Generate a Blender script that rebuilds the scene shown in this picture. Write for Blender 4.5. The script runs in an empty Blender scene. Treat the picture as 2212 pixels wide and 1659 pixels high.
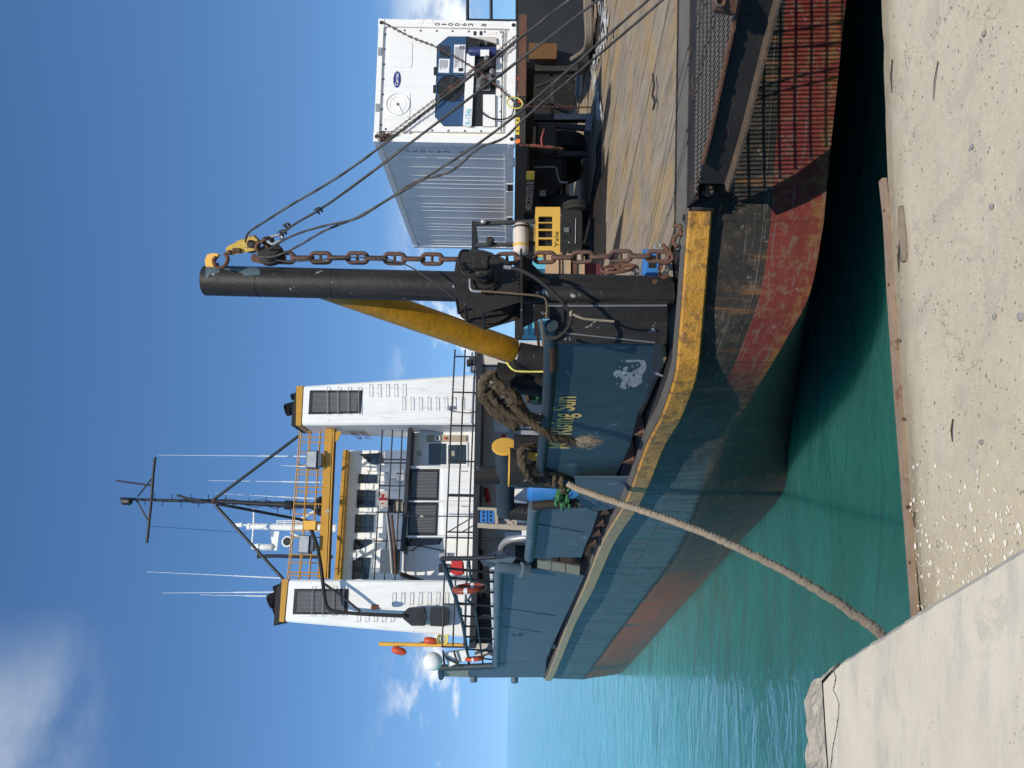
import bpy, bmesh, math, random
from mathutils import Vector, Matrix, noise as mnoise
V = Vector
R = random.Random(7)
scene = bpy.context.scene
col = scene.collection

# ---------------------------------------------------------------- camera
# The photograph is stored lying on its side: up in the place is left in the picture.
EYE = V((0, 0, 1.6))
F, CX, CY, ROLL = 1680.0, 1106.0, 829.5, 0.0154      # in units of a 2212 x 1659 picture
sr, cr = math.sin(ROLL), math.cos(ROLL)
EX, EY, FWD = V((sr, 0, -cr)), V((-cr, 0, -sr)), V((0, 1, 0))
cam_d = bpy.data.cameras.new('camera')
cam_d.sensor_fit = 'HORIZONTAL'; cam_d.sensor_width = 36.0; cam_d.lens = F / 2212 * 36.0
cam_d.clip_start = 0.05; cam_d.clip_end = 9000
cam = bpy.data.objects.new('camera', cam_d); col.objects.link(cam)
m3 = Matrix((EX, -EY, -FWD)).transposed()
cam.matrix_world = Matrix.Translation(EYE) @ m3.to_4x4()
scene.camera = cam

# ---------------------------------------------------------------- sun, sky, exposure
SUN = V((0.11, -0.99, 0)).normalized() * math.cos(math.radians(47)) + V((0, 0, math.sin(math.radians(47))))
sd = bpy.data.lights.new('sun', 'SUN'); sd.energy = 3.9; sd.angle = math.radians(0.53); sd.color = (1.0, 0.92, 0.79)
so = bpy.data.objects.new('sun', sd); col.objects.link(so)
so.rotation_euler = SUN.to_track_quat('Z', 'Y').to_euler()
scene.view_settings.view_transform = 'Standard'; scene.view_settings.look = 'None'
scene.view_settings.exposure = 0.12; scene.view_settings.gamma = 1.0
scene.view_settings.use_curve_mapping = False
scene.cycles.use_denoising = True
scene.cycles.max_bounces = 5; scene.cycles.diffuse_bounces = 3; scene.cycles.glossy_bounces = 3
scene.cycles.sample_clamp_indirect = 6
scene.cycles.use_light_tree = False

def NN(nt, t, **kw):
    n = nt.nodes.new(t)
    for k, v in kw.items():
        if k in n.inputs: n.inputs[k].default_value = v
        else: setattr(n, k, v)
    return n
def math_n(nt, op, a, b=None, c=None, clamp=False):
    n = nt.nodes.new('ShaderNodeMath'); n.operation = op; n.use_clamp = clamp
    for i, x in enumerate((a, b, c)):
        if x is None: continue
        if hasattr(x, 'is_linked'): nt.links.new(x, n.inputs[i])
        else: n.inputs[i].default_value = x
    return n.outputs[0]
def mix_n(nt, fac, a, b, mode='MIX'):
    n = nt.nodes.new('ShaderNodeMix'); n.data_type = 'RGBA'; n.blend_type = mode
    for s, x in ((0, fac), (6, a), (7, b)):
        if hasattr(x, 'is_linked'): nt.links.new(x, n.inputs[s])
        elif s: n.inputs[s].default_value = (*x[:3], 1)
        else: n.inputs[s].default_value = x
    return n.outputs[2]
def ramp_n(nt, x, lo, hi):
    n = nt.nodes.new('ShaderNodeMapRange'); n.interpolation_type = 'SMOOTHSTEP'
    nt.links.new(x, n.inputs[0]); n.inputs[1].default_value = lo; n.inputs[2].default_value = hi
    return n.outputs[0]
def noise_n(nt, vec, scale, detail=4, rough=0.55, dist=0.0, out=0):
    n = NN(nt, 'ShaderNodeTexNoise'); n.inputs['Scale'].default_value = scale
    n.inputs['Detail'].default_value = min(detail, 5); n.inputs['Roughness'].default_value = rough
    n.inputs['Distortion'].default_value = dist
    if vec is not None: nt.links.new(vec, n.inputs['Vector'])
    return n.outputs[out]
def map_n(nt, vec, scale=(1, 1, 1), loc=(0, 0, 0), rot=(0, 0, 0)):
    n = NN(nt, 'ShaderNodeMapping'); nt.links.new(vec, n.inputs[0])
    n.inputs['Scale'].default_value = scale; n.inputs['Location'].default_value = loc
    n.inputs['Rotation'].default_value = rot
    return n.outputs[0]

world = bpy.data.worlds.new('World'); scene.world = world; world.use_nodes = True
nt = world.node_tree; nt.nodes.clear()
sky = NN(nt, 'ShaderNodeTexSky'); sky.sky_type = 'NISHITA'; sky.sun_disc = False
sky.sun_elevation = math.radians(47); sky.sun_rotation = math.atan2(SUN.x, SUN.y)
sky.altitude = 0; sky.air_density = 1.0; sky.dust_density = 0.2; sky.ozone_density = 2.0
tc = NN(nt, 'ShaderNodeTexCoord')
sep = NN(nt, 'ShaderNodeSeparateXYZ'); nt.links.new(tc.outputs['Generated'], sep.inputs[0])
zc = math_n(nt, 'MAXIMUM', sep.outputs[2], 0.02)
el = NN(nt, 'ShaderNodeCombineXYZ'); nt.links.new(sep.outputs[0], el.inputs[0]); nt.links.new(sep.outputs[1], el.inputs[1])
nt.links.new(math_n(nt, 'ADD', math_n(nt, 'MULTIPLY', math_n(nt, 'MAXIMUM', sep.outputs[2], 0.0), 0.86), 0.15), el.inputs[2])
vn = NN(nt, 'ShaderNodeVectorMath'); vn.operation = 'NORMALIZE'; nt.links.new(el.outputs[0], vn.inputs[0]); nt.links.new(vn.outputs[0], sky.inputs[0])
hs = NN(nt, 'ShaderNodeHueSaturation'); hs.inputs['Saturation'].default_value = 1.14; nt.links.new(sky.outputs[0], hs.inputs['Color'])
skyc = mix_n(nt, 1.0, hs.outputs[0], (0.95, 1.10, 1.22), 'MULTIPLY')
# high thin cloud drifting in sheets over the whole sky
px = math_n(nt, 'DIVIDE', sep.outputs[0], math_n(nt, 'ADD', zc, 0.12)); py = math_n(nt, 'DIVIDE', sep.outputs[1], math_n(nt, 'ADD', zc, 0.12))
cmb = NN(nt, 'ShaderNodeCombineXYZ'); nt.links.new(px, cmb.inputs[0]); nt.links.new(py, cmb.inputs[1])
hv = map_n(nt, cmb.outputs[0], (1, 1, 1), (17.1578, 14.256, 4.9099), (0, 0, -0.29))
big = noise_n(nt, hv, 0.85, 2, 0.5); fine = noise_n(nt, hv, 3.0, 7, 0.55, 0.15)
high = math_n(nt, 'MULTIPLY', ramp_n(nt, big, 0.555, 0.72), ramp_n(nt, fine, 0.38, 0.74))
high = math_n(nt, 'MULTIPLY', high, ramp_n(nt, sep.outputs[2], 0.38, 0.53))
# low fair-weather cumulus in a band above the horizon all round
lv = map_n(nt, tc.outputs['Generated'], (1, 1, 2.1), (-7.6017, 12.7407, -0.1925))
l1 = noise_n(nt, lv, 3.4, 2, 0.5); l2 = noise_n(nt, lv, 12.0, 8, 0.6, 0.15)
lowv = math_n(nt, 'ADD', math_n(nt, 'MULTIPLY', l1, 0.62), math_n(nt, 'MULTIPLY', l2, 0.38))
band = math_n(nt, 'MULTIPLY', ramp_n(nt, sep.outputs[2], 0.035, 0.06), math_n(nt, 'SUBTRACT', 1.0, ramp_n(nt, sep.outputs[2], 0.07, 0.17)))
low = math_n(nt, 'MULTIPLY', ramp_n(nt, lowv, 0.515, 0.59), band)
lowcol = mix_n(nt, ramp_n(nt, l2, 0.42, 0.62), (4.6, 5.4, 6.9), (9.6, 9.8, 10.0))
c1 = mix_n(nt, math_n(nt, 'MULTIPLY', high, 0.75), skyc, (5.9, 6.6, 7.4))
c2 = mix_n(nt, math_n(nt, 'MULTIPLY', low, 0.95), c1, lowcol)
world.cycles.sampling_method = 'MANUAL'; world.cycles.sample_map_resolution = 512
bg = NN(nt, 'ShaderNodeBackground'); bg.inputs[1].default_value = 0.104
nt.links.new(c2, bg.inputs[0])
wo = NN(nt, 'ShaderNodeOutputWorld'); nt.links.new(bg.outputs[0], wo.inputs[0])

# ---------------------------------------------------------------- pixels to points
def ray(dx, dy): return FWD + ((dx - CX) * EX + (dy - CY) * EY) / F
def P(dx, dy, Y): return EYE + ray(dx, dy) * Y                  # the point at depth Y
def onz(dx, dy, z):                                             # the point at height z
    r = ray(dx, dy); return EYE + r * ((z - EYE.z) / r.z)
class Plane:
    """an upright plane; call it with a pixel to get the point on it, off = metres further in"""
    def __init__(s, o, n): s.o, s.n = V(o), V(n).normalized()
    def __call__(s, dx, dy, off=0.0):
        r = ray(dx, dy); t = (s.o + s.n * off - EYE).dot(s.n) / r.dot(s.n); return EYE + r * t
    def back(s, d): return Plane(s.o + s.n * d, s.n)
def plane2(a, b, inset=0.0):                                    # through two plan points, normal away from the eye
    a, b = V((a[0], a[1], 0)), V((b[0], b[1], 0)); n = (b - a).cross(V((0, 0, 1)))
    if n.dot(a) < 0: n = -n
    n.normalize(); return Plane(a + n * inset, n)

# ---------------------------------------------------------------- materials
def s2l(c): return tuple((x / 255 / 12.92) if x <= 10 else ((x / 255 + 0.055) / 1.055) ** 2.4 for x in c)
def new_mat(name):
    m = bpy.data.materials.new(name); m.use_nodes = True
    nt = m.node_tree; b = nt.nodes['Principled BSDF']
    t = NN(nt, 'ShaderNodeTexCoord')
    return m, nt, b, t
def pmat(name, c, rough=0.55, metal=0.0, var=0.18, scale=2.5, rust=0.0, rustc=(0.16, 0.065, 0.03), bump=0.25, bscale=30, streak=0.0, streakc=None, spec=0.4, chips=0.0, chipc=(0.3, 0.32, 0.33)):
    m, nt, b, t = new_mat(name); o = t.outputs['Object']; L = nt.links.new
    n1 = noise_n(nt, o, scale, 6, 0.6)
    base = mix_n(nt, n1, tuple(x * (1 - var) for x in c), tuple(min(1, x * (1 + var)) for x in c))
    if streak:
        sv = map_n(nt, o, (7, 7, 0.55)); n2 = noise_n(nt, sv, 1.6, 5, 0.6)
        base = mix_n(nt, math_n(nt, 'MULTIPLY', ramp_n(nt, n2, 0.48, 0.72), streak), base, streakc or tuple(x * 0.5 for x in c))
    rg = math_n(nt, 'ADD', math_n(nt, 'MULTIPLY', n1, 0.25), rough - 0.12)
    if chips:
        n4 = noise_n(nt, o, 4.5, 8, 0.7, 0.4)
        base = mix_n(nt, ramp_n(nt, n4, 0.66 - chips * 0.15, 0.68 - chips * 0.15), base, chipc)
    if rust:
        n3 = noise_n(nt, o, scale * 2.2, 9, 0.68, 0.3)
        k = ramp_n(nt, n3, 0.70 - rust * 0.3, 0.80 - rust * 0.28)
        rc = mix_n(nt, noise_n(nt, o, 26, 4), tuple(x * 0.55 for x in rustc), tuple(min(1, x * 1.5) for x in rustc))
        base = mix_n(nt, k, base, rc); rg = math_n(nt, 'ADD', rg, math_n(nt, 'MULTIPLY', k, 0.3))
    L(base, b.inputs['Base Color']); L(rg, b.inputs['Roughness'])
    b.inputs['Metallic'].default_value = metal; b.inputs['Specular IOR Level'].default_value = spec
    if bump:
        bp = NN(nt, 'ShaderNodeBump'); bp.inputs['Strength'].default_value = bump; bp.inputs['Distance'].default_value = 0.018
        L(noise_n(nt, o, bscale, 5, 0.6), bp.inputs['Height']); L(bp.outputs[0], b.inputs['Normal'])
    return m
M = {}
M['white'] = pmat('white_paint', (0.80, 0.80, 0.77), 0.42, var=0.10, scale=1.2, rust=0.10, rustc=(0.38, 0.27, 0.15), streak=0.45, streakc=(0.55, 0.50, 0.42), bump=0.2, bscale=3)
M['white_wall'] = pmat('white_house_paint', (0.81, 0.81, 0.79), 0.45, var=0.08, streak=0.35, streakc=(0.6, 0.58, 0.52), bump=0.06)
M['cont_white'] = pmat('container_white', (0.80, 0.80, 0.77), 0.5, var=0.05, rust=0.03, rustc=(0.35, 0.27, 0.18), streak=0.25, streakc=(0.60, 0.58, 0.54), bump=0.05)
M['cont_side'] = pmat('container_side', (0.84, 0.80, 0.74), 0.5, var=0.07, streak=0.4, streakc=(0.56, 0.55, 0.53), bump=0.08, bscale=4)
M['black'] = pmat('black_paint', (0.021, 0.020, 0.019), 0.52, var=0.6, scale=1.8, rust=0.3, rustc=(0.055, 0.045, 0.04), bump=0.4, bscale=14, chips=0.10, streak=0.5, streakc=(0.048, 0.045, 0.042), spec=0.22)
M['black_rust'] = pmat('worn_black_steel', (0.026, 0.024, 0.022), 0.65, spec=0.2, var=0.4, rust=0.5, rustc=(0.085, 0.05, 0.033), bump=0.6, bscale=22)
M['rail'] = pmat('dark_rail_paint', (0.02, 0.022, 0.025), 0.45, var=0.3, bump=0.1)
M['navy'] = pmat('dark_teal_paint', (0.028, 0.045, 0.056), 0.5, spec=0.25, var=0.5, rust=0.2, streak=0.6, streakc=(0.03, 0.035, 0.04), bump=0.25, bscale=9)
M['teal'] = pmat('blue_grey_paint', (0.088, 0.128, 0.158), 0.5, var=0.45, scale=0.9, rust=0.2, rustc=(0.13, 0.095, 0.07), streak=0.75, streakc=(0.05, 0.075, 0.098), bump=0.5, bscale=3, chips=0.10, chipc=(0.20, 0.23, 0.25), spec=0.25)
M['gold'] = pmat('gold_ochre_paint', (0.48, 0.25, 0.028), 0.45, var=0.18, rust=0.07, streak=0.15, bump=0.12)
M['yellow'] = pmat('ochre_strut_paint', (0.41, 0.20, 0.012), 0.42, var=0.4, scale=3.0, rust=0.2, rustc=(0.22, 0.115, 0.02), bump=0.8, bscale=7)
M['cap_yellow'] = pmat('bitt_yellow_paint', (0.72, 0.40, 0.06), 0.5, var=0.12, rust=0.03, bump=0.2)
M['fork_yellow'] = pmat('forklift_yellow', (0.62, 0.38, 0.07), 0.45, var=0.08, rust=0.05, bump=0.05)
M['glass'] = pmat('window_glass', (0.018, 0.026, 0.03), 0.08, var=0.2, bump=0.0, spec=0.6)
M['louver'] = pmat('louver_black', (0.014, 0.014, 0.015), 0.5, var=0.2, bump=0.0)
M['louver_slat'] = pmat('louver_slat', (0.13, 0.135, 0.14), 0.5, var=0.2, bump=0.0)
M['rust'] = pmat('rusty_steel', (0.115, 0.055, 0.033), 0.75, var=0.35, rust=0.3, rustc=(0.17, 0.075, 0.035), bump=0.7, bscale=40, scale=7)
M['chain'] = pmat('rusty_chain', (0.105, 0.058, 0.042), 0.7, var=0.4, rust=0.4, rustc=(0.17, 0.085, 0.05), bump=0.6, bscale=40, scale=9)
M['steel'] = pmat('grey_steel', (0.16, 0.165, 0.17), 0.45, metal=0.3, var=0.2, rust=0.12, bump=0.15)
M['galv'] = pmat('galvanised_steel', (0.34, 0.35, 0.36), 0.45, metal=0.4, var=0.15, bump=0.1)
M['wire'] = pmat('wire_rope_steel', (0.06, 0.056, 0.05), 0.55, metal=0.2, var=0.3, rust=0.2, bump=0.2)
M['rope'] = pmat('mooring_rope', (0.35, 0.29, 0.21), 0.95, var=0.45, scale=14, bump=1.0, bscale=90, spec=0.1)
M['old_rope'] = pmat('old_dark_rope', (0.088, 0.068, 0.045), 0.95, var=0.8, scale=16, bump=1.0, bscale=80, spec=0.1)
M['tyre'] = pmat('tyre_rubber', (0.022, 0.021, 0.02), 0.85, var=0.3, bump=0.4, bscale=30)
M['grime'] = pmat('grimy_chassis', (0.03, 0.028, 0.026), 0.7, var=0.4, rust=0.25, rustc=(0.09, 0.045, 0.025), bump=0.4)
M['reefer_blue'] = pmat('machinery_blue', (0.03, 0.075, 0.16), 0.45, var=0.12, bump=0.05)
M['bright_blue'] = pmat('plastic_blue', (0.035, 0.17, 0.46), 0.4, var=0.1, bump=0.05)
M['orange'] = pmat('lifebuoy_orange', (0.52, 0.07, 0.025), 0.5, var=0.15, bump=0.1)
M['red'] = pmat('red_plastic', (0.5, 0.03, 0.03), 0.45, var=0.12, bump=0.05)
M['rusty_orange'] = pmat('faded_float', (0.25, 0.05, 0.03), 0.5, var=0.2, bump=0.1)
M['beige'] = pmat('beige_panel', (0.36, 0.31, 0.22), 0.6, var=0.1, bump=0.1)
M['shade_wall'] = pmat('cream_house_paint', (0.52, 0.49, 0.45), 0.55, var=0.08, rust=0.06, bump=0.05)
M['timber'] = pmat('rack_timber', (0.36, 0.31, 0.24), 0.8, var=0.25, scale=8, bump=0.3)
M['new_timber'] = pmat('pallet_timber', (0.42, 0.28, 0.16), 0.8, var=0.2, scale=8, bump=0.3)
M['green'] = pmat('green_netting', (0.04, 0.15, 0.06), 0.7, var=0.4, scale=12, bump=0.6)
M['lamp'] = pmat('floodlight_glass', (0.42, 0.43, 0.42), 0.3, var=0.35, scale=6, bump=0.0, metal=0.15)
M['grey_blue'] = pmat('floodlight_body', (0.07, 0.09, 0.11), 0.5, var=0.1, bump=0.05)
M['ink'] = pmat('black_lettering', (0.02, 0.02, 0.022), 0.6, var=0.2, bump=0)
M['gold_ink'] = pmat('gold_lettering', (0.66, 0.47, 0.16), 0.5, var=0.12, bump=0.0)
M['red_ink'] = pmat('red_lettering', (0.3, 0.04, 0.05), 0.6, var=0.1, bump=0)
M['cyan_ink'] = pmat('pale_blue_lettering', (0.22, 0.5, 0.62), 0.6, var=0.1, bump=0)
M['pale_ink'] = pmat('pale_lettering', (0.42, 0.40, 0.34), 0.6, var=0.1, bump=0)
M['logo_blue'] = pmat('logo_blue', (0.02, 0.035, 0.2), 0.5, var=0.05, bump=0)
M['label_white'] = pmat('paper_label', (0.75, 0.75, 0.74), 0.6, var=0.08, bump=0)
M['sticker_yellow'] = pmat('yellow_sticker', (0.7, 0.5, 0.05), 0.6, var=0.1, bump=0)
M['amber'] = pmat('amber_lens', (0.8, 0.2, 0.03), 0.3, var=0.1, bump=0)
M['cyan'] = pmat('turquoise_plastic', (0.12, 0.42, 0.55), 0.5, var=0.1, bump=0.05)
M['yellow_cord'] = pmat('yellow_cord', (0.62, 0.55, 0.12), 0.7, var=0.2, bump=0.2)
M['plastic_sheet'] = pmat('plastic_wrap', (0.32, 0.30, 0.28), 0.2, var=0.3, scale=20, bump=0.9, bscale=35)

# ---------------------------------------------------------------- mesh helpers
class MB:
    def __init__(s): s.v, s.f, s.uv = [], [], None
    def add(s, vs, fs):
        k = len(s.v); s.v += [V(p) for p in vs]; s.f += [tuple(i + k for i in f) for f in fs]; return s
    def prism(s, pts, vec):
        """polygon pts pushed along vec"""
        n = len(pts); vec = V(vec)
        s.add(list(pts) + [V(p) + vec for p in pts],
              [tuple(range(n))[::-1], tuple(range(n, 2 * n))] + [(i, (i + 1) % n, n + (i + 1) % n, n + i) for i in range(n)]); return s
    def box(s, o, x, y, z):
        """a box from corner o along the vectors x, y, z"""
        o, x, y, z = V(o), V(x), V(y), V(z)
        return s.prism([o, o + x, o + x + y, o + y], z)
    def cbox(s, c, x, y, z):
        c, x, y, z = V(c), V(x), V(y), V(z); return s.box(c - x / 2 - y / 2 - z / 2, x, y, z)
    def bar(s, a, b, w, h=None, up=(0, 0, 1)):
        a, b = V(a), V(b); h = h or w; d = (b - a).normalized(); u = V(up)
        if abs(d.dot(u)) > 0.95: u = V((1, 0, 0)) if abs(d.x) < 0.9 else V((0, 1, 0))
        x = d.cross(u).normalized(); y = x.cross(d)
        return s.box(a - x * w / 2 - y * h / 2, x * w, y * h, b - a)
    def tube(s, pts, r, n=8, cap=True, closed=False, prof=None):
        pts = [V(p) for p in pts]; N = len(pts); rings = []
        rr = r if isinstance(r, (list, tuple)) else [r] * N
        ref = None; k0 = len(s.v)
        for i, p in enumerate(pts):
            a = pts[i - 1] if (i > 0 or closed) else p
            b = pts[(i + 1) % N] if (i < N - 1 or closed) else p
            d = (b - a)
            if d.length < 1e-9: d = V((0, 0, 1))
            d.normalize()
            if ref is None:
                ref = d.orthogonal().normalized()
            ref = (ref - d * ref.dot(d)); ref = ref.normalized() if ref.length > 1e-6 else d.orthogonal().normalized()
            bi = d.cross(ref)
            for j in range(n):
                t = 2 * math.pi * j / n; q = prof(i, t) if prof else 1.0
                s.v.append(p + (ref * math.cos(t) + bi * math.sin(t)) * rr[i] * q)
        M_ = N if closed else N - 1
        for i in range(M_):
            for j in range(n):
                a0 = k0 + i * n + j; a1 = k0 + i * n + (j + 1) % n
                b0 = k0 + ((i + 1) % N) * n + j; b1 = k0 + ((i + 1) % N) * n + (j + 1) % n
                s.f.append((a0, a1, b1, b0))
        if cap and not closed:
            s.f.append(tuple(range(k0, k0 + n))[::-1]); s.f.append(tuple(range(k0 + (N - 1) * n, k0 + N * n)))
        return s
    def cyl(s, a, b, r, r2=None, n=16): return s.tube([a, b], [r, r if r2 is None else r2], n)
    def ring(s, c, axis, rad, r, n=20, m=8):
        ax = V(axis).normalized(); x = ax.orthogonal().normalized(); y = ax.cross(x)
        return s.tube([V(c) + (x * math.cos(2 * math.pi * i / n) + y * math.sin(2 * math.pi * i / n)) * rad for i in range(n)], r, m, closed=True)
    def lathe(s, o, axis, prof, n=20):
        """prof = (distance along the axis, radius)"""
        ax = V(axis).normalized(); x = ax.orthogonal().normalized(); y = ax.cross(x); k0 = len(s.v); m = len(prof)
        for h, r in prof:
            for j in range(n):
                t = 2 * math.pi * j / n; s.v.append(V(o) + ax * h + (x * math.cos(t) + y * math.sin(t)) * r)
        for i in range(m - 1):
            for j in range(n):
                s.f.append((k0 + i * n + j, k0 + i * n + (j + 1) % n, k0 + (i + 1) * n + (j + 1) % n, k0 + (i + 1) * n + j))
        s.f.append(tuple(range(k0, k0 + n))[::-1]); s.f.append(tuple(range(k0 + (m - 1) * n, k0 + m * n))); return s
    def build(s, name, mat, parent=None, smooth=None, bevel=0.0, base=None):
        me = bpy.data.meshes.new(name); me.from_pydata([tuple(p) for p in s.v], [], s.f); me.update()
        bm = bmesh.new(); bm.from_mesh(me); bmesh.ops.recalc_face_normals(bm, faces=bm.faces)
        if bevel: bmesh.ops.bevel(bm, geom=[e for e in bm.edges if e.calc_face_angle(0) > 0.6], offset=bevel, segments=1, affect='EDGES', clamp_overlap=True)
        bm.to_mesh(me); bm.free()
        me.materials.append(M[mat] if isinstance(mat, str) else mat)
        if smooth is not None:
            me.polygons.foreach_set('use_smooth', [True] * len(me.polygons))
            try: me.set_sharp_from_angle(angle=math.radians(smooth))
            except Exception: pass
        o = bpy.data.objects.new(name, me); col.objects.link(o)
        if parent is not None: attach(o, parent)
        return o
def attach(o, parent):
    o.parent = parent
    o.matrix_parent_inverse = parent.matrix_basis.inverted()   # every basis here is a world matrix
def tag(o, label=None, cat=None, group=None, kind=None):
    if label: o['label'] = label
    if cat: o['category'] = cat
    if group: o['group'] = group
    if kind: o['kind'] = kind
    return o
def empty(name, loc, label, cat, group=None):
    o = bpy.data.objects.new(name, None); col.objects.link(o); o.location = loc; o.empty_display_size = 0.2
    o.matrix_basis = Matrix.Translation(V(loc)); return tag(o, label, cat, group)
def copy_to(o, mat, parent=None):
    c = o.copy(); col.objects.link(c); c.matrix_basis = mat
    if parent is not None: attach(c, parent)
    return c
def text(body, name, mat, parent, o, right, up, w, h, depth=0.004, bold=0.012):
    cu = bpy.data.curves.new(name, 'FONT'); cu.body = body; cu.size = 1; cu.extrude = 0.0; cu.offset = bold
    tmp = bpy.data.objects.new('tmp', cu); col.objects.link(tmp)
    me = bpy.data.meshes.new_from_object(tmp.evaluated_get(bpy.context.evaluated_depsgraph_get()))
    bpy.data.objects.remove(tmp); bpy.data.curves.remove(cu); me.name = name
    xs = [v.co.x for v in me.vertices]; ys = [v.co.y for v in me.vertices]
    x0, x1, y0, y1 = min(xs), max(xs), min(ys), max(ys); right, up = V(right).normalized(), V(up).normalized()
    if body == '1': o = V(o) + right * w * 0.3; w *= 0.4
    nrm = right.cross(up)
    for v in me.vertices:
        v.co = V(o) + right * ((v.co.x - x0) / max(1e-6, x1 - x0) * w) + up * ((v.co.y - y0) / max(1e-6, y1 - y0) * h) + nrm * depth
    me.materials.append(M[mat]); ob = bpy.data.objects.new(name, me); col.objects.link(ob)
    if parent is not None: attach(ob, parent)
    return ob
def spline(pts, n=8):
    """points of a Catmull-Rom curve through pts"""
    pts = [V(p) for p in pts]; out = []; e = [pts[0] * 2 - pts[1]] + pts + [pts[-1] * 2 - pts[-2]]
    for i in range(1, len(e) - 2):
        a, b, c, d = e[i - 1:i + 3]
        for k in range(n):
            t = k / n; out.append(0.5 * ((2 * b) + (c - a) * t + (2 * a - 5 * b + 4 * c - d) * t * t + (3 * b - a - 3 * c + d) * t ** 3))
    return out + [pts[-1]]
def sag(a, b, drop, n=24):
    a, b = V(a), V(b); return [a.lerp(b, i / n) - V((0, 0, drop * 4 * (i / n) * (1 - i / n))) for i in range(n + 1)]
def twisted(mb, pts, r, n=12, strands=3, pitch=None, depth=0.22):
    L = [0.0]
    for i in range(1, len(pts)): L.append(L[-1] + (V(pts[i]) - V(pts[i - 1])).length)
    pitch = pitch or r * 7
    return mb.tube(pts, r, n, prof=lambda i, t: 1 - depth * (1 - abs(math.cos(strands / 2 * (t - 2 * math.pi * L[i] / pitch)))))
def resample(pts, step):
    pts = [V(p) for p in pts]; out = [pts[0]]; acc = 0.0
    for a, b in zip(pts, pts[1:]):
        d = (b - a).length
        while acc + d >= step and d > 1e-9:
            a = a.lerp(b, (step - acc) / d); out.append(a); d = (b - a).length; acc = 0.0
        acc += d
    return out + [pts[-1]]
def link_mesh(L, W, r, stud=False):
    """one chain link lying along x, flat in the xy plane"""
    mb = MB(); a = W / 2 - r; s = L / 2 - r - a; pts = []
    for i in range(9): t = -math.pi / 2 + math.pi * i / 8; pts.append(V((s + a * math.cos(t), a * math.sin(t), 0)))
    for i in range(9): t = math.pi / 2 + math.pi * i / 8; pts.append(V((-s + a * math.cos(t), a * math.sin(t), 0)))
    mb.tube(pts, r, 8, closed=True)
    if stud: mb.cyl((0, -a, 0), (0, a, 0), r * 0.7, n=6)
    return mb
def chain_mats(pts, step, roll0=0.0):
    """a frame for each link along a path"""
    out = []; q = resample(pts, step)
    for i in range(len(q) - 1):
        c = (q[i] + q[i + 1]) / 2; x = (q[i + 1] - q[i]).normalized(); y = x.orthogonal().normalized() if abs(x.z) > 0.9 else x.cross(V((0, 0, 1))).normalized()
        if abs(x.z) > 0.9: y = (V((1, 0, 0)) - x * x.x).normalized()
        z = x.cross(y); a = roll0 + (math.pi / 2 if i % 2 else 0)
        y, z = y * math.cos(a) + z * math.sin(a), z * math.cos(a) - y * math.sin(a)
        out.append(Matrix.Translation(c) @ Matrix((x, y, z)).transposed().to_4x4())
    return out
Z3 = V((0, 0, 1))

# ================================================================ THE SETTING
ZW = 1.6 - 4.5          # sea level; the quay is z = 0
ZD = 1.6 - 1.75         # the ship's deck
# ---- sea: deep green in the harbour, paler over the sand further out
m, nt, b, t = new_mat('sea_water'); o = t.outputs['Object']; L = nt.links.new
big = noise_n(nt, o, 0.05, 3, 0.5); mid = noise_n(nt, o, 0.35, 3, 0.55)
sx = NN(nt, 'ShaderNodeSeparateXYZ'); L(o, sx.inputs[0])
off = math_n(nt, 'ADD', sx.outputs[1], math_n(nt, 'MULTIPLY', math_n(nt, 'SUBTRACT', big, 0.5), 30))
off = math_n(nt, 'SUBTRACT', off, math_n(nt, 'MULTIPLY', sx.outputs[0], 0.7))
c = mix_n(nt, ramp_n(nt, off, 7.0, 38.0), (0.026, 0.130, 0.112), (0.085, 0.37, 0.385))
c = mix_n(nt, math_n(nt, 'MULTIPLY', ramp_n(nt, mid, 0.48, 0.72), 0.35), c, (0.018, 0.085, 0.06))
L(c, b.inputs['Base Color']); b.inputs['Roughness'].default_value = 0.03; b.inputs['IOR'].default_value = 1.33
b.subsurface_method = 'BURLEY'; b.inputs['Subsurface Weight'].default_value = 1.0
b.inputs['Subsurface Radius'].default_value = (0.5, 1.0, 0.9); b.inputs['Subsurface Scale'].default_value = 1.3
w1 = noise_n(nt, map_n(nt, o, (0.5, 1.25, 1), rot=(0, 0, 0.22)), 1.1, 2, 0.5, 0.7)
w2 = noise_n(nt, map_n(nt, o, (0.75, 1.5, 1), rot=(0, 0, -0.3)), 3.6, 3, 0.55, 1.1)
w3 = noise_n(nt, o, 0.16, 2, 0.5)
h = math_n(nt, 'ADD', math_n(nt, 'MULTIPLY', w1, 0.20), math_n(nt, 'ADD', math_n(nt, 'MULTIPLY', w2, 0.055), math_n(nt, 'MULTIPLY', w3, 0.4)))
bp = NN(nt, 'ShaderNodeBump'); bp.inputs['Strength'].default_value = 0.62; bp.inputs['Distance'].default_value = 1.0
L(h, bp.inputs['Height']); L(bp.outputs[0], b.inputs['Normal'])
M['sea'] = m
mb = MB(); S = 4500
mb.add([(-S, -60, ZW), (S, -60, ZW), (S, S * 1.5, ZW), (-S, S * 1.5, ZW)], [(0, 1, 2, 3)])
tag(mb.build('sea', 'sea'), 'clear turquoise sea water beside the quay', kind='structure')

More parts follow.
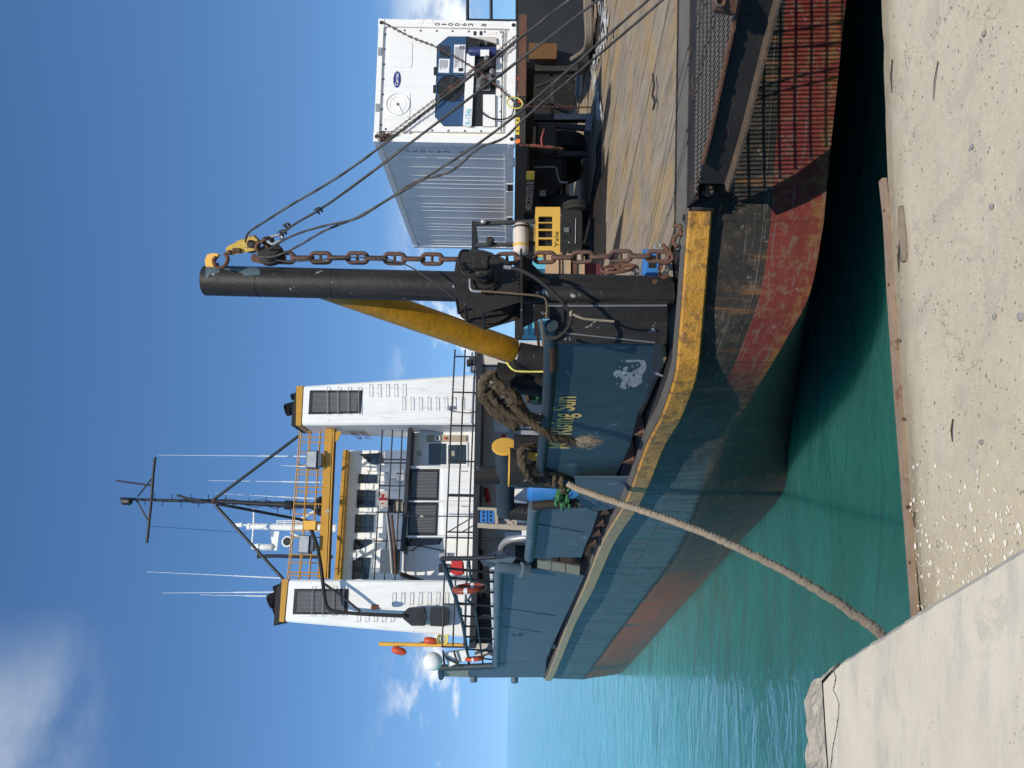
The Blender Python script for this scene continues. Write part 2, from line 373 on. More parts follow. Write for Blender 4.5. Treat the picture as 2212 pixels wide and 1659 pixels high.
# ---- quay: a pale worn concrete apron with a sandy, chipped lip
m, nt, b, t = new_mat('quay_concrete'); o = t.outputs['Object']; L = nt.links.new
n1 = noise_n(nt, o, 1.6, 6, 0.6); n2 = noise_n(nt, o, 22, 6, 0.7); n3 = noise_n(nt, map_n(nt, o, (2.5, 9, 2)), 1.2, 5, 0.6)
c = mix_n(nt, n1, (0.41, 0.35, 0.24), (0.64, 0.57, 0.425))
st = noise_n(nt, map_n(nt, o, (1, 1, 1), (3, 8, 0)), 3.4, 7, 0.7, 0.8)
c = mix_n(nt, math_n(nt, 'MULTIPLY', ramp_n(nt, st, 0.52, 0.66), 0.45), c, (0.34, 0.315, 0.265))
c = mix_n(nt, math_n(nt, 'MULTIPLY', ramp_n(nt, noise_n(nt, o, 130, 3), 0.58, 0.66), 0.5), c, (0.70, 0.66, 0.57))
c = mix_n(nt, math_n(nt, 'MULTIPLY', ramp_n(nt, n2, 0.35, 0.7), 0.35), c, (0.40, 0.36, 0.29))
c = mix_n(nt, math_n(nt, 'MULTIPLY', ramp_n(nt, n3, 0.52, 0.75), 0.30), c, (0.36, 0.35, 0.33))
uvn = NN(nt, 'ShaderNodeUVMap'); su = NN(nt, 'ShaderNodeSeparateXYZ'); L(uvn.outputs[0], su.inputs[0])
ed = math_n(nt, 'ADD', su.outputs[1], math_n(nt, 'MULTIPLY', math_n(nt, 'SUBTRACT', n3, 0.5), 0.22))
lip = math_n(nt, 'SUBTRACT', 1.0, ramp_n(nt, ed, 0.05, 0.24))
c = mix_n(nt, math_n(nt, 'MULTIPLY', lip, 0.8), c, mix_n(nt, n2, (0.15, 0.115, 0.065), (0.40, 0.335, 0.235)))
vor = NN(nt, 'ShaderNodeTexVoronoi'); vor.inputs['Scale'].default_value = 33; L(map_n(nt, o, (0.38, 1.0, 1.0)), vor.inputs['Vector'])
pit = math_n(nt, 'MULTIPLY', math_n(nt, 'LESS_THAN', vor.outputs['Distance'], 0.085), math_n(nt, 'GREATER_THAN', noise_n(nt, o, 7, 3), 0.57))
c = mix_n(nt, math_n(nt, 'MULTIPLY', pit, 0.85), c, (0.09, 0.075, 0.055))
ckv = NN(nt, 'ShaderNodeTexVoronoi'); ckv.feature = 'DISTANCE_TO_EDGE'; ckv.inputs['Scale'].default_value = 1.1
L(NN(nt, 'ShaderNodeVectorMath').outputs[0], ckv.inputs['Vector'])
wv = ckv.inputs['Vector'].links[0].from_node; wv.operation = 'ADD'; L(o, wv.inputs[0]); L(noise_n(nt, o, 5, 4, 0.6, out=1), wv.inputs[1])
crk = math_n(nt, 'MULTIPLY', math_n(nt, 'LESS_THAN', ckv.outputs['Distance'], 0.006), math_n(nt, 'GREATER_THAN', noise_n(nt, o, 1.7, 2), 0.5))
c = mix_n(nt, math_n(nt, 'MULTIPLY', crk, 0.55), c, (0.17, 0.145, 0.11))
oil = ramp_n(nt, noise_n(nt, map_n(nt, o, (1, 1, 1), (9, 2, 0)), 1.9, 6, 0.65, 0.5), 0.60, 0.70)
c = mix_n(nt, math_n(nt, 'MULTIPLY', oil, 0.30), c, (0.25, 0.21, 0.16))
L(c, b.inputs['Base Color']); b.inputs['Roughness'].default_value = 0.9; b.inputs['Specular IOR Level'].default_value = 0.2
hh = math_n(nt, 'SUBTRACT', math_n(nt, 'ADD', math_n(nt, 'MULTIPLY', n2, 0.5), n1), math_n(nt, 'MULTIPLY', pit, 0.9))
bp = NN(nt, 'ShaderNodeBump'); bp.inputs['Strength'].default_value = 0.5; bp.inputs['Distance'].default_value = 0.012
L(hh, bp.inputs['Height']); L(bp.outputs[0], b.inputs['Normal'])
M['quay'] = m
edge_px = [(1893, 0), (1898, 150), (1903, 300), (1910, 470), (1921, 640), (1932, 800), (1946, 980), (1960, 1160), (1970, 1290), (1982, 1450)]
E = [onz(x, y, 0) for x, y in edge_px]
dirR = (E[0] - E[4]).normalized(); dirL = (E[-1] - E[4]).normalized()
E = [E[0] + dirR * 60] + [E[0] + dirR * 4] + E + [E[-1] + dirL * 4, E[-1] + dirL * 60]
edge = []
for a, b2 in zip(E, E[1:]):
    n = max(1, min(400, int((b2 - a).length / 0.045))) if (b2 - a).length < 8 else 4
    edge += [a.lerp(b2, i / n) for i in range(n)]
edge.append(E[-1])
def inward(i):
    a, c2 = edge[max(0, i - 1)], edge[min(len(edge) - 1, i + 1)]; d = (c2 - a).normalized(); n = V((-d.y, d.x, 0)); return n if n.y < 0 else -n
rows = [(0.0, -4.5), (0.0, -1.0), (0.0, -0.10), (0.012, -0.035), (0.03, -0.008), (0.10, 0.0), (0.25, 0.0), (0.7, 0.0), (2.2, 0.0), (9, 0.0), (40, 0.0)]
me_v, me_f, me_uv = [], [], []
for i, p in enumerate(edge):
    n = inward(i); ch = max(0.0, mnoise.noise(V((p.x * 1.7, 3.1, 0))) ) * 0.022 + max(0, mnoise.noise(V((p.x * 7, 9.1, 0)))) * 0.010
    for k, (d, z) in enumerate(rows):
        dd = d + (ch if 1 < k < 5 else ch * 0.4 if k < 2 else 0); zz = z + (-0.25 * ch if k in (3, 4) else 0)
        if k >= 5: zz += 0.004 * mnoise.noise(V((p.x * 2, p.y * 2 + d, 0)))
        q = p + n * dd; me_v.append((q.x, q.y, zz)); me_uv.append((p.x, d))
K = len(rows)
for i in range(len(edge) - 1):
    for k in range(K - 1): me_f.append((i * K + k, (i + 1) * K + k, (i + 1) * K + k + 1, i * K + k + 1))
me = bpy.data.meshes.new('quay'); me.from_pydata(me_v, [], me_f); uvl = me.uv_layers.new(name='UVMap')
for lp in me.loops: uvl.data[lp.index].uv = me_uv[lp.vertex_index]
bm = bmesh.new(); bm.from_mesh(me); bmesh.ops.recalc_face_normals(bm, faces=bm.faces); bm.to_mesh(me); bm.free()
me.materials.append(M['quay']); quay = bpy.data.objects.new('quay', me); col.objects.link(quay)
tag(quay, 'pale worn concrete quay apron strewn with grit', kind='structure')
# rusty steel angle let into the lip, with bolt heads
m_ang = pmat('weathered_edge_steel', (0.27, 0.195, 0.135), 0.7, var=0.35, rust=0.45, rustc=(0.17, 0.09, 0.05), bump=0.4, scale=6)
ang_px = [(1902, 388), (1911, 470), (1920, 640), (1931, 800), (1945, 980), (1959, 1160), (1969, 1290), (1981, 1450)]
ap = [onz(x, y, 0.012) for x, y in ang_px]
mb = MB()
for a, c2 in zip(ap, ap[1:]):
    d = (c2 - a).normalized(); n = V((-d.y, d.x, 0)); n = n if n.y < 0 else -n
    mb.prism([a - n * 0.012, c2 - n * 0.012, c2 + n * 0.010, a + n * 0.010], (0, 0, -0.006))
    mb.prism([a - n * 0.018 + V((0, 0, 0.0)), c2 - n * 0.018, c2 - n * 0.0125, a - n * 0.0125], (0, 0, -0.16))
    mb.prism([a + n * 0.011, c2 + n * 0.011, c2 + n * 0.016, a + n * 0.016], (0, 0, -0.02))
ang = mb.build('edge_angle', m_ang, quay)
for x, y in [(1908, 455), (1918, 615), (1938, 735), (1948, 905), (1957, 1095), (1963, 1215)]:
    p = onz(x + 1, y, 0.013); MB().lathe(p + V((0, -0.004, -0.002)), Z3, [(0, 0.0075), (0.004, 0.007), (0.006, 0.004)], 10).build('bolt', 'rust', quay)

# ---- concrete block (plinth) on the quay, nearest the camera
ZB = 0.5
m, nt, b, t = new_mat('block_concrete'); o = t.outputs['Object']; L = nt.links.new
n1 = noise_n(nt, o, 3.0, 6, 0.6); n2 = noise_n(nt, o, 60, 4, 0.6); n3 = noise_n(nt, map_n(nt, o, (2.2, 9, 2), rot=(0, 0, 0.1)), 1.5, 5, 0.6)
c = mix_n(nt, n1, (0.49, 0.43, 0.315), (0.77, 0.70, 0.555))
c = mix_n(nt, math_n(nt, 'MULTIPLY', ramp_n(nt, n3, 0.46, 0.70), 0.6), c, (0.42, 0.40, 0.36))
st = noise_n(nt, map_n(nt, o, (1, 1, 1), (1, 4, 0)), 6, 8, 0.7, 0.7)
c = mix_n(nt, math_n(nt, 'MULTIPLY', ramp_n(nt, st, 0.55, 0.68), 0.45), c, (0.40, 0.36, 0.29))
pv = NN(nt, 'ShaderNodeTexVoronoi'); pv.inputs['Scale'].default_value = 48; L(o, pv.inputs['Vector'])
pit = math_n(nt, 'MULTIPLY', math_n(nt, 'LESS_THAN', pv.outputs['Distance'], 0.13), math_n(nt, 'GREATER_THAN', noise_n(nt, o, 11, 2), 0.56))
c = mix_n(nt, math_n(nt, 'MULTIPLY', pit, 0.6), c, (0.16, 0.14, 0.11))
c = mix_n(nt, math_n(nt, 'MULTIPLY', ramp_n(nt, noise_n(nt, o, 7, 3), 0.62, 0.75), 0.3), c, (0.55, 0.42, 0.25))
c = mix_n(nt, math_n(nt, 'MULTIPLY', n2, 0.2), c, (0.5, 0.47, 0.41))
L(c, b.inputs['Base Color']); b.inputs['Roughness'].default_value = 0.85; b.inputs['Specular IOR Level'].default_value = 0.2
bp = NN(nt, 'ShaderNodeBump'); bp.inputs['Strength'].default_value = 0.3; bp.inputs['Distance'].default_value = 0.004
L(math_n(nt, 'ADD', n2, math_n(nt, 'MULTIPLY', n1, 2)), bp.inputs['Height']); L(bp.outputs[0], b.inputs['Normal'])
M['block'] = m
M['broken'] = pmat('broken_concrete', (0.47, 0.42, 0.335), 0.95, var=0.35, scale=9, bump=1.0, bscale=35, spec=0.1)
M['crack'] = pmat('crack_shadow_grit', (0.07, 0.06, 0.05), 0.95, var=0.3, bump=0)
ep = [(2400, 1060), (2212, 1178), (2133, 1227), (1977, 1324), (1909, 1368), (1811, 1431), (1775, 1470), (1779, 1540), (1786, 1656), (1800, 1900)]
top = [onz(x, y, ZB) for x, y in ep]
pl = top + [V((-4.5, top[-1].y, ZB)), V((-4.5, 0.2, ZB)), V((0.1, 0.2, ZB))]
blk = empty('concrete_block', (-1.5, 1.5, 0), 'large pale concrete block with a cracked corner on the quay in the foreground', 'block')
mb = MB()
dense = []
for i, p in enumerate(pl):
    q = pl[(i + 1) % len(pl)]; n = 10 if i < 9 else 1
    for k in range(n):
        r = p.lerp(q, k / n); w = mnoise.noise(V((r.x * 9, r.y * 9, 1))) * 0.003 + max(0, mnoise.noise(V((r.x * 31, r.y * 31, 1)))) * 0.004; dense.append(V((r.x + w, r.y + w, ZB)))
ins = []
cen = V((-1.8, 1.0, ZB))
for p in dense: ins.append(p + (cen - p).normalized() * 0.014)
nd = len(dense)
mb.add(ins, [tuple(range(nd))])
mb.add([p - V((0, 0, 0.012)) for p in dense] + ins, [(i, (i + 1) % nd, nd + (i + 1) % nd, nd + i) for i in range(nd)])
mb.add([p - V((0, 0, 0.012)) for p in dense] + [V((p.x, p.y, 0.0)) for p in dense], [(i, (i + 1) % nd, nd + (i + 1) % nd, nd + i) for i in range(nd)])
mb.build('slab', 'block', blk)
# broken-off far corner: a rough sloping ledge
mb = MB(); a_px = [(1811, 1431), (1775, 1470), (1777, 1510), (1780, 1556), (1783, 1610), (1787, 1660), (1800, 1900)]
b_px = [(1800, 1437), (1750, 1473), (1738, 1500), (1732, 1536), (1738, 1605), (1729, 1656), (1742, 1900)]
A = [onz(x, y, ZB - 0.012) for x, y in a_px]; B = [onz(x, y, ZB - 0.05) for x, y in b_px]
A = resample(A, 0.03); nA = len(A)
Bl = [sum((B[i + 1] - B[i]).length for i in range(k)) for k in range(len(B))]
def along(pts, ls, s):
    for i in range(len(pts) - 1):
        if s <= ls[i + 1] or i == len(pts) - 2: return pts[i].lerp(pts[i + 1], max(0, min(1, (s - ls[i]) / max(1e-6, ls[i + 1] - ls[i]))))
vs, fs = [], []; W = 9
for i, a in enumerate(A):
    bb = along(B, Bl, Bl[-1] * i / (nA - 1))
    for k in range(W):
        u = k / (W - 1); p = a.lerp(bb, u); rr = mnoise.noise(p * 22) * 0.016 + mnoise.noise(p * 60) * 0.007
        if 0 < k: p = p + V((0, 0, rr - 0.012)) + V((rr * 0.6, rr * 0.6, 0)) * (1 if k == W - 1 else 0.2)
        vs.append(p)
    q = vs[-1]; vs.append(V((q.x, q.y + 0.01, 0.0)))
W += 1
for i in range(nA - 1):
    for k in range(W - 1): fs.append((i * W + k, (i + 1) * W + k, (i + 1) * W + k + 1, i * W + k + 1))
MB().add(vs, fs).build('broken_ledge', 'broken', blk)
# the crack that runs behind it
ck = [(1800, 1449), (1806, 1462), (1803, 1477), (1799, 1490), (1808, 1506), (1812, 1522), (1811, 1545), (1808, 1570), (1803, 1592), (1799, 1615), (1796, 1640), (1793, 1665)]
cp = [onz(x, y, ZB + 0.0015) for x, y in ck]
fine = []
for a, c2 in zip(cp, cp[1:]):
    for k in range(5): fine.append(a.lerp(c2, k / 5) + V((R.uniform(-1, 1), R.uniform(-1, 1), 0)) * 0.0028)
mb = MB(); vs = []
for i, p in enumerate(fine):
    d = (fine[min(i + 1, len(fine) - 1)] - fine[max(i - 1, 0)]).normalized(); n = V((-d.y, d.x, 0)); w = 0.0012 + 0.0022 * R.random()
    vs += [p - n * w, p + n * w]
mb.add(vs, [(2 * i, 2 * i + 1, 2 * i + 3, 2 * i + 2) for i in range(len(fine) - 1)])
mb.build('crack', 'crack', blk)

# ---- grit, pebbles and bits of wood on the apron
def pebble(mb, p, r, rnd, flat=0.55, el=1.0):
    ph = rnd.random() * 6.3; vs = []
    for z, k in ((-0.3, 0.75), (0.35, 1.0), (0.9, 0.55)):
        for j in range(6):
            t = j * math.pi / 3 + ph + z * 0.4; q = r * k * rnd.uniform(0.55, 1.35)
            vs.append(V((p.x + q * math.cos(t) * el, p.y + q * math.sin(t), p.z + z * r * flat)))
    fs = [(i, (i + 1) % 6, 6 + (i + 1) % 6, 6 + i) for i in range(6)] + [(6 + i, 6 + (i + 1) % 6, 12 + (i + 1) % 6, 12 + i) for i in range(6)] + [(12, 13, 14, 15, 16, 17)]
    mb.add(vs, fs)
def lip_y(x): return min((abs(q.x - x), q.y) for q in edge)[1]
def inside_block(p): return (p.x < -0.2 and p.y < 1.55 + (-0.34 - p.x) * 1.5) or p.y > lip_y(p.x) - 0.03
M['white_chip'] = pmat('white_limestone_chips', (0.70, 0.66, 0.57), 0.85, var=0.3, scale=25, bump=0.3)
M['grey_chip'] = pmat('grey_grit', (0.26, 0.25, 0.24), 0.85, var=0.4, scale=20, bump=0.3)
mb = MB(); R2 = random.Random(11)
for k in range(1900):
    dy = R2.uniform(1000, 1420) if k > 120 else R2.uniform(20, 1100); dx = R2.uniform(1940, 2212)
    dens = min(1, max(0, (dy - 930) / 330)) * (0.35 + 0.65 * (mnoise.noise(V((dx * 0.02, dy * 0.03, 5))) > -0.05))
    if k > 120 and R2.random() > dens: continue
    p = onz(dx, dy, 0.004)
    if inside_block(p): continue
    r = 0.0016 + 0.0085 * R2.random() ** 4.5 if k > 120 else 0.0012 + 0.002 * R2.random()
    pebble(mb, p, r, R2, 0.4, R2.uniform(0.8, 1.7))
tag(mb.build('limestone_grit', 'white_chip'), 'scatter of small white limestone chips on the quay', 'grit', kind='stuff')
mb = MB()
for k in range(900):
    dy = R2.uniform(0, 1400); dx = R2.uniform(1915, 2212); p = onz(dx, dy, 0.003)
    if inside_block(p): continue
    pebble(mb, p, 0.0011 + 0.0028 * R2.random() ** 4, R2, 0.5, R2.uniform(0.8, 2.6))
tag(mb.build('dark_grit', 'grey_chip'), 'scatter of fine dark grit on the quay', 'grit', kind='stuff')
for i, (dx, dy, r, lab) in enumerate([(2126, 72, 0.010, 'grey pebble lying nearest the corner of the picture on the quay'), (2143, 445, 0.010, 'grey pebble on the quay level with the splinter of wood'),
                                       (2149, 683, 0.009, 'round grey pebble alone on the sandy quay'), (2206, 685, 0.014, 'grey stone at the very edge of the picture on the quay'),
                                       (2120, 955, 0.011, 'small brown pebble lying midway along the quay'), (2100, 317, 0.009, 'small blue grey pebble beyond the others on the quay')]):
    mb = MB(); pebble(mb, onz(dx, dy, 0.004), r, R2, 0.75, 1.25)
    tag(mb.build('pebble', 'grey_chip', smooth=50), lab, 'pebble', 'loose pebbles on the quay')
mb = MB(); a, c2 = onz(1950, 445, 0.0), onz(1957, 565, 0.0); d = (c2 - a); n = V((-d.y, d.x, 0)).normalized() * 0.016
sec = []
for i in range(9):
    u = i / 8; p = a.lerp(c2, u); w = 0.6 + 0.5 * math.sin(u * 2.9) + R2.uniform(-0.08, 0.08)
    sec.append([p - n * w + V((0, 0, 0.002)), p - n * w * 0.8 + V((0, 0, 0.016)), p + n * w * 0.3 + V((0, 0, 0.022 * w)), p + n * w * 0.9 + V((0, 0, 0.010)), p + n * w + V((0, 0, 0.002))])
mb.add([q for s_ in sec for q in s_], [(i * 5 + k, (i + 1) * 5 + k, (i + 1) * 5 + k + 1, i * 5 + k + 1) for i in range(8) for k in range(4)] + [(0, 1, 2, 3, 4), (40, 41, 42, 43, 44)])
tag(mb.build('wood_chunk', pmat('driftwood', (0.20, 0.16, 0.12), 0.9, var=0.5, scale=18, bump=0.8), smooth=40), 'grey brown splinter of wood lying near the quay lip', 'wood')
for (x0, y0, x1, y1, w, lab) in [(1927, 128, 1926, 200, 0.004, 'thin dark stick lying along the quay lip'), (2026, 132, 2016, 217, 0.003, 'thin brown twig lying out on the sandy quay'),
                                  (1944, 515, 1941, 588, 0.005, 'dark stick beside the splinter of wood'), (2058, 1355 - 450, 2057, 955, 0.004, 'dark twig lying midway along the quay'),
                                  (1975, 1245 - 140, 1976, 1140, 0.004, 'short rusty nail near the grit')]:
    mb = MB(); a, c2 = onz(x0, y0, 0.006), onz(x1, y1, 0.006); mb.tube([a, a.lerp(c2, 0.5) + V((0, 0.004, 0.003)), c2], [w * 0.6, w * 0.7, w * 0.35], 6)
    tag(mb.build('twig', 'old_rope'), lab, 'twig', 'sticks and twigs on the quay')

# ================================================================ THE SHIP
ship = empty('cargo_ship', (-3, 18, ZW), 'blue and black cargo ship with twin white funnels moored stern to the quay', 'ship')
# deck-edge outline in plan, from the ramp side round the quarter and up the port side
gold_top = [(1490, -330), (1489, -120), (1488, 60), (1486, 300), (1484, 459), (1480, 491), (1470, 630), (1462, 728), (1453, 805), (1424, 890), (1394, 950), (1350, 1070), (1298, 1163), (1260, 1261), (1224, 1340), (1178, 1463)]
deck_z = [ZD] * 11 + [ZD, ZD + 0.03, ZD + 0.08, ZD + 0.15, ZD + 0.33]
A = [onz(x, y, z) for (x, y), z in zip(gold_top, deck_z)]
for i in range(5): A[i].y = 7.9 + 0.01 * i
knuck = [(1850, -330), (1838, -120), (1822, 60), (1797, 300), (1782, 459), (1778, 491), (1750, 630), (1700, 728), (1655, 805), (1604, 890), (1560, 965), (1504, 1100), (1470, 1185), (1408, 1272), (1352, 1345), (1262, 1465)]
ZK = 1.6 - 3.2
Ck = []
inset = [0, 0, 0, 0, 0, 0, 0.05, 0.16, 0.26, 0.36, 0.42, 0.46, 0.5, 0.5, 0.4, 0.2]
for i, ((x, y), a) in enumerate(zip(knuck, A)):
    p = onz(x, y, ZK) if i < 6 else P(x, y, a.y + inset[i])
    if p.y < a.y: p = P(x, y, a.y + 0.03)
    Ck.append(p)
wl = [(1795, -330), (1788, -120), (1780, 60), (1772, 300), (1766, 459), (1764, 491), (1752, 630), (1742, 728), (1730, 805), (1714, 890), (1703, 975), (1688, 1068), (1604, 1163), (1520, 1256), (1446, 1338), (1338, 1455)]
Wl = [onz(x, y, ZW) for x, y in wl]
# beyond the shoulder the ship runs on at its true heading and closes to the bow
ax = V((-math.sin(math.radians(14)), math.cos(math.radians(14)), 0)); tr = V((math.cos(math.radians(14)), math.sin(math.radians(14)), 0))
for d, w in ((2.5, 0.25), (8, 1.4), (16, 4.2), (24, 9.0)):
    for arr, zz in ((A, A[15].z + d * 0.02), (Ck, ZK), (Wl, ZW)):
        q = arr[15] + ax * d + tr * w; arr.append(V((q.x, q.y, zz)))
ST = 4; rowsN = None
def dens(arr): return spline(arr, ST)
As, Cs, Ws = dens(A), dens(Ck), dens(Wl)
for i in range(8 * ST, len(As)):        # straight runs stay straight
    pass
prof_rows = []
for a, k, w in zip(As, Cs, Ws):
    r = [a, a.lerp(k, 0.18), a.lerp(k, 0.36), a.lerp(k, 0.54), a.lerp(k, 0.72), a.lerp(k, 0.88), k]
    for u in (0.15, 0.4, 0.7, 1.0): r.append(k.lerp(w, u))
    r.append(w + (w - k).normalized() * 0.3 + V((0, 0, -1.2)))
    prof_rows.append(r)
NR = len(prof_rows[0]); vs, uvs, fs = [], [], []
U = [0.0]
for a, b2 in zip(As, As[1:]): U.append(U[-1] + (b2 - a).length)
u_of = {i: U[i * ST] for i in range(len(A))}           # perimeter length at each station
vrow = [ZD + (ZK - ZD) * t_ for t_ in (0, 0.18, 0.36, 0.54, 0.72, 0.88, 1)] + [ZK + (ZW - ZK) * t_ for t_ in (0.15, 0.4, 0.7, 1.0)] + [ZW - 1.2]
for u, r in zip(U, prof_rows):
    for k, p in enumerate(r):
        q = p + V((mnoise.noise(p * 0.9), mnoise.noise(p * 0.9 + V((5, 0, 0))), 0)) * 0.018 if p.z > ZW else p
        vs.append(q); uvs.append((u, vrow[k]))
for i in range(len(As) - 1):
    for k in range(NR - 1): fs.append((i * NR + k, (i + 1) * NR + k, (i + 1) * NR + k + 1, i * NR + k + 1))
me = bpy.data.meshes.new('hull'); me.from_pydata(vs, [], fs); uvl = me.uv_layers.new(name='UVMap')
for lp in me.loops: uvl.data[lp.index].uv = uvs[lp.vertex_index]
bm = bmesh.new(); bm.from_mesh(me); bmesh.ops.recalc_face_normals(bm, faces=bm.faces); bm.to_mesh(me); bm.free()
me.polygons.foreach_set('use_smooth', [True] * len(me.polygons)); me.set_sharp_from_angle(angle=math.radians(28))
# hull paint: black quarter, teal side, red boot-topping, rust and weed lower down
m, nt, b, t = new_mat('hull_paint'); L = nt.links.new
uvn = NN(nt, 'ShaderNodeUVMap'); su = NN(nt, 'ShaderNodeSeparateXYZ'); L(uvn.outputs[0], su.inputs[0]); o = t.outputs['Object']
Un, Vn = su.outputs[0], su.outputs[1]
nA = noise_n(nt, o, 2.2, 6, 0.62); nB = noise_n(nt, o, 9, 8, 0.68, 0.3); nS = noise_n(nt, map_n(nt, o, (6, 6, 0.5)), 1.5, 6, 0.6); nF = noise_n(nt, o, 40, 5, 0.6)
black = mix_n(nt, nA, (0.016, 0.0155, 0.015), (0.052, 0.047, 0.041))
black = mix_n(nt, math_n(nt, 'MULTIPLY', ramp_n(nt, nB, 0.5, 0.62), 0.5), black, (0.085, 0.07, 0.055))
black = mix_n(nt, math_n(nt, 'MULTIPLY', ramp_n(nt, nS, 0.54, 0.7), 0.5), black, (0.075, 0.06, 0.045))
teal = mix_n(nt, nA, (0.042, 0.092, 0.108), (0.115, 0.185, 0.20))
teal = mix_n(nt, math_n(nt, 'MULTIPLY', ramp_n(nt, nS, 0.47, 0.62), 0.7), teal, (0.022, 0.050, 0.062))
teal = mix_n(nt, math_n(nt, 'MULTIPLY', ramp_n(nt, nB, 0.56, 0.64), 0.5), teal, (0.15, 0.19, 0.19))
jit = math_n(nt, 'MULTIPLY', math_n(nt, 'SUBTRACT', nB, 0.5), 0.10)
uj = math_n(nt, 'ADD', Un, math_n(nt, 'MULTIPLY', math_n(nt, 'SUBTRACT', nA, 0.5), 1.6))
upper = mix_n(nt, ramp_n(nt, uj, u_of[8] + 0.5, u_of[11] + 0.3), black, teal)
red = mix_n(nt, nA, (0.12, 0.024, 0.021), (0.21, 0.042, 0.034))
red = mix_n(nt, ramp_n(nt, nB, 0.50, 0.68), red, mix_n(nt, nF, (0.13, 0.085, 0.06), (0.20, 0.14, 0.10)))
zr = math_n(nt, 'ADD', Vn, math_n(nt, 'MULTIPLY', jit, 0.25))
isred = math_n(nt, 'MULTIPLY', math_n(nt, 'LESS_THAN', zr, ZD - 0.89), math_n(nt, 'SUBTRACT', 1.0, ramp_n(nt, uj, u_of[7] + 0.2, u_of[8] + 0.55)))
c = mix_n(nt, isred, upper, red)
# below the knuckle: dark at first, then fouled, red and rusty further along the side
dark = mix_n(nt, nA, (0.035, 0.035, 0.033), (0.085, 0.08, 0.072))
dark = mix_n(nt, math_n(nt, 'MULTIPLY', ramp_n(nt, nS, 0.5, 0.66), 0.4), dark, (0.11, 0.07, 0.05))
sred = mix_n(nt, nA, (0.34, 0.075, 0.042), (0.50, 0.15, 0.07))
sred = mix_n(nt, ramp_n(nt, nS, 0.47, 0.66), sred, (0.26, 0.13, 0.06))
bandn = noise_n(nt, map_n(nt, uvn.outputs[0], (1, 0.15, 1)), 0.42, 2)
fouled = mix_n(nt, nA, (0.085, 0.085, 0.07), (0.15, 0.13, 0.10))
low2 = mix_n(nt, ramp_n(nt, bandn, 0.55, 0.60), sred, fouled)
low2 = mix_n(nt, ramp_n(nt, uj, u_of[12] + 1.0, u_of[13] + 1.0), fouled, low2)
low2 = mix_n(nt, math_n(nt, 'MULTIPLY', ramp_n(nt, math_n(nt, 'ADD', nS, math_n(nt, 'MULTIPLY', math_n(nt, 'SUBTRACT', nA, 0.5), 0.4)), 0.58, 0.68), 0.7), low2, (0.34, 0.15, 0.05))
weed = math_n(nt, 'SUBTRACT', 1.0, ramp_n(nt, math_n(nt, 'ADD', Vn, math_n(nt, 'MULTIPLY', jit, 4.0)), ZW + 0.12, ZW + 0.75))
low2 = mix_n(nt, math_n(nt, 'MULTIPLY', weed, 0.55), low2, mix_n(nt, nF, (0.09, 0.085, 0.06), (0.22, 0.20, 0.16)))
bottom = mix_n(nt, ramp_n(nt, uj, u_of[11] - 0.3, u_of[13] - 0.5), dark, low2)
kn = math_n(nt, 'LESS_THAN', math_n(nt, 'ADD', Vn, math_n(nt, 'MULTIPLY', jit, 0.35)), ZK - 0.005)
c = mix_n(nt, kn, c, bottom)
lineD = math_n(nt, 'MULTIPLY', math_n(nt, 'LESS_THAN', math_n(nt, 'ABSOLUTE', math_n(nt, 'ADD', math_n(nt, 'SUBTRACT', Vn, ZK + 0.01), math_n(nt, 'MULTIPLY', jit, 0.5))), 0.045), ramp_n(nt, Un, u_of[10], u_of[11]))
c = mix_n(nt, math_n(nt, 'MULTIPLY', lineD, 0.8), c, (0.02, 0.017, 0.014))
# rust at the knuckle, chips and runs
rk = math_n(nt, 'SUBTRACT', 1.0, ramp_n(nt, math_n(nt, 'ABSOLUTE', math_n(nt, 'SUBTRACT', Vn, ZK + 0.05)), 0.0, 0.14))
rk = math_n(nt, 'MULTIPLY', math_n(nt, 'MULTIPLY', rk, ramp_n(nt, nB, 0.40, 0.6)), math_n(nt, 'SUBTRACT', 1.0, ramp_n(nt, Un, u_of[10], u_of[11])))
c = mix_n(nt, rk, c, mix_n(nt, nF, (0.12, 0.055, 0.02), (0.28, 0.14, 0.05)))
c = mix_n(nt, math_n(nt, 'MULTIPLY', ramp_n(nt, nB, 0.60, 0.68), 0.75), c, (0.15, 0.085, 0.05))
c = mix_n(nt, math_n(nt, 'MULTIPLY', ramp_n(nt, noise_n(nt, o, 16, 9, 0.75, 0.6), 0.63, 0.66), 0.7), c, (0.26, 0.25, 0.23))
# plate seams, frame lines and rust runs
fr = math_n(nt, 'ABSOLUTE', math_n(nt, 'SUBTRACT', math_n(nt, 'FRACT', math_n(nt, 'DIVIDE', Un, 2.15)), 0.5))
seam = math_n(nt, 'SUBTRACT', 1.0, ramp_n(nt, fr, 0.0, 0.006))
seamh = math_n(nt, 'SUBTRACT', 1.0, ramp_n(nt, math_n(nt, 'ABSOLUTE', math_n(nt, 'SUBTRACT', Vn, ZD - 0.82)), 0.0, 0.012))
seam = math_n(nt, 'MAXIMUM', seam, seamh)
c = mix_n(nt, math_n(nt, 'MULTIPLY', seam, 0.6), c, (0.05, 0.045, 0.04))
run = noise_n(nt, map_n(nt, uvn.outputs[0], (9, 0.7, 1)), 1.0, 7, 0.7)
c = mix_n(nt, math_n(nt, 'MULTIPLY', ramp_n(nt, run, 0.54, 0.66), 0.7), c, (0.19, 0.095, 0.045))
scuff = noise_n(nt, map_n(nt, uvn.outputs[0], (0.9, 12, 1)), 1.4, 7, 0.7)
c = mix_n(nt, math_n(nt, 'MULTIPLY', ramp_n(nt, scuff, 0.57, 0.64), 0.5), c, (0.15, 0.16, 0.155))
L(c, b.inputs['Base Color'])
rib = math_n(nt, 'COSINE', math_n(nt, 'MULTIPLY', Un, 10.2))
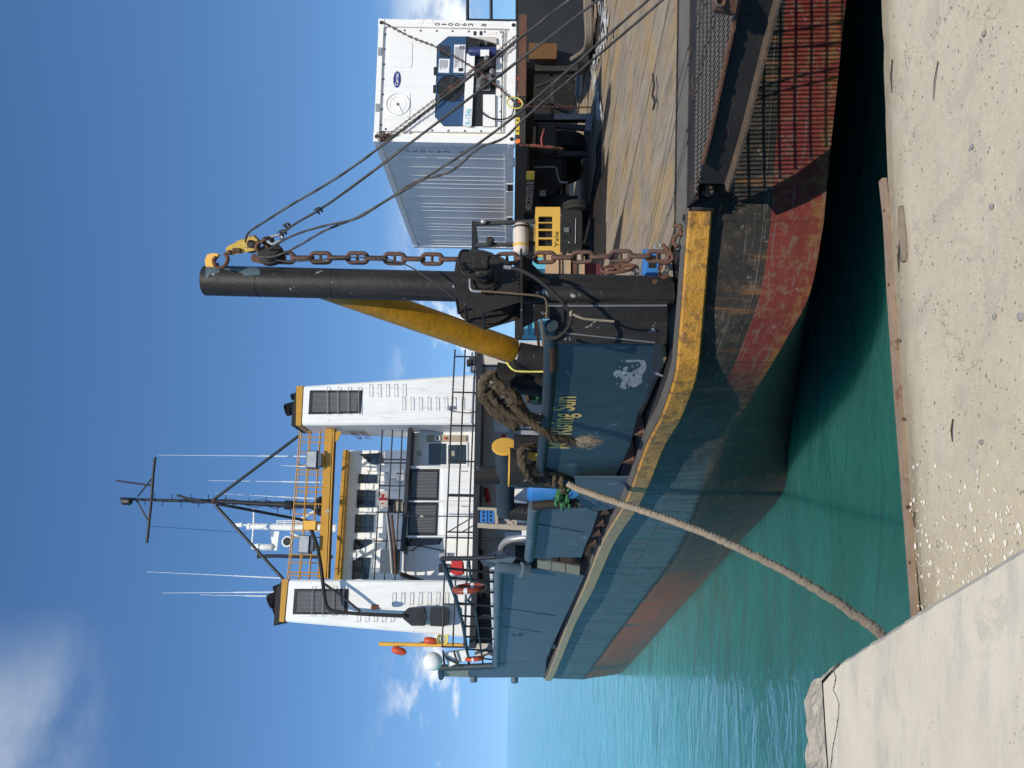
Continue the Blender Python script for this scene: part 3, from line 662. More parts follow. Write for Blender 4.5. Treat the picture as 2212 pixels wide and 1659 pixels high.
L(math_n(nt, 'ADD', math_n(nt, 'MULTIPLY', nA, 0.3), 0.36), b.inputs['Roughness']); b.inputs['Specular IOR Level'].default_value = 0.4
bp = NN(nt, 'ShaderNodeBump'); bp.inputs['Strength'].default_value = 0.55; bp.inputs['Distance'].default_value = 0.02
L(math_n(nt, 'ADD', math_n(nt, 'ADD', math_n(nt, 'MULTIPLY', nB, 0.7), math_n(nt, 'MULTIPLY', rib, 0.22)), math_n(nt, 'ADD', math_n(nt, 'MULTIPLY', noise_n(nt, o, 1.3, 3), 2.2), math_n(nt, 'MULTIPLY', seam, 0.35))), bp.inputs['Height']); L(bp.outputs[0], b.inputs['Normal'])
me.materials.append(m); hull = bpy.data.objects.new('hull', me); col.objects.link(hull); attach(hull, ship)

# gold rubbing strake along the deck edge
m_g, nt, b, t = new_mat('strake_gold'); L = nt.links.new; o = t.outputs['Object']
n1 = noise_n(nt, o, 2.0, 6, 0.6); n2 = noise_n(nt, o, 7, 9, 0.7, 0.4); n3 = noise_n(nt, o, 45, 5)
c = mix_n(nt, n1, (0.34, 0.150, 0.018), (0.58, 0.315, 0.05))
c = mix_n(nt, ramp_n(nt, n2, 0.46, 0.62), c, mix_n(nt, n3, (0.12, 0.06, 0.018), (0.34, 0.18, 0.045)))
uvn = NN(nt, 'ShaderNodeUVMap'); su = NN(nt, 'ShaderNodeSeparateXYZ'); L(uvn.outputs[0], su.inputs[0])
pale = ramp_n(nt, su.outputs[0], u_of[9], u_of[12])
c = mix_n(nt, math_n(nt, 'MULTIPLY', pale, 0.75), c, mix_n(nt, n2, (0.30, 0.25, 0.14), (0.44, 0.37, 0.22)))
c = mix_n(nt, ramp_n(nt, noise_n(nt, o, 4.5, 8, 0.7), 0.66, 0.70), c, (0.22, 0.21, 0.19))
L(c, b.inputs['Base Color']); L(math_n(nt, 'ADD', math_n(nt, 'MULTIPLY', n2, 0.3), 0.3), b.inputs['Roughness'])
bp = NN(nt, 'ShaderNodeBump'); bp.inputs['Strength'].default_value = 0.9; bp.inputs['Distance'].default_value = 0.03
L(math_n(nt, 'ADD', n2, math_n(nt, 'MULTIPLY', noise_n(nt, o, 20, 5, 0.6), 0.4)), bp.inputs['Height']); L(bp.outputs[0], b.inputs['Normal'])
def outward(i):
    a, c2 = As[max(0, i - 1)], As[min(len(As) - 1, i + 1)]; d = (c2 - a); n = V((-d.y, d.x, 0)).normalized()
    return n if n.dot(V((-0.5, -1, 0))) > 0 else -n
def strake(name, i0, i1, prof, mat, parent=None, cap=True):
    v_, f_, uv_ = [], [], []; n = len(prof)
    for i in range(i0, i1 + 1):
        ow = outward(i)
        for (d, z) in prof:
            p = As[i] + ow * d + V((0, 0, z)); j = mnoise.noise(p * 3) * 0.012
            v_.append(p + ow * j); uv_.append((U[i], z))
    for i in range(i1 - i0):
        for k in range(n - 1): f_.append((i * n + k, (i + 1) * n + k, (i + 1) * n + k + 1, i * n + k + 1))
    f_.append(tuple(range(n))); f_.append(tuple(range((i1 - i0) * n, (i1 - i0 + 1) * n)))
    me = bpy.data.meshes.new(name); me.from_pydata(v_, [], f_); ul = me.uv_layers.new(name='UVMap')
    for lp in me.loops: ul.data[lp.index].uv = uv_[lp.vertex_index]
    bm = bmesh.new(); bm.from_mesh(me); bmesh.ops.recalc_face_normals(bm, faces=bm.faces); bm.to_mesh(me); bm.free()
    me.materials.append(M[mat] if isinstance(mat, str) else mat)
    o = bpy.data.objects.new(name, me); col.objects.link(o); attach(o, parent or ship); return o
strake('rubbing_strake', 4 * ST, 15 * ST, [(0.0, 0.0), (0.10, 0.0), (0.125, -0.02), (0.125, -0.22), (0.10, -0.245), (-0.02, -0.25)], m_g)
# waterway plate along the deck edge, just inside the strake
strake('waterway_plate', 4 * ST, 15 * ST, [(0.085, 0.004), (0.085, 0.012), (-0.10, 0.012), (-0.10, -0.02)], pmat('worn_grey_plate', (0.10, 0.095, 0.085), 0.7, var=0.35, rust=0.35, rustc=(0.16, 0.11, 0.07), bump=0.4))

# ---- deck: steel underneath, weathered planks on top
deck_poly = [a + V((0, 0, -0.06)) for a in As[3 * ST:15 * ST + 1]]
mb = MB(); mb.prism([V((7.5, 7.95, ZD - 0.06))] + deck_poly + [V((-2, 34, ZD - 0.06)), V((9, 34, ZD - 0.06)), V((16, 24, ZD - 0.06)), V((13, 8, ZD - 0.06))], (0, 0, -0.05))
deck = mb.build('deck', 'black_rust', ship)
m, nt, b, t = new_mat('deck_plank'); L = nt.links.new; o = t.outputs['Object']
ang = math.radians(14); gv = map_n(nt, o, (9, 0.55, 9)); 
rv = NN(nt, 'ShaderNodeVectorRotate'); rv.rotation_type = 'Z_AXIS'; rv.inputs['Angle'].default_value = -math.radians(24); L(o, rv.inputs['Vector'])
gv = map_n(nt, rv.outputs[0], (8, 0.6, 8)); g1 = noise_n(nt, gv, 1.6, 7, 0.65, 0.5); g2 = noise_n(nt, map_n(nt, rv.outputs[0], (22, 1.2, 20)), 2.5, 5, 0.6)
n1 = noise_n(nt, o, 0.9, 4, 0.5); n2 = noise_n(nt, o, 3.3, 7, 0.65)
oi = NN(nt, 'ShaderNodeObjectInfo')
c = mix_n(nt, g1, (0.18, 0.14, 0.095), (0.44, 0.365, 0.265))
c = mix_n(nt, math_n(nt, 'MULTIPLY', ramp_n(nt, n1, 0.45, 0.62), 0.65), c, (0.38, 0.245, 0.095))
c = mix_n(nt, math_n(nt, 'MULTIPLY', ramp_n(nt, noise_n(nt, map_n(nt, o, (1, 1, 1), (7, 3, 0)), 1.2, 5), 0.52, 0.66), 0.4), c, (0.22, 0.215, 0.205))
c = mix_n(nt, math_n(nt, 'MULTIPLY', ramp_n(nt, g2, 0.50, 0.70), 0.75), c, (0.10, 0.085, 0.068))
sm = noise_n(nt, map_n(nt, rv.outputs[0], (2.2, 0.5, 1), (4, 1, 0)), 2.0, 7, 0.7, 0.6)
c = mix_n(nt, math_n(nt, 'MULTIPLY', ramp_n(nt, sm, 0.52, 0.64), 0.55), c, (0.12, 0.105, 0.085))
c = mix_n(nt, math_n(nt, 'MULTIPLY', oi.outputs['Random'], 0.25), c, (0.17, 0.14, 0.105))
L(c, b.inputs['Base Color']); b.inputs['Roughness'].default_value = 0.8; b.inputs['Specular IOR Level'].default_value = 0.25
bp = NN(nt, 'ShaderNodeBump'); bp.inputs['Strength'].default_value = 0.7; bp.inputs['Distance'].default_value = 0.012
L(math_n(nt, 'ADD', g1, math_n(nt, 'MULTIPLY', g2, 0.6)), bp.inputs['Height']); L(bp.outputs[0], b.inputs['Normal'])
M['plank'] = m
# planks laid fore and aft, clipped to the deck outline by their own ends
pa = V((-math.sin(math.radians(24)), math.cos(math.radians(24)), 0)); pt = V((math.cos(math.radians(24)), math.sin(math.radians(24)), 0))
org = V((1.75, 8.42, ZD)); RP = random.Random(5)
w = 0.0; k = 0
while w < 13.0:
    wd = RP.uniform(0.50, 0.64); s0 = org + pt * w
    # start on the sill line Y = 8.42, end at the far deck
    st = (8.42 + 0.0 * w - s0.y) / pa.y
    y = st + RP.uniform(0.0, 0.03); segs = []
    ln = RP.uniform(3.4, 5.2)
    while y < 26:
        e = y + ln; ln = RP.uniform(4.5, 6.5); segs.append((y, min(e, 26))); y = e
    for (a0, a1) in segs:
        a = org + pt * (w + 0.004) + pa * (a0 + 0.006); q = pt * (wd - 0.008); h = 0.030 + RP.uniform(-0.006, 0.008)
        v0 = a + V((0, 0, -0.03)); d1 = pa * (a1 - a0 - 0.012)
        skew = 0.0
        mb = MB(); n = 6
        tp = []
        for i in range(n + 1):
            u = i / n; z = h + RP.uniform(-0.004, 0.004)
            ex = -pa * ((q.y) / pa.y) if i == 0 and a0 == segs[0][0] else V((0, 0, 0))
            p0, p1 = v0 + d1 * u, v0 + d1 * u + q + ex
            jj = RP.uniform(-0.006, 0.006) * (0 < i < n)
            tp.append((p0 + V((0, 0, z)) + pt * jj, p1 + V((0, 0, z + RP.uniform(-0.003, 0.003))) + pt * jj, p1 + pt * jj, p0 + pt * jj))
        for i in range(n):
            A0, B0 = tp[i], tp[i + 1]
            mb.add([A0[0], A0[1], B0[1], B0[0], A0[2], B0[2], A0[3], B0[3]], [(0, 1, 2, 3), (1, 4, 5, 2), (0, 3, 7, 6)])
        mb.add(list(tp[0]), [(0, 1, 2, 3)]); mb.add(list(tp[-1]), [(0, 1, 2, 3)])
        if a.x < 9: mb.build('plank', 'plank', deck)
    w += wd; k += 1
# short planks on the port side of the first one
w = 0.0
for wd, st, ln in ((0.56, 0.45, 15), (0.52, 1.1, 14)):
    w -= wd; a = org + pt * (w + 0.008) + pa * st
    MB().box(a + V((0, 0, -0.03)), pt * (wd - 0.016), pa * ln, V((0, 0, 0.032))).build('plank', 'plank', deck)
# steel sill between planks and ramp
mb = MB(); mb.box((1.45, 7.92, ZD - 0.03), (8, 0, 0), (0, 0.46, 0), (0, 0, 0.042)); mb.build('sill_plate', pmat('worn_sill', (0.13, 0.12, 0.10), 0.7, var=0.35, rust=0.3, rustc=(0.2, 0.15, 0.1), bump=0.4), ship)
mb = MB(); mb.bar((1.5, 8.40, ZD + 0.016), (9, 8.40, ZD + 0.016), 0.02, 0.02); mb.build('weld_bead', 'black_rust', ship)

# ---- the lowered ramp
ramp = empty('ramp', (3, 7.5, ZD), None, None); attach(ramp, ship)
rt = [onz(x, y, ZD + 0.03) for x, y in [(1503, 404), (1517.6, 353), (1536, 279), (1588, 37), (1597.5, 0), (1690, -400)]]
rb = [V((p.x, p.y, ZD - 0.26)) for p in rt]
M['dark_steel'] = pmat('dark_ramp_steel', (0.022, 0.021, 0.02), 0.6, var=0.35, rust=0.3, rustc=(0.10, 0.055, 0.035), bump=0.5)
M['flange'] = pmat('rusty_flange', (0.10, 0.075, 0.055), 0.7, var=0.4, rust=0.45, rustc=(0.19, 0.10, 0.055), bump=0.6, scale=4)
mb = MB()
for i in range(len(rt) - 1):
    a, c2 = rt[i], rt[i + 1]; d = (c2 - a).normalized(); n = V((-d.y, d.x, 0)); n = n if n.x > 0 else -n
    mb.box(a + n * 0.05 - V((0, 0, 0.29)), c2 - a, n * 0.03, V((0, 0, 0.27)))
mb.build('side_beam', 'dark_steel', ramp)
mb = MB()
for i in range(len(rt) - 1):
    a, c2 = rt[i], rt[i + 1]; d = (c2 - a).normalized(); n = V((-d.y, d.x, 0)); n = n if n.x > 0 else -n
    mb.prism([a - V((0, 0, 0.31)) - n * 0.06, c2 - V((0, 0, 0.31)) - n * 0.06, c2 - V((0, 0, 0.30)) + n * 0.06, a - V((0, 0, 0.30)) + n * 0.06], (0, 0, 0.022))
mb.build('lower_flange', 'flange', ramp)
mb = MB()
q = resample(rt[1:], 0.045)
for i in range(len(q) - 1):
    a, c2 = q[i], q[i + 1]; d = (c2 - a).normalized(); n = V((-d.y, d.x, 0)); n = n if n.x > 0 else -n; j = R.uniform(-0.008, 0.008)
    mb.box(a - n * 0.025 + n * j - V((0, 0, 0.012 + R.uniform(0, 0.006))), c2 - a, n * (0.06 + R.uniform(0, 0.02)), V((0, 0, 0.02)))
mb.build('upper_flange', 'rust', ramp)
# open bar mesh between the beams: twisted flat bars one way, rods the other
far = V((7.4, 8.0, 0)); mesh_a = V((1.80, 7.56, ZD + 0.005)); mesh_b = V((7.4, 7.95, ZD + 0.005))
rd = (rt[4] - rt[1]).normalized(); MB().box((1.82, 7.55, ZD - 0.03), (6, 0, 0), (0, 0.365, 0), (0, 0, 0.03)).build('hinge_plate', 'black_rust', ramp)
rx = V((1, 0.0, 0))
m_mesh = pmat('mesh_steel', (0.13, 0.115, 0.095), 0.65, metal=0.1, var=0.3, rust=0.25, rustc=(0.16, 0.09, 0.05), bump=0.2)
mb = MB(); Lr = 4.6
for i in range(128):
    x_ = 0.06 + i * 0.044; ln_ = min(1.0, x_ / 0.68 / 3.6)          # each bar stops at the side beam
    p = mesh_a + V((x_, 0, 0.0)); mb.bar(p, p + V((0.62, -3.6, 0)) * ln_, 0.015, 0.016)
for i in range(22):
    p = mesh_a + rd * (0.08 + i * 0.19) + V((0.02, 0, 0.004)); mb.bar(p, p + V((5.2, 0, 0)), 0.014, 0.014)
grate = mb.build('bar_mesh', m_mesh, ramp); grate['kind'] = 'stuff'
# hinge knuckle at the corner
mb = MB(); h0 = P(1527, 432, 7.75)
mb.prism([P(1497, 462, 7.86), P(1492, 440, 7.86), P(1505, 402, 7.8), P(1545, 398, 7.7), P(1552, 430, 7.75), P(1540, 462, 7.86)], (0.06, 0.22, 0))
mb.build('hinge_bracket', 'black_rust', ramp, bevel=0.008)
mb = MB(); c0 = P(1531, 412, 7.68); mb.lathe(c0, (0.35, 1, 0), [(-0.03, 0.035), (0.0, 0.06), (0.05, 0.06), (0.3, 0.05)], 20); mb.build('hinge_pin', 'flange', ramp, smooth=40)
mb = MB(); mb.prism([P(1548, 0, 5.95), P(1556, -60, 5.9), P(1590, -60, 5.85), P(1594, 0, 5.9), P(1590, 30, 6.0), P(1545, 22, 6.05)], (0.03, 0.10, 0)); mb.build('lifting_lug', 'rust', ramp, bevel=0.006)
mb = MB(); mb.ring(P(1556, 2, 5.93), (0.25, 1, 0.1), 0.035, 0.014, 14, 6); mb.build('lug_eye', 'flange', ramp, smooth=60)
mb = MB(); mb.tube(spline([P(1472, 496, 8.02), P(1465, 505, 8.06), P(1457, 514, 8.1), P(1455, 525, 8.1), P(1464, 533, 8.05)], 5), 0.022, 8); mb.build('deck_hook', 'rust', ship, smooth=60)
mb = MB(); mb.tube([P(1456, 488, 8.1), P(1470, 487, 8.05)], 0.02, 8); mb.tube([P(1470, 487, 8.05), P(1472, 510, 8.03)], 0.02, 8); mb.build('deck_cleat', 'rust', ship, smooth=60)

# ================================================================ BULWARKS, POST, WINCH, BITTS
def lerp2(a, b, u): return (a[0] + (b[0] - a[0]) * u, a[1] + (b[1] - a[1]) * u)
def panel(name, pl, px, mat, parent, th=0.012, sub=0):
    q = [pl(x, y) for x, y in px]; return MB().prism(q, pl.n * th).build(name, mat, parent)
def pipe(name, pts, r, mat, parent, n=12): return MB().tube(pts, r, n).build(name, mat, parent, smooth=50)
# outline planes, 0.12 m inboard of the deck edge
near_pl = plane2((0.48, 8.42), (-1.78, 12.25), 0.10)
side_pl = plane2((As[11 * ST].x, As[11 * ST].y), (As[15 * ST].x, As[15 * ST].y), 0.10)
corner_pl = plane2((0.95, 8.22), (0.30, 8.45), 0.10)
# paint of the name panel: dark teal with bright scuffs
m_n = pmat('name_panel_paint', (0.028, 0.056, 0.075), 0.45, var=0.35, scale=1.6, rust=0.06, streak=0.7, streakc=(0.015, 0.027, 0.036), bump=0.4, bscale=3.5, chips=0.10, chipc=(0.12, 0.16, 0.19))
bw = panel('bulwark_panel', near_pl, [(1190, 738), (1186, 870), (1176, 955), (1170, 1012), (1242, 1037), (1260, 1040), (1330, 1028), (1362, 960), (1378, 893), (1397, 858), (1413, 742)], m_n, ship)
bw['label'] = 'dark teal bulwark panel bearing the ship name'
pipe('bulwark_rail', [near_pl(x, y, -0.02) for x, y in [(1191, 702), (1189, 742), (1187, 800), (1184, 870), (1174, 958), (1168, 1012)]], 0.075, 'navy', ship, 16)
pipe('bulwark_rail', [near_pl(x, y, -0.02) for x, y in [(1190, 741), (1190, 794)]], 0.0765, 'rust', ship, 16)['label'] = 'bare rusty stretch of the bulwark rail'
pipe('panel_lip', [near_pl(x, y, -0.01) for x, y in [(1172, 1014), (1205, 1024), (1236, 1036), (1252, 1042)]], 0.05, 'black_rust', ship)
# bare scrape in the paint
mb = MB(); RR = random.Random(3)
sc = [(1330, 800), (1324, 808), (1332, 818), (1338, 811), (1346, 822), (1340, 828), (1338, 838), (1350, 836), (1352, 826), (1362, 834), (1372, 838), (1386, 826), (1388, 812), (1394, 800), (1396, 786), (1392, 777), (1380, 776), (1368, 776), (1352, 778), (1349, 782), (1362, 783), (1380, 781), (1385, 790), (1376, 800), (1370, 812), (1365, 812), (1368, 802), (1358, 806), (1350, 812), (1345, 806), (1340, 800)]
mb.add([near_pl(x + RR.uniform(-1.5, 1.5), y + RR.uniform(-1.5, 1.5), -0.004) for x, y in sc], [tuple(range(len(sc)))])
for k in range(26):
    cx_, cy_ = RR.gauss(1366, 17), RR.gauss(808, 17); r_ = RR.uniform(1.2, 5.5); n_ = 7
    mb.add([near_pl(cx_ + r_ * RR.uniform(0.5, 1.5) * math.cos(t * 6.28 / n_), cy_ + r_ * 0.8 * RR.uniform(0.5, 1.5) * math.sin(t * 6.28 / n_), -0.004 - 0.0002 * k) for t in range(n_)], [tuple(range(n_))])
mb.build('paint_scrape', pmat('bare_scraped_steel', (0.32, 0.34, 0.37), 0.5, metal=0.2, var=0.7, scale=16, bump=0.5), bw)
# name lettering: slanting, condensed
a0, a1 = near_pl(1236, 957), near_pl(1232, 857); h_ = 0.26
rt_ = (a1 - a0); w_ = rt_.length
text('MV Rising Sun', 'ship_name', 'gold_ink', bw, near_pl(1246, 968), near_pl(1263, 856) - near_pl(1246, 968), Z3, (near_pl(1263, 856) - near_pl(1246, 968)).length, 0.42, 0.008, bold=0.016)
# black plate that carries on to the post
bp_ = panel('bulwark_plate', corner_pl, [(1140, 655), (1187, 660), (1188, 742), (1440, 742), (1443, 650)], 'black', ship)
mb = MB(); mb.bar(corner_pl(1160, 661, -0.012), corner_pl(1440, 660, -0.012), 0.012, 0.02); mb.bar(corner_pl(1205, 718, -0.01), corner_pl(1415, 740, -0.01), 0.010, 0.016); mb.build('weld_seam', 'steel', bp_)
# stays and gussets under the panel, seen through the freeing port
for x0, y0, x1, y1 in [(1408, 800, 1432, 812), (1404, 802, 1430, 812)]:
    pipe('freeing_bar', [near_pl(x0, y0, 0.05), near_pl(x1, y1, 0.02)], 0.012, 'galv', ship, 8)
for x0, y0, x1, y1, x2, y2 in [(1370, 940, 1392, 934, 1392, 945), (1338, 1000, 1370, 994, 1366, 1003)]:
    MB().prism([near_pl(x0, y0), near_pl(x1, y1), near_pl(x2, y2)], near_pl.n * 0.25 + V((0.12, 0.05, 0))).build('gusset', 'rust', ship)
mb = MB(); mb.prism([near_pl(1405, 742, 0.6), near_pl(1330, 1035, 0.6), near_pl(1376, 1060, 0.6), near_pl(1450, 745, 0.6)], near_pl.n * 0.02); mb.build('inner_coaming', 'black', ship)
# ---- low panel where the mooring line leads out, then the second and third panels
lo = panel('bulwark_panel', side_pl, [(1240, 1030), (1246, 1056), (1252, 1088), (1276, 1100), (1290, 1104), (1342, 1095), (1356, 1060), (1360, 1030)], 'teal', ship); lo['label'] = 'low blue grey panel under the mooring line'
p2_ = panel('bulwark_panel', side_pl, [(1154, 1095), (1278, 1094), (1281, 1104), (1292, 1106), (1279, 1146), (1264, 1178), (1256, 1204), (1222, 1203), (1149, 1206)], 'teal', ship); p2_['label'] = 'middle blue grey bulwark panel'
pipe('bulwark_rail', [side_pl(x, y, -0.01) for x, y in [(1153, 1094), (1150, 1130), (1147, 1170), (1143, 1205)]], 0.095, 'teal', ship, 16)
pipe('fairlead_pipe', [side_pl(x, y, -0.03) for x, y in [(1152, 1093), (1180, 1090), (1215, 1088), (1243, 1087)]], 0.075, 'black_rust', ship, 16)
mb = MB(); mb.ring(side_pl(1244, 1087, -0.03), side_pl(1244, 1087) - side_pl(1215, 1088), 0.07, 0.022, 18, 8); mb.build('pipe_mouth', 'rust', ship, smooth=60)
for y in (1113, 1138, 1160, 1182):
    x = 1293 - (y - 1106) * 0.365
    MB().prism([side_pl(x + 2, y, 0.02), side_pl(x + 22, y - 12, 0.02), side_pl(x + 26, y - 2, 0.02)], side_pl.n * 0.3 + V((0.12, 0, 0))).build('gusset', 'rust', ship)
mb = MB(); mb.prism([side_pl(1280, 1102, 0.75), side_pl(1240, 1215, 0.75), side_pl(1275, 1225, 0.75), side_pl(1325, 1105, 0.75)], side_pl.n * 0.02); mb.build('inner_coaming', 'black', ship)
for k in range(3):
    x0, x1 = 1161 + k * 31, 1190 + k * 31; s0, s1 = 0.17 * (x0 - 1161), 0.17 * (x1 - 1161)
    panel('filler_plate', side_pl, [(x0, 1210 + s0), (x1, 1210 + s1), (x1, 1227 + s1), (x0, 1227 + s0)], 'beige', ship, 0.03)
p3_ = panel('bulwark_panel', side_pl, [(1075, 1228), (1166, 1229), (1262, 1244), (1222, 1330), (1180, 1424), (1062, 1436), (1075, 1300)], 'teal', ship)
p3_['label'] = 'long blue grey bulwark panel at the far end'
panel('bulwark_panel', side_pl, [(958, 1442), (1062, 1436), (1180, 1424), (1178, 1463), (1020, 1464), (1000, 1460), (956, 1462)], 'teal', ship)['label'] = 'high end panel of the bulwark'
panel('beige_board', side_pl.back(-0.02), [(959, 1442), (1012, 1444), (1012, 1463), (960, 1461)], 'beige', ship)
mb = MB(); mb.bar(side_pl(967, 1451, -0.04), side_pl(996, 1455, -0.04), 0.03, 0.03); mb.build('white_strip', 'white', ship)
pipe('bulwark_rail', [side_pl(x, y, -0.01) for x, y in [(1078, 1228), (1076, 1290), (1074, 1360), (1072, 1438)]], 0.10, 'teal', ship, 16)
pipe('bulwark_rail', [side_pl(x, y, -0.01) for x, y in [(1072, 1438), (1010, 1441), (956, 1442), (952, 1448), (953, 1463)]], 0.11, 'navy', ship, 14)
pipe('fairlead_pipe', [side_pl(x, y, -0.02) for x, y in [(1074, 1226), (1100, 1227), (1132, 1231)]], 0.11, 'teal', ship, 14)
pipe('pipe_collar', [side_pl(1125, 1231, -0.05), side_pl(1141, 1233, -0.05)], 0.16, 'teal', ship, 14)
for x0, x1, y in ((1015, 1032, 1464), (1103, 1120, 1466)):
    c0 = side_pl((x0 + x1) / 2, y); MB().lathe(c0, side_pl.n * -1, [(-0.05, 0.14), (0.12, 0.14), (0.17, 0.10), (0.18, 0.03)], 14).build('fender_boss', 'teal', ship, smooth=50)
# plate seams, scupper, number plate
mb = MB()
for x0, y0, x1, y1 in [(1062, 1436, 1180, 1424), (1076, 1312, 1200, 1330), (1074, 1350, 1170, 1366), (1160, 1132, 1262, 1150)]:
    mb.bar(side_pl(x0, y0, -0.004), side_pl(x1, y1, -0.004), 0.012, 0.03)
mb.build('plate_seam', 'navy', ship)
MB().prism([side_pl(x, y, -0.006) for x, y in [(1192, 1391), (1200, 1393), (1200, 1402), (1189, 1401)]], side_pl.n * 0.004).build('scupper', 'louver', ship)
MB().prism([side_pl(x, y, -0.006) for x, y in [(1111, 1354), (1131, 1355), (1131, 1375), (1111, 1374)]], side_pl.n * 0.004).build('name_plate', 'teal', ship)
text('MV\nKDN', 'plate_letters', 'ink', ship, side_pl(1129, 1373, -0.008), side_pl(1129, 1356) - side_pl(1129, 1373), Z3, 0.35, 0.32, 0.004)
# ---- sloping pipe barrier above the far panel
bar_pl = side_pl.back(0.35)
pipe('barrier_rail', [bar_pl(x, y) for x, y in [(1071, 1203), (1020, 1206), (955, 1207)]], 0.05, 'rail', ship, 10)
pipe('barrier_rail', [bar_pl(x, y) for x, y in [(955, 1207), (968, 1245), (984, 1290), (999, 1345), (1008, 1400), (1014, 1440)]], 0.05, 'navy', ship, 10)
pipe('barrier_rail', [bar_pl(x, y) for x, y in [(1012, 1205), (1017, 1250), (1021, 1280), (1011, 1296), (1028, 1320), (1034, 1370), (1044, 1438)]], 0.032, 'navy', ship, 10)
for x0, y0, x1 in [(967, 1228, 1074), (972, 1248, 1072), (981, 1272, 1072), (990, 1303, 1072), (996, 1330, 1072), (1001, 1352, 1071), (1005, 1375, 1071), (1010, 1402, 1071), (1013, 1420, 1070)]:
    pipe('barrier_post', [bar_pl(x0, y0), bar_pl(x1, y0 + (x1 - x0) * 0.09)], 0.03, 'rail', ship, 8)
mb = MB(); mb.tube([side_pl.back(0.5)(1064, 1225), side_pl.back(0.5)(1066, 1330), side_pl.back(0.5)(1069, 1432)], 0.07, 10); mb.build('white_pipe', 'white', ship, smooth=50)

# ================================================================ POST, STRUT, WINCH
pb = onz(1446, 630, ZD); pt_ = P(443, 606, pb.y)
post = MB().lathe(pb, pt_ - pb, [(-0.02, 0.172), (0.03, 0.172), ((pt_ - pb).length - 0.01, 0.168), ((pt_ - pb).length, 0.163)], 40).build('post', 'black', ship, smooth=40)
M['bluegrey_patch'] = pmat('blue_grey_touch_up', (0.085, 0.125, 0.15), 0.5, var=0.15, bump=0.3)
updir = (pt_ - pb).normalized()
def on_post(x, y, lift=0.0):
    """a point on the near side of the post's skin"""
    r = ray(x, y); d = r - updir * r.dot(updir); e = EYE - pb; e = e - updir * e.dot(updir)
    A2, B2, C2 = d.dot(d), 2 * d.dot(e), e.dot(e) - (0.169 + lift) ** 2
    disc = max(0, B2 * B2 - 4 * A2 * C2); return EYE + r * ((-B2 - math.sqrt(disc)) / (2 * A2))
def patch(name, px, mat, parent, lift=0.003):
    fine = []
    for a, c2 in zip(px, px[1:] + px[:1]):
        for k in range(4): fine.append(lerp2(a, c2, k / 4))
    cxy = (sum(p[0] for p in px) / len(px), sum(p[1] for p in px) / len(px)); n = len(fine); vs = []
    for u in (1, 0.66, 0.33):
        vs += [on_post(*lerp2(cxy, p, u), lift) for p in fine]
    vs.append(on_post(*cxy, lift))
    fs = [(r * n + i, r * n + (i + 1) % n, (r + 1) * n + (i + 1) % n, (r + 1) * n + i) for r in range(2) for i in range(n)] + [(2 * n + i, 2 * n + (i + 1) % n, 3 * n) for i in range(n)]
    return MB().add(vs, fs).build(name, mat, parent)
patch('paint_patch', [(444, 578), (455, 576), (470, 576), (475, 583), (474, 589), (452, 592), (449, 600), (444, 600)], 'bluegrey_patch', post)
patch('paint_patch', [(482, 578), (510, 578), (523, 581), (535, 577), (557, 578), (562, 585), (561, 593), (530, 596), (520, 589), (508, 586), (484, 582)], 'bluegrey_patch', post)
patch('paint_patch', [(1409, 605), (1417, 603), (1421, 608), (1416, 613), (1409, 612)], 'rust', post)
for x in (560, 720, 905):
    u_ = (x - 443) / (1446 - 443); c_ = pt_.lerp(pb, u_); mb = MB(); mb.ring(c_, updir, 0.1695, 0.003, 40, 6); mb.build('weld_ring', 'black', post, smooth=60)
# padeye plate at the top
mb = MB(); mb.prism([P(444, 577, pb.y - 0.10), P(442, 562, pb.y - 0.1), P(447, 549, pb.y - 0.1), P(462, 546, pb.y - 0.1), P(474, 549, pb.y - 0.1), P(468, 556, pb.y - 0.1), P(458, 560, pb.y - 0.1), P(462, 570, pb.y - 0.1), P(470, 577, pb.y - 0.1)], (0, 0.05, 0)); mb.build('padeye', 'cap_yellow', post, bevel=0.006)
# front pipe
f0, f1 = onz(1452, 641, ZD), P(1150, 636, pb.y - 0.22)
MB().lathe(f0 + V((0, -0.05, 0)), f1 - f0 - V((0, -0.05, 0)), [(0, 0.098), ((f1 - f0).length - 0.06, 0.098), ((f1 - f0).length + 0.02, 0.08), ((f1 - f0).length + 0.06, 0.03)], 24).build('front_pipe', 'black', ship, smooth=40)
# yellow strut
s0, s1 = P(690, 612, 8.98), P(1104, 757, 10.15)
MB().lathe(s0, s1 - s0, [(0, 0.165)] + [((s1 - s0).length * u, 0.168) for u in (0.1, 0.3, 0.5, 0.7, 0.9)] + [((s1 - s0).length, 0.168), ((s1 - s0).length + 0.03, 0.158), ((s1 - s0).length + 0.05, 0.12)], 40).build('strut', 'yellow', ship, smooth=35)
pipe('strut_foot', [P(1118, 770, 10.2), P(1160, 778, 10.2), P(1230, 790, 10.2)], 0.19, 'black', ship, 24)
pipe('strut_stub', [P(1105, 800, 10.5), P(1150, 800, 10.6)], 0.15, 'black', ship, 20)
pipe('side_post', [P(1070, 812, 10.6), P(1125, 822, 10.6), P(1200, 832, 10.6)], 0.19, 'black', ship, 24)
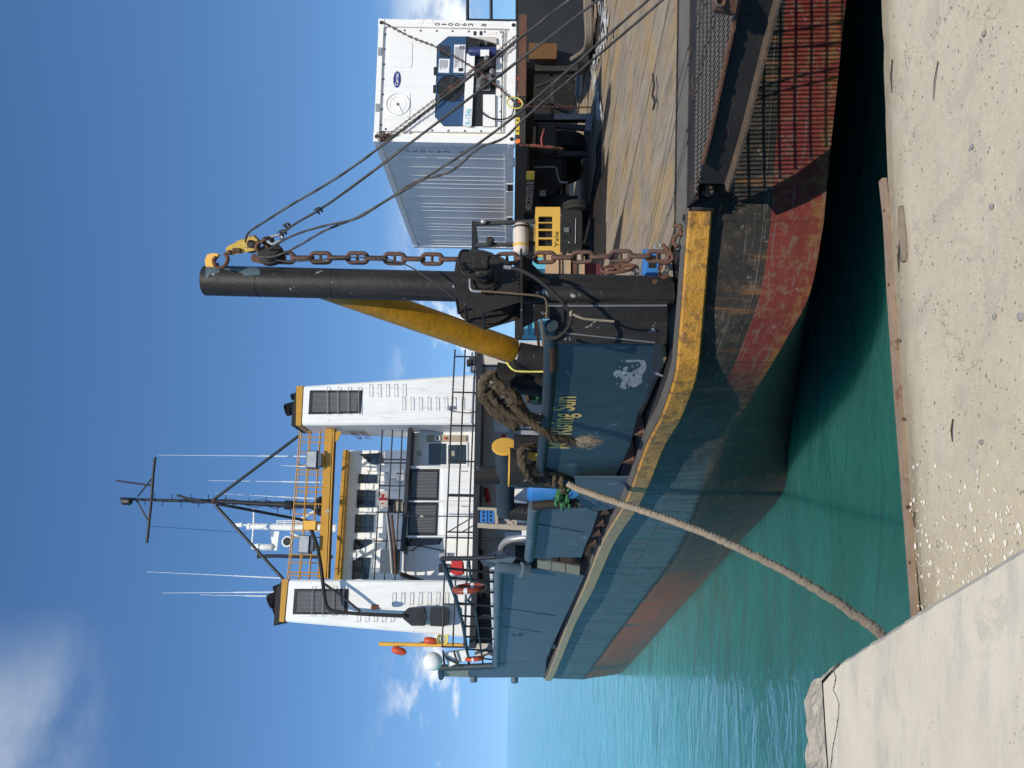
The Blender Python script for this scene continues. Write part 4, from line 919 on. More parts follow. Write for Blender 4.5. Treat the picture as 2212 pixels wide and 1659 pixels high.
# ---- winch
wn = empty('winch', P(1060, 615, 8.4), None, None); attach(wn, ship)
wc = P(1058, 606, 8.25); wa = V((-0.30, 0.95, 0)).normalized()          # axis runs back and to port
wx = wa.cross(Z3).normalized()
def wpt(x, y, d): r = ray(x, y); q = EYE + r * ((wc - EYE).dot(wa) / r.dot(wa)); return q + wa * d
hexpx = [(979, 602), (984, 568), (992, 548), (1006, 539), (1024, 537), (1045, 540), (1064, 546), (1100, 585), (1124, 597), (1126, 652), (1100, 660), (1044, 676), (1010, 662), (990, 648), (982, 632)]
MB().prism([wpt(x, y, 0) for x, y in hexpx], wa * 0.018).build('cheek_plate', 'black', wn, bevel=0.004)
MB().prism([wpt(x, y, 0.46) for x, y in hexpx], wa * 0.018).build('cheek_plate', 'black_rust', wn, bevel=0.004)
dc = wpt(1050, 606, 0)
MB().lathe(dc, wa, [(0.02, 0.33), (0.05, 0.33), (0.055, 0.17), (0.40, 0.17), (0.405, 0.33), (0.44, 0.33)], 36).build('drum', 'black_rust', wn, smooth=35)
mb = MB()
for i in range(9): mb.ring(dc + wa * (0.08 + i * 0.035), wa, 0.185, 0.018, 28, 6)
mb.build('wound_wire', 'wire', wn, smooth=60)
for x, y in [(990, 556), (985, 640), (1044, 674), (1005, 660), (1120, 600)]: pipe('tie_rod', [wpt(x, y, 0), wpt(x, y, 0.46)], 0.014, 'black', wn, 8)
mb = MB()
mb.lathe(wpt(1047, 602, 0), -wa, [(0, 0.17), (0.03, 0.17), (0.035, 0.145), (0.06, 0.145), (0.065, 0.10), (0.16, 0.10), (0.17, 0.085), (0.20, 0.085), (0.205, 0.05)], 24); mb.build('motor', 'black', wn, smooth=35)
mb = MB(); mb.lathe(wpt(1012, 590, -0.16), V((0, 0, 1)), [(-0.10, 0.03), (-0.09, 0.045), (0.09, 0.045), (0.10, 0.03)], 14); mb.build('valve_block', 'black', wn, smooth=40)
mb = MB(); mb.cbox(wpt(1040, 590, -0.22), wx * 0.14, wa * 0.10, Z3 * 0.17); mb.build('valve_block', 'black', wn, bevel=0.015)
mb = MB()
for k in range(10):
    t = 2 * math.pi * k / 10; mb.cyl(wpt(1047, 602, -0.028) + (wx * math.cos(t) + Z3 * math.sin(t)) * 0.157, wpt(1047, 602, -0.05) + (wx * math.cos(t) + Z3 * math.sin(t)) * 0.157, 0.012, n=6)
for k in range(6):
    t = 2 * math.pi * k / 6 + 0.3; mb.cyl(wpt(1047, 602, -0.2) + (wx * math.cos(t) + Z3 * math.sin(t)) * 0.068, wpt(1047, 602, -0.22) + (wx * math.cos(t) + Z3 * math.sin(t)) * 0.068, 0.012, n=6)
for k in range(7): q = wpt(1119, 598 + k * 8, -0.004); mb.cyl(q, q - wa * 0.014, 0.010, n=6)
mb.build('bolt_heads', 'black_rust', wn)
hz = -0.2
pipe('short_hose', spline([wpt(1014, 560, hz), wpt(1000, 566, hz - 0.05), wpt(994, 585, hz - 0.05), wpt(1004, 612, hz - 0.06), wpt(1030, 620, hz - 0.06), wpt(1058, 612, hz - 0.05), wpt(1062, 596, hz)], 5), 0.014, 'black', wn, 8)
pipe('hose_fitting', spline([wpt(1016, 612, -0.1), wpt(1017, 633, -0.12), wpt(1024, 639, -0.12), wpt(1040, 640, -0.12)], 4), 0.013, 'galv', wn, 8)
pipe('brown_hose', spline([wpt(1038, 639, -0.12), wpt(1080, 641, -0.11), wpt(1125, 644, -0.1), wpt(1165, 645, -0.06), wpt(1180, 652, -0.02), wpt(1182, 680, 0.1)], 6), 0.012, pmat('brown_hose', (0.14, 0.10, 0.055), 0.7, var=0.3, bump=0.2), wn, 8)
pipe('hose_fitting', [wpt(1088, 591, -0.16), wpt(1104, 592, -0.15)], 0.022, 'galv', wn, 10)
hs = [wpt(1104, 592, -0.15), wpt(1130, 606, -0.22), wpt(1165, 632, -0.27), wpt(1200, 660, -0.24), wpt(1222, 683, -0.2), wpt(1230, 692, -0.18), wpt(1230, 710, -0.18), wpt(1218, 728, -0.15), wpt(1200, 737, -0.1), wpt(1184, 730, -0.02), wpt(1180, 716, 0.08)]
pipe('long_hose', spline(hs, 6), 0.019, 'tyre', wn, 10)
mb = MB(); twisted(mb, resample(spline([wpt(1228, 690, -0.2), wpt(1236, 696, -0.2), wpt(1260, 704, -0.19), wpt(1300, 706, -0.17), wpt(1322, 707, -0.16)], 6), 0.01), 0.014, 8); mb.ring(wpt(1231, 693, -0.19), V((0.2, 0.2, 1)), 0.028, 0.012, 12, 6); mb.build('lashing_cord', 'rope', wn, smooth=60)
# platform shelf and its gussets
MB().prism([wpt(1124, 544, -0.05), wpt(1124, 716, -0.05), wpt(1124, 716, -0.05) + V((0.1, 0.5, 0)), wpt(1124, 544, -0.05) + V((0.1, 0.5, 0))], (0, 0, -0.022)).build('shelf', 'black', wn)
MB().prism([wpt(1128, 548, 0.02), wpt(1189, 592, 0.16), wpt(1190, 600, 0.16), wpt(1128, 600, 0.02)], wa * 0.02).build('shelf_gusset', 'black', wn)
MB().prism([wpt(1128, 654, 0.02), wpt(1128, 706, 0.02), wpt(1182, 672, 0.1), wpt(1182, 650, 0.1)], wa * 0.02).build('shelf_gusset', 'black', wn)

# ================================================================ BITTS
def pP(x, y, Yd): return P(x, y, Yd)
pipe('mooring_bitt', [P(1099, 1009, 12.0), P(1215, 1014, 12.0)], 0.30, 'black', ship, 36)
bt = MB().lathe(P(1098.5, 1009, 12.0), updir, [(-0.02, 0.304), (0.0, 0.304), (0.004, 0.295)], 36).build('bitt_cap', 'cap_yellow', ship)
pipe('bitt_horn', [P(1153, 1000, 11.9), P(1153, 984, 11.45)], 0.085, 'black', ship, 20)
c0 = P(1153, 984, 11.45); MB().lathe(c0, (0.55, -1, 0), [(-0.01, 0.088), (0.005, 0.088), (0.008, 0.06)], 22).build('horn_cap', 'cap_yellow', ship)
ha, hb = P(1090, 966, 12.7), P(1092, 1108, 13.6)
pipe('bitt_crossbar', [ha, hb], 0.155, 'navy', ship, 28)
MB().lathe(ha, ha - hb, [(0, 0.157), (0.012, 0.157), (0.016, 0.14)], 28).build('crossbar_cap', 'cap_yellow', ship)
dd = (ha - hb).normalized()
MB().lathe(ha - dd * 0.1 + V((0.0, 0, 0.0)), dd, [(0.10, 0.21), (0.125, 0.21), (0.13, 0.18)], 30).build('crossbar_disc', 'cap_yellow', ship)
for (x0, y0, x1, y1, Yd, r) in [(1110, 958, 1180, 960, 12.75, 0.15), (1026, 1028, 1082, 1026, 13.1, 0.16), (1100, 1104, 1190, 1110, 13.55, 0.15)]:
    pipe('bitt_post', [P(x0, y0, Yd), P(x1, y1, Yd)], r, 'black', ship, 26)

# ================================================================ SUPERSTRUCTURE
def SP(Yc): return Plane(P(1100, 1090, Yc), ax)           # upright planes square to the ship, Yc metres off
_z = {'A': (219.4, 932.6, .4378), 'B': (548.6, 768.0, .2728), 'C': (384.0, 493.7, .3472), 'K1': (576.0, 932.6, .119), 'K2': (493.7, 1097.2, .13226),
      'K3': (713.2, 932.6, .1984), 'K4': (877.8, 1206.9, .16533), 'K5': (1014.9, 932.6, .13226), 'K6': (932.6, 850.3, .11574), 'K7': (987.5, 1097.2, .13226), 'K8': (219.4, 960.0, .13226)}
def zz(k, *pts):
    a, b2, s_ = _z[k]; return [(a + x * s_, b2 + y * s_) for x, y in pts]
def rect(x0, y0, x1, y1): return [(x0, y0), (x0, y1), (x1, y1), (x1, y0)]
def pan(name, pl, px, mat, parent, th=0.03): return MB().prism([pl(x, y) for x, y in px], pl.n * th).build(name, mat, parent)
def louver(pl, px, parent, n=20, along='y'):
    """a framed louvre with its blades; px = corners (top right, top left, bottom left, bottom right of the opening)"""
    f = pan('louver', pl.back(-0.02), px, 'louver', parent, 0.05); a, b2, c2, d2 = px; mb = MB()
    for i in range(1, n):
        u = i / n; p0, p1 = lerp2(a, b2, 0.07 + 0.86 * u), lerp2(d2, c2, 0.07 + 0.86 * u)
        q0, q1 = lerp2(p0, p1, 0.07), lerp2(p0, p1, 0.93)
        w0, w1 = pl(*q0, -0.035), pl(*q1, -0.035)
        mb.bar(w0, w1, 0.018, 0.03)
    s_ = mb.build('louver_slats', 'louver_slat', f if f.parent.parent is None else parent); s_['kind'] = 'stuff'
    mb = MB()
    for p0, p1 in ((a, b2), (b2, c2), (c2, d2), (d2, a)): mb.bar(pl(*p0, -0.05), pl(*p1, -0.05), 0.06, 0.06)
    return f
FP = SP(27.4)
def funnel(name, front, depth, lo_shift, caps, parent):
    pass
M['funnel_black'] = pmat('sooty_black', (0.012, 0.012, 0.012), 0.7, var=0.4, bump=0.3)
# ---- starboard funnel
fs_ = empty('funnel', FP(1031, 860), None, None); attach(fs_, ship)
def funnel_body(em, front, back_d):
    pts = [FP(x, y) for x, y in front]; bk = [FP(x, y) + ax * d for (x, y), d in zip(front, back_d)]
    n = len(pts); MB().add(pts + bk, [tuple(range(n)), tuple(range(n, 2 * n))] + [(i, (i + 1) % n, n + (i + 1) % n, n + i) for i in range(n)]).build('casing', 'white', em, bevel=0.06)
funnel_body(fs_, [(654, 833.5), (1036, 808), (1036, 917), (900, 917), (650, 918.5)], [1.6, 3.2, 3.2, 3.0, 1.6])
pan('gold_band', FP.back(-0.012), [(640, 834), (654, 833.2), (650, 919), (639, 919)], 'gold', fs_, 1.63)
MB().prism([FP(x, y) for x, y in [(641, 834), (632, 875), (629, 919), (640, 919)]], ax * 1.58).build('top_casing', 'funnel_black', fs_)
def exhaust(em, x, y, r, ln, Yo=0.6):
    c = FP(x, y, Yo); d = V((-0.25, -0.55, 0.8)).normalized()
    mb = MB(); mb.lathe(c - d * ln, d, [(0, r), (ln, r), (ln, r * 0.86), (ln - 0.12, r * 0.84)], 22); mb.build('exhaust_pipe', 'funnel_black', em, smooth=40)
for x, y in zz('B', (255, 432)): exhaust(fs_, x, y, 0.24, 0.6)
for x, y in zz('B', (298, 330)): exhaust(fs_, x, y, 0.12, 0.35)
louver(FP, [(669, 843), (666, 895), (779, 893), (783, 843)], fs_, 17)
lp = FP.back(-0.10)
def rung(em, px):
    p = [lp(*q) for q in px]; b0, b1 = FP(*px[0]), FP(*px[-1])
    MB().tube([b0] + p + [b1], 0.011, 6).build('rung', 'galv', em)
for i in range(4):
    x0 = 577 + i * 67.5 / 4 * 0 + 0
for k in range(4): x, = [zz('B', (580 + k * 83, 0))[0][0]]; rung(fs_, [(x, 768 + 250 * .2728), (x + 0.5, 768 + 470 * .2728)])
for k in range(5): x = 548.6 + (915 + k * 66) * .2728; rung(fs_, [(x, 768 + 228 * .2728), (x + 0.5, 768 + 325 * .2728)])
for k in range(8): x = 548.6 + (1175 + k * 67) * .2728; rung(fs_, [(x, 768 + 332 * .2728), (x + 0.5, 768 + 432 * .2728)])
# lettering on its inboard side
fa = FP(652, 918.5); sidepl = Plane(fa, -tr)
text('MUSTER\nSTATION', 'lettering', 'red_ink', fs_, sidepl(806, 948) - tr * 0.02, -ax, Z3, 1.7, 0.62, 0.0)
# ---- port funnel
fp_ = empty('funnel', FP(1031, 1310), None, None); attach(fp_, ship)
funnel_body(fp_, [(622, 1252), (1030, 1254), (1025, 1378), (911, 1368), (762, 1356), (614, 1343)], [1.6, 3.0, 3.0, 2.6, 2.2, 1.6])
pan('gold_band', FP.back(-0.012), [(609, 1251.5), (622, 1251.5), (613, 1344), (603, 1343)], 'gold', fp_, 1.63)
MB().prism([FP(x, y) for x, y in [(610, 1252), (596, 1272), (594, 1300), (591, 1352), (604, 1344)]], ax * 1.58).build('top_casing', 'funnel_black', fp_)
for x, y, r in ((581, 1300, 0.25), (592, 1274, 0.13), (591, 1321, 0.13)): exhaust(fp_, x, y, r, 0.5)
louver(FP, [(636, 1272), (632, 1327), (750, 1328), (753, 1272)], fp_, 17)
for k in range(4): x = 219.4 + (1040 + k * 52) * .4378; rung(fp_, [(x, 932.6 + 765 * .4378), (x - 1, 932.6 + 910 * .4378)])
for k in range(5): x = 219.4 + (1262 + k * 42) * .4378; rung(fp_, [(x, 932.6 + 905 * .4378), (x - 1, 932.6 + 938 * .4378)])
for k in range(8): x = 219.4 + (1437 + k * 43.5) * .4378; rung(fp_, [(x, 932.6 + 795 * .4378), (x - 1, 932.6 + 855 * .4378)])
# ---- first-level deck slab and the house beneath it
slab_pl = SP(26.7)
mb = MB(); mb.prism([slab_pl(x, y) for x, y in [(1029, 752), (1043, 752), (1031, 1260), (1027, 1400), (1013, 1400), (1019, 1260)]], ax * 8); mb.build('boat_deck', 'rail', ship)
hp = SP(29.2)
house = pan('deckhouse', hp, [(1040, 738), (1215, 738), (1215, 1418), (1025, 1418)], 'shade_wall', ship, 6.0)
pan('door', hp.back(-0.03), [(1067, 886), (1113, 886), (1113, 931), (1072, 934), (1067, 928)], 'white_wall', house, 0.03)
pan('window', hp.back(-0.02), rect(1058, 868, 1068, 884), 'glass', house, 0.02)
pan('doorway', hp.back(-0.012), rect(1113, 1178, 1160, 1230), 'louver', house, 0.012)
pan('window', hp.back(-0.02), rect(1083, 938, 1093, 950), 'red', house, 0.02)
for y0, y1, x in [(1178, 1260, 1034), (1188, 1262, 1040), (1268, 1300, 1046)]: pipe('service_pipe', [hp(x, y0, -0.12), hp(x, y1, -0.12)], 0.05, 'rust', house, 8)
pipe('fire_main', [hp(1049, 1055, -0.2), hp(1056, 1085, -0.2)], 0.09, 'red', house, 10)
for y in (790, 1120, 1165, 1330): pipe('deck_stanchion', [slab_pl(1040, y, 0.15), slab_pl(1040, y, 0.15) - V((0, 0, 2.6))], 0.05, 'rail', ship, 10)
# dark store lining behind the barrier
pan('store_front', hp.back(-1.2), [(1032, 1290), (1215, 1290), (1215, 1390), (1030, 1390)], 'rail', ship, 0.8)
# ---- first-level rails
def railing(pl, tops, posts, r, mat, name='railing'):
    mb = MB()
    for line in tops: mb.tube([pl(x, y) for x, y in line], r, 8)
    for (x0, y0, x1, y1) in posts: mb.tube([pl(x0, y0), pl(x1, y1)], r, 8)
    o_ = mb.build(name, mat, ship, smooth=60); o_['kind'] = 'stuff' if False else 'thing'; del o_['kind']; return o_
r1 = SP(26.75)
railing(r1, [[(983, 755), (974, 921), (962, 1204), (958, 1290), (955.5, 1397)], [(1005, 755), (997, 932), (986, 1204), (978, 1395)], [(1027, 755), (1021, 932), (1010, 1204), (1002, 1395)]],
        [(982.5 - (y - 768) * .047, y, 1044 - (y - 700) * .022, y + 1.5) for y in (770, 847, 919, 996, 1068, 1071, 1149, 1161, 1305, 1397)] , 0.028, 'rail')
pipe('rail_brace', [r1(*zz('K3', (1295, 1085))[0]), r1(*zz('K3', (1560, 925))[0])], 0.022, 'rail', ship, 6)
pipe('rail_brace', [r1(*zz('K3', (1440, 1090))[0]), r1(*zz('K3', (1570, 1015))[0])], 0.022, 'rail', ship, 6)
# ---- second-level house between the funnels
H2 = SP(28.9)
h2 = pan('upper_house', H2, [(884, 905), (1038, 905), (1028, 1262), (866, 1262)], 'white_wall', ship, 4.5)
pan('window_frame', H2.back(-0.05), rect(922, 955, 1010, 1006), 'white', h2, 0.05)
pan('window', H2.back(-0.06), rect(926, 958, 964, 1003), 'glass', h2, 0.02)
pan('window', H2.back(-0.06), rect(968, 961, 1007, 1002), 'glass', h2, 0.02)
pan('notice', H2.back(-0.066), rect(975, 974, 982, 985), 'timber', h2, 0.01)
nbp = H2.back(-0.08)
pan('notice_board', nbp, rect(922, 940, 1007, 953.5), 'beige', h2, 0.08)
mb = MB(); mb.ring(nbp(945, 946.5, -0.03), ax, 0.10, 0.03, 18, 8); mb.build('lifebuoy_emblem', 'label_white', h2, smooth=60)
pan('alarm_box', nbp.back(-0.04), rect(960, 944, 965, 949), 'red', h2, 0.04)
mb = MB(); mb.lathe(H2(906, 978, -0.15), ax, [(0, 0.05), (0.02, 0.09), (0.1, 0.09), (0.15, 0.05)], 14); mb.build('wall_lamp', 'lamp', h2, smooth=40)
# louvre casing standing proud
LP_ = SP(28.2)
lc = pan('louver_casing', LP_, [(879, 1006), (1036, 1006), (1030, 1160), (872, 1160)], 'white_wall', ship, 0.75)
louver(LP_, [(886, 1013), (884, 1080), (947, 1081), (949, 1013)], lc, 19)
louver(LP_, [(883, 1085), (880, 1156), (944, 1157), (947, 1085)], lc, 19)
louver(H2, [(884, 1164), (880, 1180), (950, 1176), (956, 1164)], h2, 14)
for y0, y1 in ((1012, 1078), (1088, 1154)):
    d_ = pan('door', LP_.back(-0.04), rect(956, y0, 1024, y1), 'white', lc, 0.04)
    pipe('door_handle', [LP_(996, y0 + 6, -0.08), LP_(1008, y0 + 6, -0.08)], 0.02, 'galv', lc, 6)
mb = MB()
for y in (1009, 1083, 1159): mb.tube([LP_(880, y, -0.06), LP_(1028, y, -0.06)], 0.035, 8)
mb.build('white_edge_pipe', 'white', lc, smooth=50)['kind'] = 'stuff'
pan('junction_box', H2.back(-0.12), rect(881, 1190, 893, 1205), 'white', h2, 0.12)
pan('junction_box', H2.back(-0.2), rect(948, 1195, 968, 1205), 'galv', h2, 0.2)
pipe('cable_run', spline([H2(870, 1190, -0.05), H2(876, 1196, -0.05), H2(892, 1188, -0.05), H2(905, 1180, -0.05), H2(930, 1184, -0.05), H2(960, 1190, -0.05)], 5), 0.02, 'rail', h2, 6)
# ---- bridge deck edge and its rails
b2 = SP(27.9)
mb = MB(); mb.prism([b2(x, y) for x, y in [(881, 925), (889, 925), (880, 1090), (872, 1190), (864, 1190), (872, 1090)]], ax * 4.0); mb.build('bridge_deck', 'rail', ship)
railing(SP(28.0), [[(826, 928), (818, 1080), (808, 1255)], [(848, 928), (840, 1080), (830, 1255)], [(869, 928), (862, 1080), (853, 1255)]],
        [(822, 992, 884, 993), (822, 1000, 884, 1000), (818, 1049, 878, 1050), (812, 1106, 874, 1107), (809, 1169, 868, 1168)], 0.026, 'rail')
M['shaded_flag_cloth'] = pmat('shaded_flag_cloth', (0.42, 0.38, 0.34), 0.85, var=0.15, bump=0.1); M['shaded_flag_red'] = pmat('shaded_flag_red', (0.28, 0.02, 0.03), 0.85, var=0.15, bump=0)  # flag white and red dulled, shade put into the cloth colours
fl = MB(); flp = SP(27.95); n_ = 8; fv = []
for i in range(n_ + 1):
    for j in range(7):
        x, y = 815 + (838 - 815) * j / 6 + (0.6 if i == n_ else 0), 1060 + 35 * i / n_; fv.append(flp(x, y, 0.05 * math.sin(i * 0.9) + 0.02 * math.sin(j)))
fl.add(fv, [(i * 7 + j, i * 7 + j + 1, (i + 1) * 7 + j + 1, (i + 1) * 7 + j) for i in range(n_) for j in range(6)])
flag = fl.build('flag', 'shaded_flag_cloth', smooth=60); tag(flag, 'white flag with a red cross hung on the bridge rail', 'flag')
for px in ([(818, 1075), (836, 1075), (836, 1081), (818, 1081)], [(824, 1067), (830, 1067), (830, 1089), (824, 1089)]):
    mb = MB(); mb.prism([flp(x, y, 0.05 * math.sin((y - 1060) / 35 * 7.2) - 0.03) for x, y in px], flp.n * 0.004); mb.build('red_cross', 'shaded_flag_red', flag)
pan('rail_box', SP(28.1), rect(838, 1078, 866, 1106), 'louver', ship, 0.5)
pan('battery_box', SP(28.05), rect(856, 1084, 870, 1104), 'beige', ship, 0.3)
pan('cooler_unit', SP(27.7), [(822, 1186), (860, 1186), (858, 1240), (820, 1238)], 'grey_blue', ship, 0.6)
gp = SP(27.5); pipe('stowed_spar', [gp(836, 1108), gp(843, 1170), gp(848, 1240)], 0.075, 'steel', ship, 10)
pipe('stowed_spar', [gp(846, 1112), gp(852, 1180), gp(854, 1240)], 0.05, 'rust', ship, 8)
mb = MB(); mb.bar(b2(866, 1240, -0.1), b2(918, 1258, 0.9), 0.12, 0.1); mb.build('spar_brace', 'rail', ship)
pipe('deck_light_pole', [r1(866, 1114), r1(1024, 1116)], 0.022, 'rail', ship, 6)
MB().lathe(r1(912, 1115, -0.05), (0, 0, 1), [(-0.06, 0.03), (-0.03, 0.05), (0.03, 0.05), (0.06, 0.02)], 12).build('deck_light', 'beige', ship, smooth=50)
# ---- wheelhouse
WH = SP(31.0)
wh = pan('wheelhouse', WH, [(742, 973), (892, 973), (880, 1275), (722, 1275)], 'white_wall', ship, 4.0)
rf = pan('roof_edge', WH.back(-0.45), [(741, 972), (752, 972), (733, 1275), (720, 1275)], 'gold', wh, 4.8)
for px in ([(777, 981), (824, 978), (829, 998), (805, 1006)], [(775, 1024), (815, 1026), (814, 1044), (773, 1044)], [(772, 1058), (811, 1059), (810, 1096), (770, 1097)],
           [(768, 1111), (808, 1111), (806, 1150), (766, 1151)], [(765, 1165), (803, 1165), (801, 1186), (763, 1188)], [(762, 1205), (800, 1205), (796, 1250), (760, 1252)]):
    pan('window', WH.back(-0.05), px, 'glass', wh, 0.04)
for px in ([(795, 1002), (872, 1014), (872, 1022), (790, 1016)], [(762, 1196), (808, 1172), (812, 1182), (764, 1210)]):
    MB().prism([WH(x, y, -0.25) for x, y in px], ax * 0.24).build('pilaster', 'white', wh)
for y in (1051, 1103, 1157): pan('pilaster', WH.back(-0.12), [(789, y - 6), (880, y - 4), (878, y + 5), (788, y + 6)], 'white', wh, 0.11)
for x, y in ((866, 1030), (850, 1025)): pan('vent_box', WH.back(-0.3), rect(x - 10, y - 6, x + 6, y + 8), 'white', wh, 0.3)
# ---- yellow walkway between the funnels
BP = SP(27.9)
beam = MB(); beam.prism([BP(x, y) for x, y in [(703, 926), (718, 926), (704, 1250), (687, 1250)]], ax * 0.5); beam = beam.build('walkway_beam', 'gold', ship)
MB().prism([BP(x, y, 0.52) for x, y in [(702, 926), (705, 926), (690, 1250), (686, 1250)]], ax * 0.9).build('walkway_deck', 'gold', ship)
for k, (o_, r_) in enumerate(((-0.06, 0.03), (0.2, 0.035), (0.45, 0.025))):
    pipe('walkway_pipe', [BP(722 + 2 * k, 926, o_), BP(708 + 2 * k, 1250, o_)], r_, 'gold' if k != 1 else 'rust', ship, 8)
MB().prism([BP(x, y, -0.05) for x, y in [(718, 932), (738, 932), (730, 950), (719, 958)]], ax * 0.05).build('bracket', 'gold', ship)
MB().prism([BP(x, y, 0.45) for x, y in [(718, 932), (738, 932), (730, 950), (719, 958)]], ax * 0.05).build('bracket', 'gold', ship)
for off, nm in ((0.0, 0), (1.3, 1)):
    bq = BP.back(off); ys = (944, 1015, 1052, 1088, 1130, 1160, 1198, 1236) if not nm else (955, 978, 1005, 1024, 1062, 1110, 1145, 1215, 1243)
    railing(bq, [[(647.4 + 4 * nm, 930), (632 + 4 * nm, 1130), (620.5 + 4 * nm, 1252)], [(668.8 + 3 * nm, 930), (655.7 + 3 * nm, 1130), (645 + 3 * nm, 1252)], [(692 + nm, 930), (678 + nm, 1130), (667 + nm, 1252)]],
            [(647.4 + 4 * nm - (y - 930) * .0835, y, 705 - (y - 926) * .05, y + 1) for y in ys], 0.022, 'gold', 'walkway_rail')
def flood(px_lens, px_body, pl):
    e = empty('floodlight', pl(px_body[0][0], px_body[0][1]), None, None); attach(e, ship)
    pan('housing', pl.back(0.02), px_lens, 'grey_blue', e, 0.35)
    a = [lerp2((sum(p[0] for p in px_lens) / 4, sum(p[1] for p in px_lens) / 4), p, 0.88) for p in px_lens]
    pan('lens', pl.back(-0.01), a, 'lamp', e, 0.02); pan('ballast', pl.back(0.05), px_body, 'grey_blue', e, 0.3)
    pan('stirrup', pl.back(0.15), [(px_body[2][0], px_body[0][1] + 4), (px_body[2][0], px_body[1][1] - 4), (px_body[2][0] + 6, px_body[1][1] - 8), (px_body[2][0] + 6, px_body[0][1] + 8)], 'gold', e, 0.1)
flood([(662, 973), (660, 1010), (683, 1012), (685, 973)], [(685, 977), (683, 1009), (694, 1007), (695, 979)], SP(27.6))
flood([(646, 1155), (643, 1194), (666, 1196), (669, 1156)], [(669, 1157), (666, 1192), (676, 1190), (678, 1159)], SP(27.6))
MB().lathe(BP(708, 1104, -0.1), ax, [(0, 0.07), (0.02, 0.085), (0.1, 0.06), (0.14, 0.03)], 16).build('horn', 'beige', ship, smooth=40)
# ---- main mast
mp = SP(28.3)
mast = empty('mast', mp(690, 1093), None, None); attach(mast, ship)
mt = [(690, 1093), (640, 1091), (600, 1089.5), (560, 1088), (494, 1084), (463, 1083), (420, 1082), (378, 1081.5), (300, 1079), (260, 1077)]
MB().tube([mp(*q) for q in mt], [0.11, 0.11, 0.11, 0.09, 0.075, 0.08, 0.065, 0.055, 0.05, 0.05], 12).build('spar', 'rail', mast, smooth=60)
MB().lathe(mp(694, 1093.5), Z3, [(0, 0.36), (0.10, 0.34), (0.32, 0.12)], 16).build('mast_foot', 'rail', mast, smooth=40)
MB().lathe(mp(634, 1091), Z3, [(0, 0.13), (0.05, 0.17), (0.3, 0.17), (0.34, 0.13)], 14).build('collar', 'rail', mast, smooth=40)
MB().lathe(mp(466, 1083), Z3, [(0, 0.09), (0.02, 0.11), (0.12, 0.11), (0.14, 0.09)], 12).build('red_band', 'rust', mast)
pipe('crosstree', [mp(*q) for q in zz('K8', (875, 210), (845, 480), (815, 900), (740, 1610))], 0.05, 'rail', mast, 10)
for a, c2 in (((835, 540), (590, 850)), ((575, 920), (765, 1255))): pipe('crosstree_brace', [mp(*q) for q in zz('K8', a, c2)], 0.03, 'rail', mast, 8)
pipe('aerial', [mp(*q) for q in zz('K8', (240, 590), (295, 600), (820, 672))], 0.035, 'rail', mast, 8)
pipe('aerial', [mp(*q, -0.3) for q in zz('K8', (1235, 830), (1390, 880), (1640, 920))], 0.05, 'rail', mast, 8)
MB().lathe(mp(*zz('K8', (450, 930))[0], -0.1), Z3, [(-0.1, 0.08), (-0.05, 0.14), (0.2, 0.14), (0.25, 0.1)], 14).build('masthead_light', 'rail', mast, smooth=40)
for k, (x, y, sg) in enumerate([(865, 800, -1), (1150, 810, -1), (1460, 820, -1), (1745, 820, -1), (2030, 830, -1), (710, 990, 1), (995, 1000, 1), (1300, 1015, 1), (1585, 1025, 1)]):
    q = zz('K8', (x, y), (x, y - sg * 90), (x - sg * -18 if False else x - 20, y))[:3]
    MB().tube([mp(*q[1]), mp(*q[0]), mp(*q[2])], 0.014, 6).build('mast_step', 'rail', mast)
for x, y in [(538, 1088), (575, 1085), (600, 1095), (627, 1097)]: MB().tube([mp(x, y), mp(x, y + (14 if x > 580 else -12))], 0.014, 6).build('mast_step', 'rail', mast)
pipe('stay', [mp(462, 1079), FP(646, 941, 0.6)], 0.055, 'rail', mast, 8)
pipe('stay', [mp(466, 1092), FP(612, 1251, 0.6)], 0.055, 'rail', mast, 8)
pipe('stay', [mp(468, 1088), SP(30.5)(690, 1130)], 0.055, 'rail', mast, 8)
# ---- radar mast on the wheelhouse roof
rp = SP(31.5)
rm = empty('radar_mast', rp(735, 1140), None, None); attach(rm, ship)
MB().lathe(rp(725, 1141), rp(541, 1137) - rp(725, 1141), [(0, 0.15), (1.2, 0.15), (3.4, 0.12), (3.42, 0.14), (3.55, 0.14)], 18).build('pole', 'white', rm, smooth=40)
MB().prism([rp(x, y) for x, y in zz('K2', (675, 385), (825, 385), (785, 695), (725, 690))], ax * 0.1).build('radar_arm', 'white', rm)
mb = MB(); c_ = rp(*zz('K2', (960, 548))[0], -0.1); mb.ring(c_, ax, 0.19, 0.035, 22, 8); mb.lathe(c_, ax, [(0.02, 0.17), (0.2, 0.12), (0.3, 0.03)], 20); mb.build('loudhailer', 'white', rm, smooth=40)
MB().lathe(c_ + ax * -0.0, ax, [(-0.005, 0.16), (0.005, 0.16)], 20).build('hailer_mouth', 'louver', rm)
pipe('yard', [rp(*q) for q in zz('K2', (412, 10), (410, 250), (385, 580))], 0.035, 'white', rm, 8)
MB().lathe(rp(*zz('K2', (620, 640))[0]), Z3, [(-0.25, 0.10), (-0.2, 0.14), (0.2, 0.13), (0.24, 0.09), (0.3, 0.15), (0.5, 0.12), (0.6, 0.05)], 16).build('satellite_dome', 'white', rm, smooth=40)
MB().lathe(rp(*zz('K2', (260, 280))[0]), Z3, [(-0.2, 0.03), (0.05, 0.04), (0.1, 0.1), (0.4, 0.07)], 12).build('gps_aerial', 'white', rm, smooth=40)
pipe('roof_brace', [rp(*q) for q in zz('K2', (1010, 400), (1480, 640))], 0.04, 'white', rm, 8)
pipe('roof_brace', [rp(*q) for q in zz('K2', (1390, 60), (1170, 190))], 0.05, 'white', rm, 8)
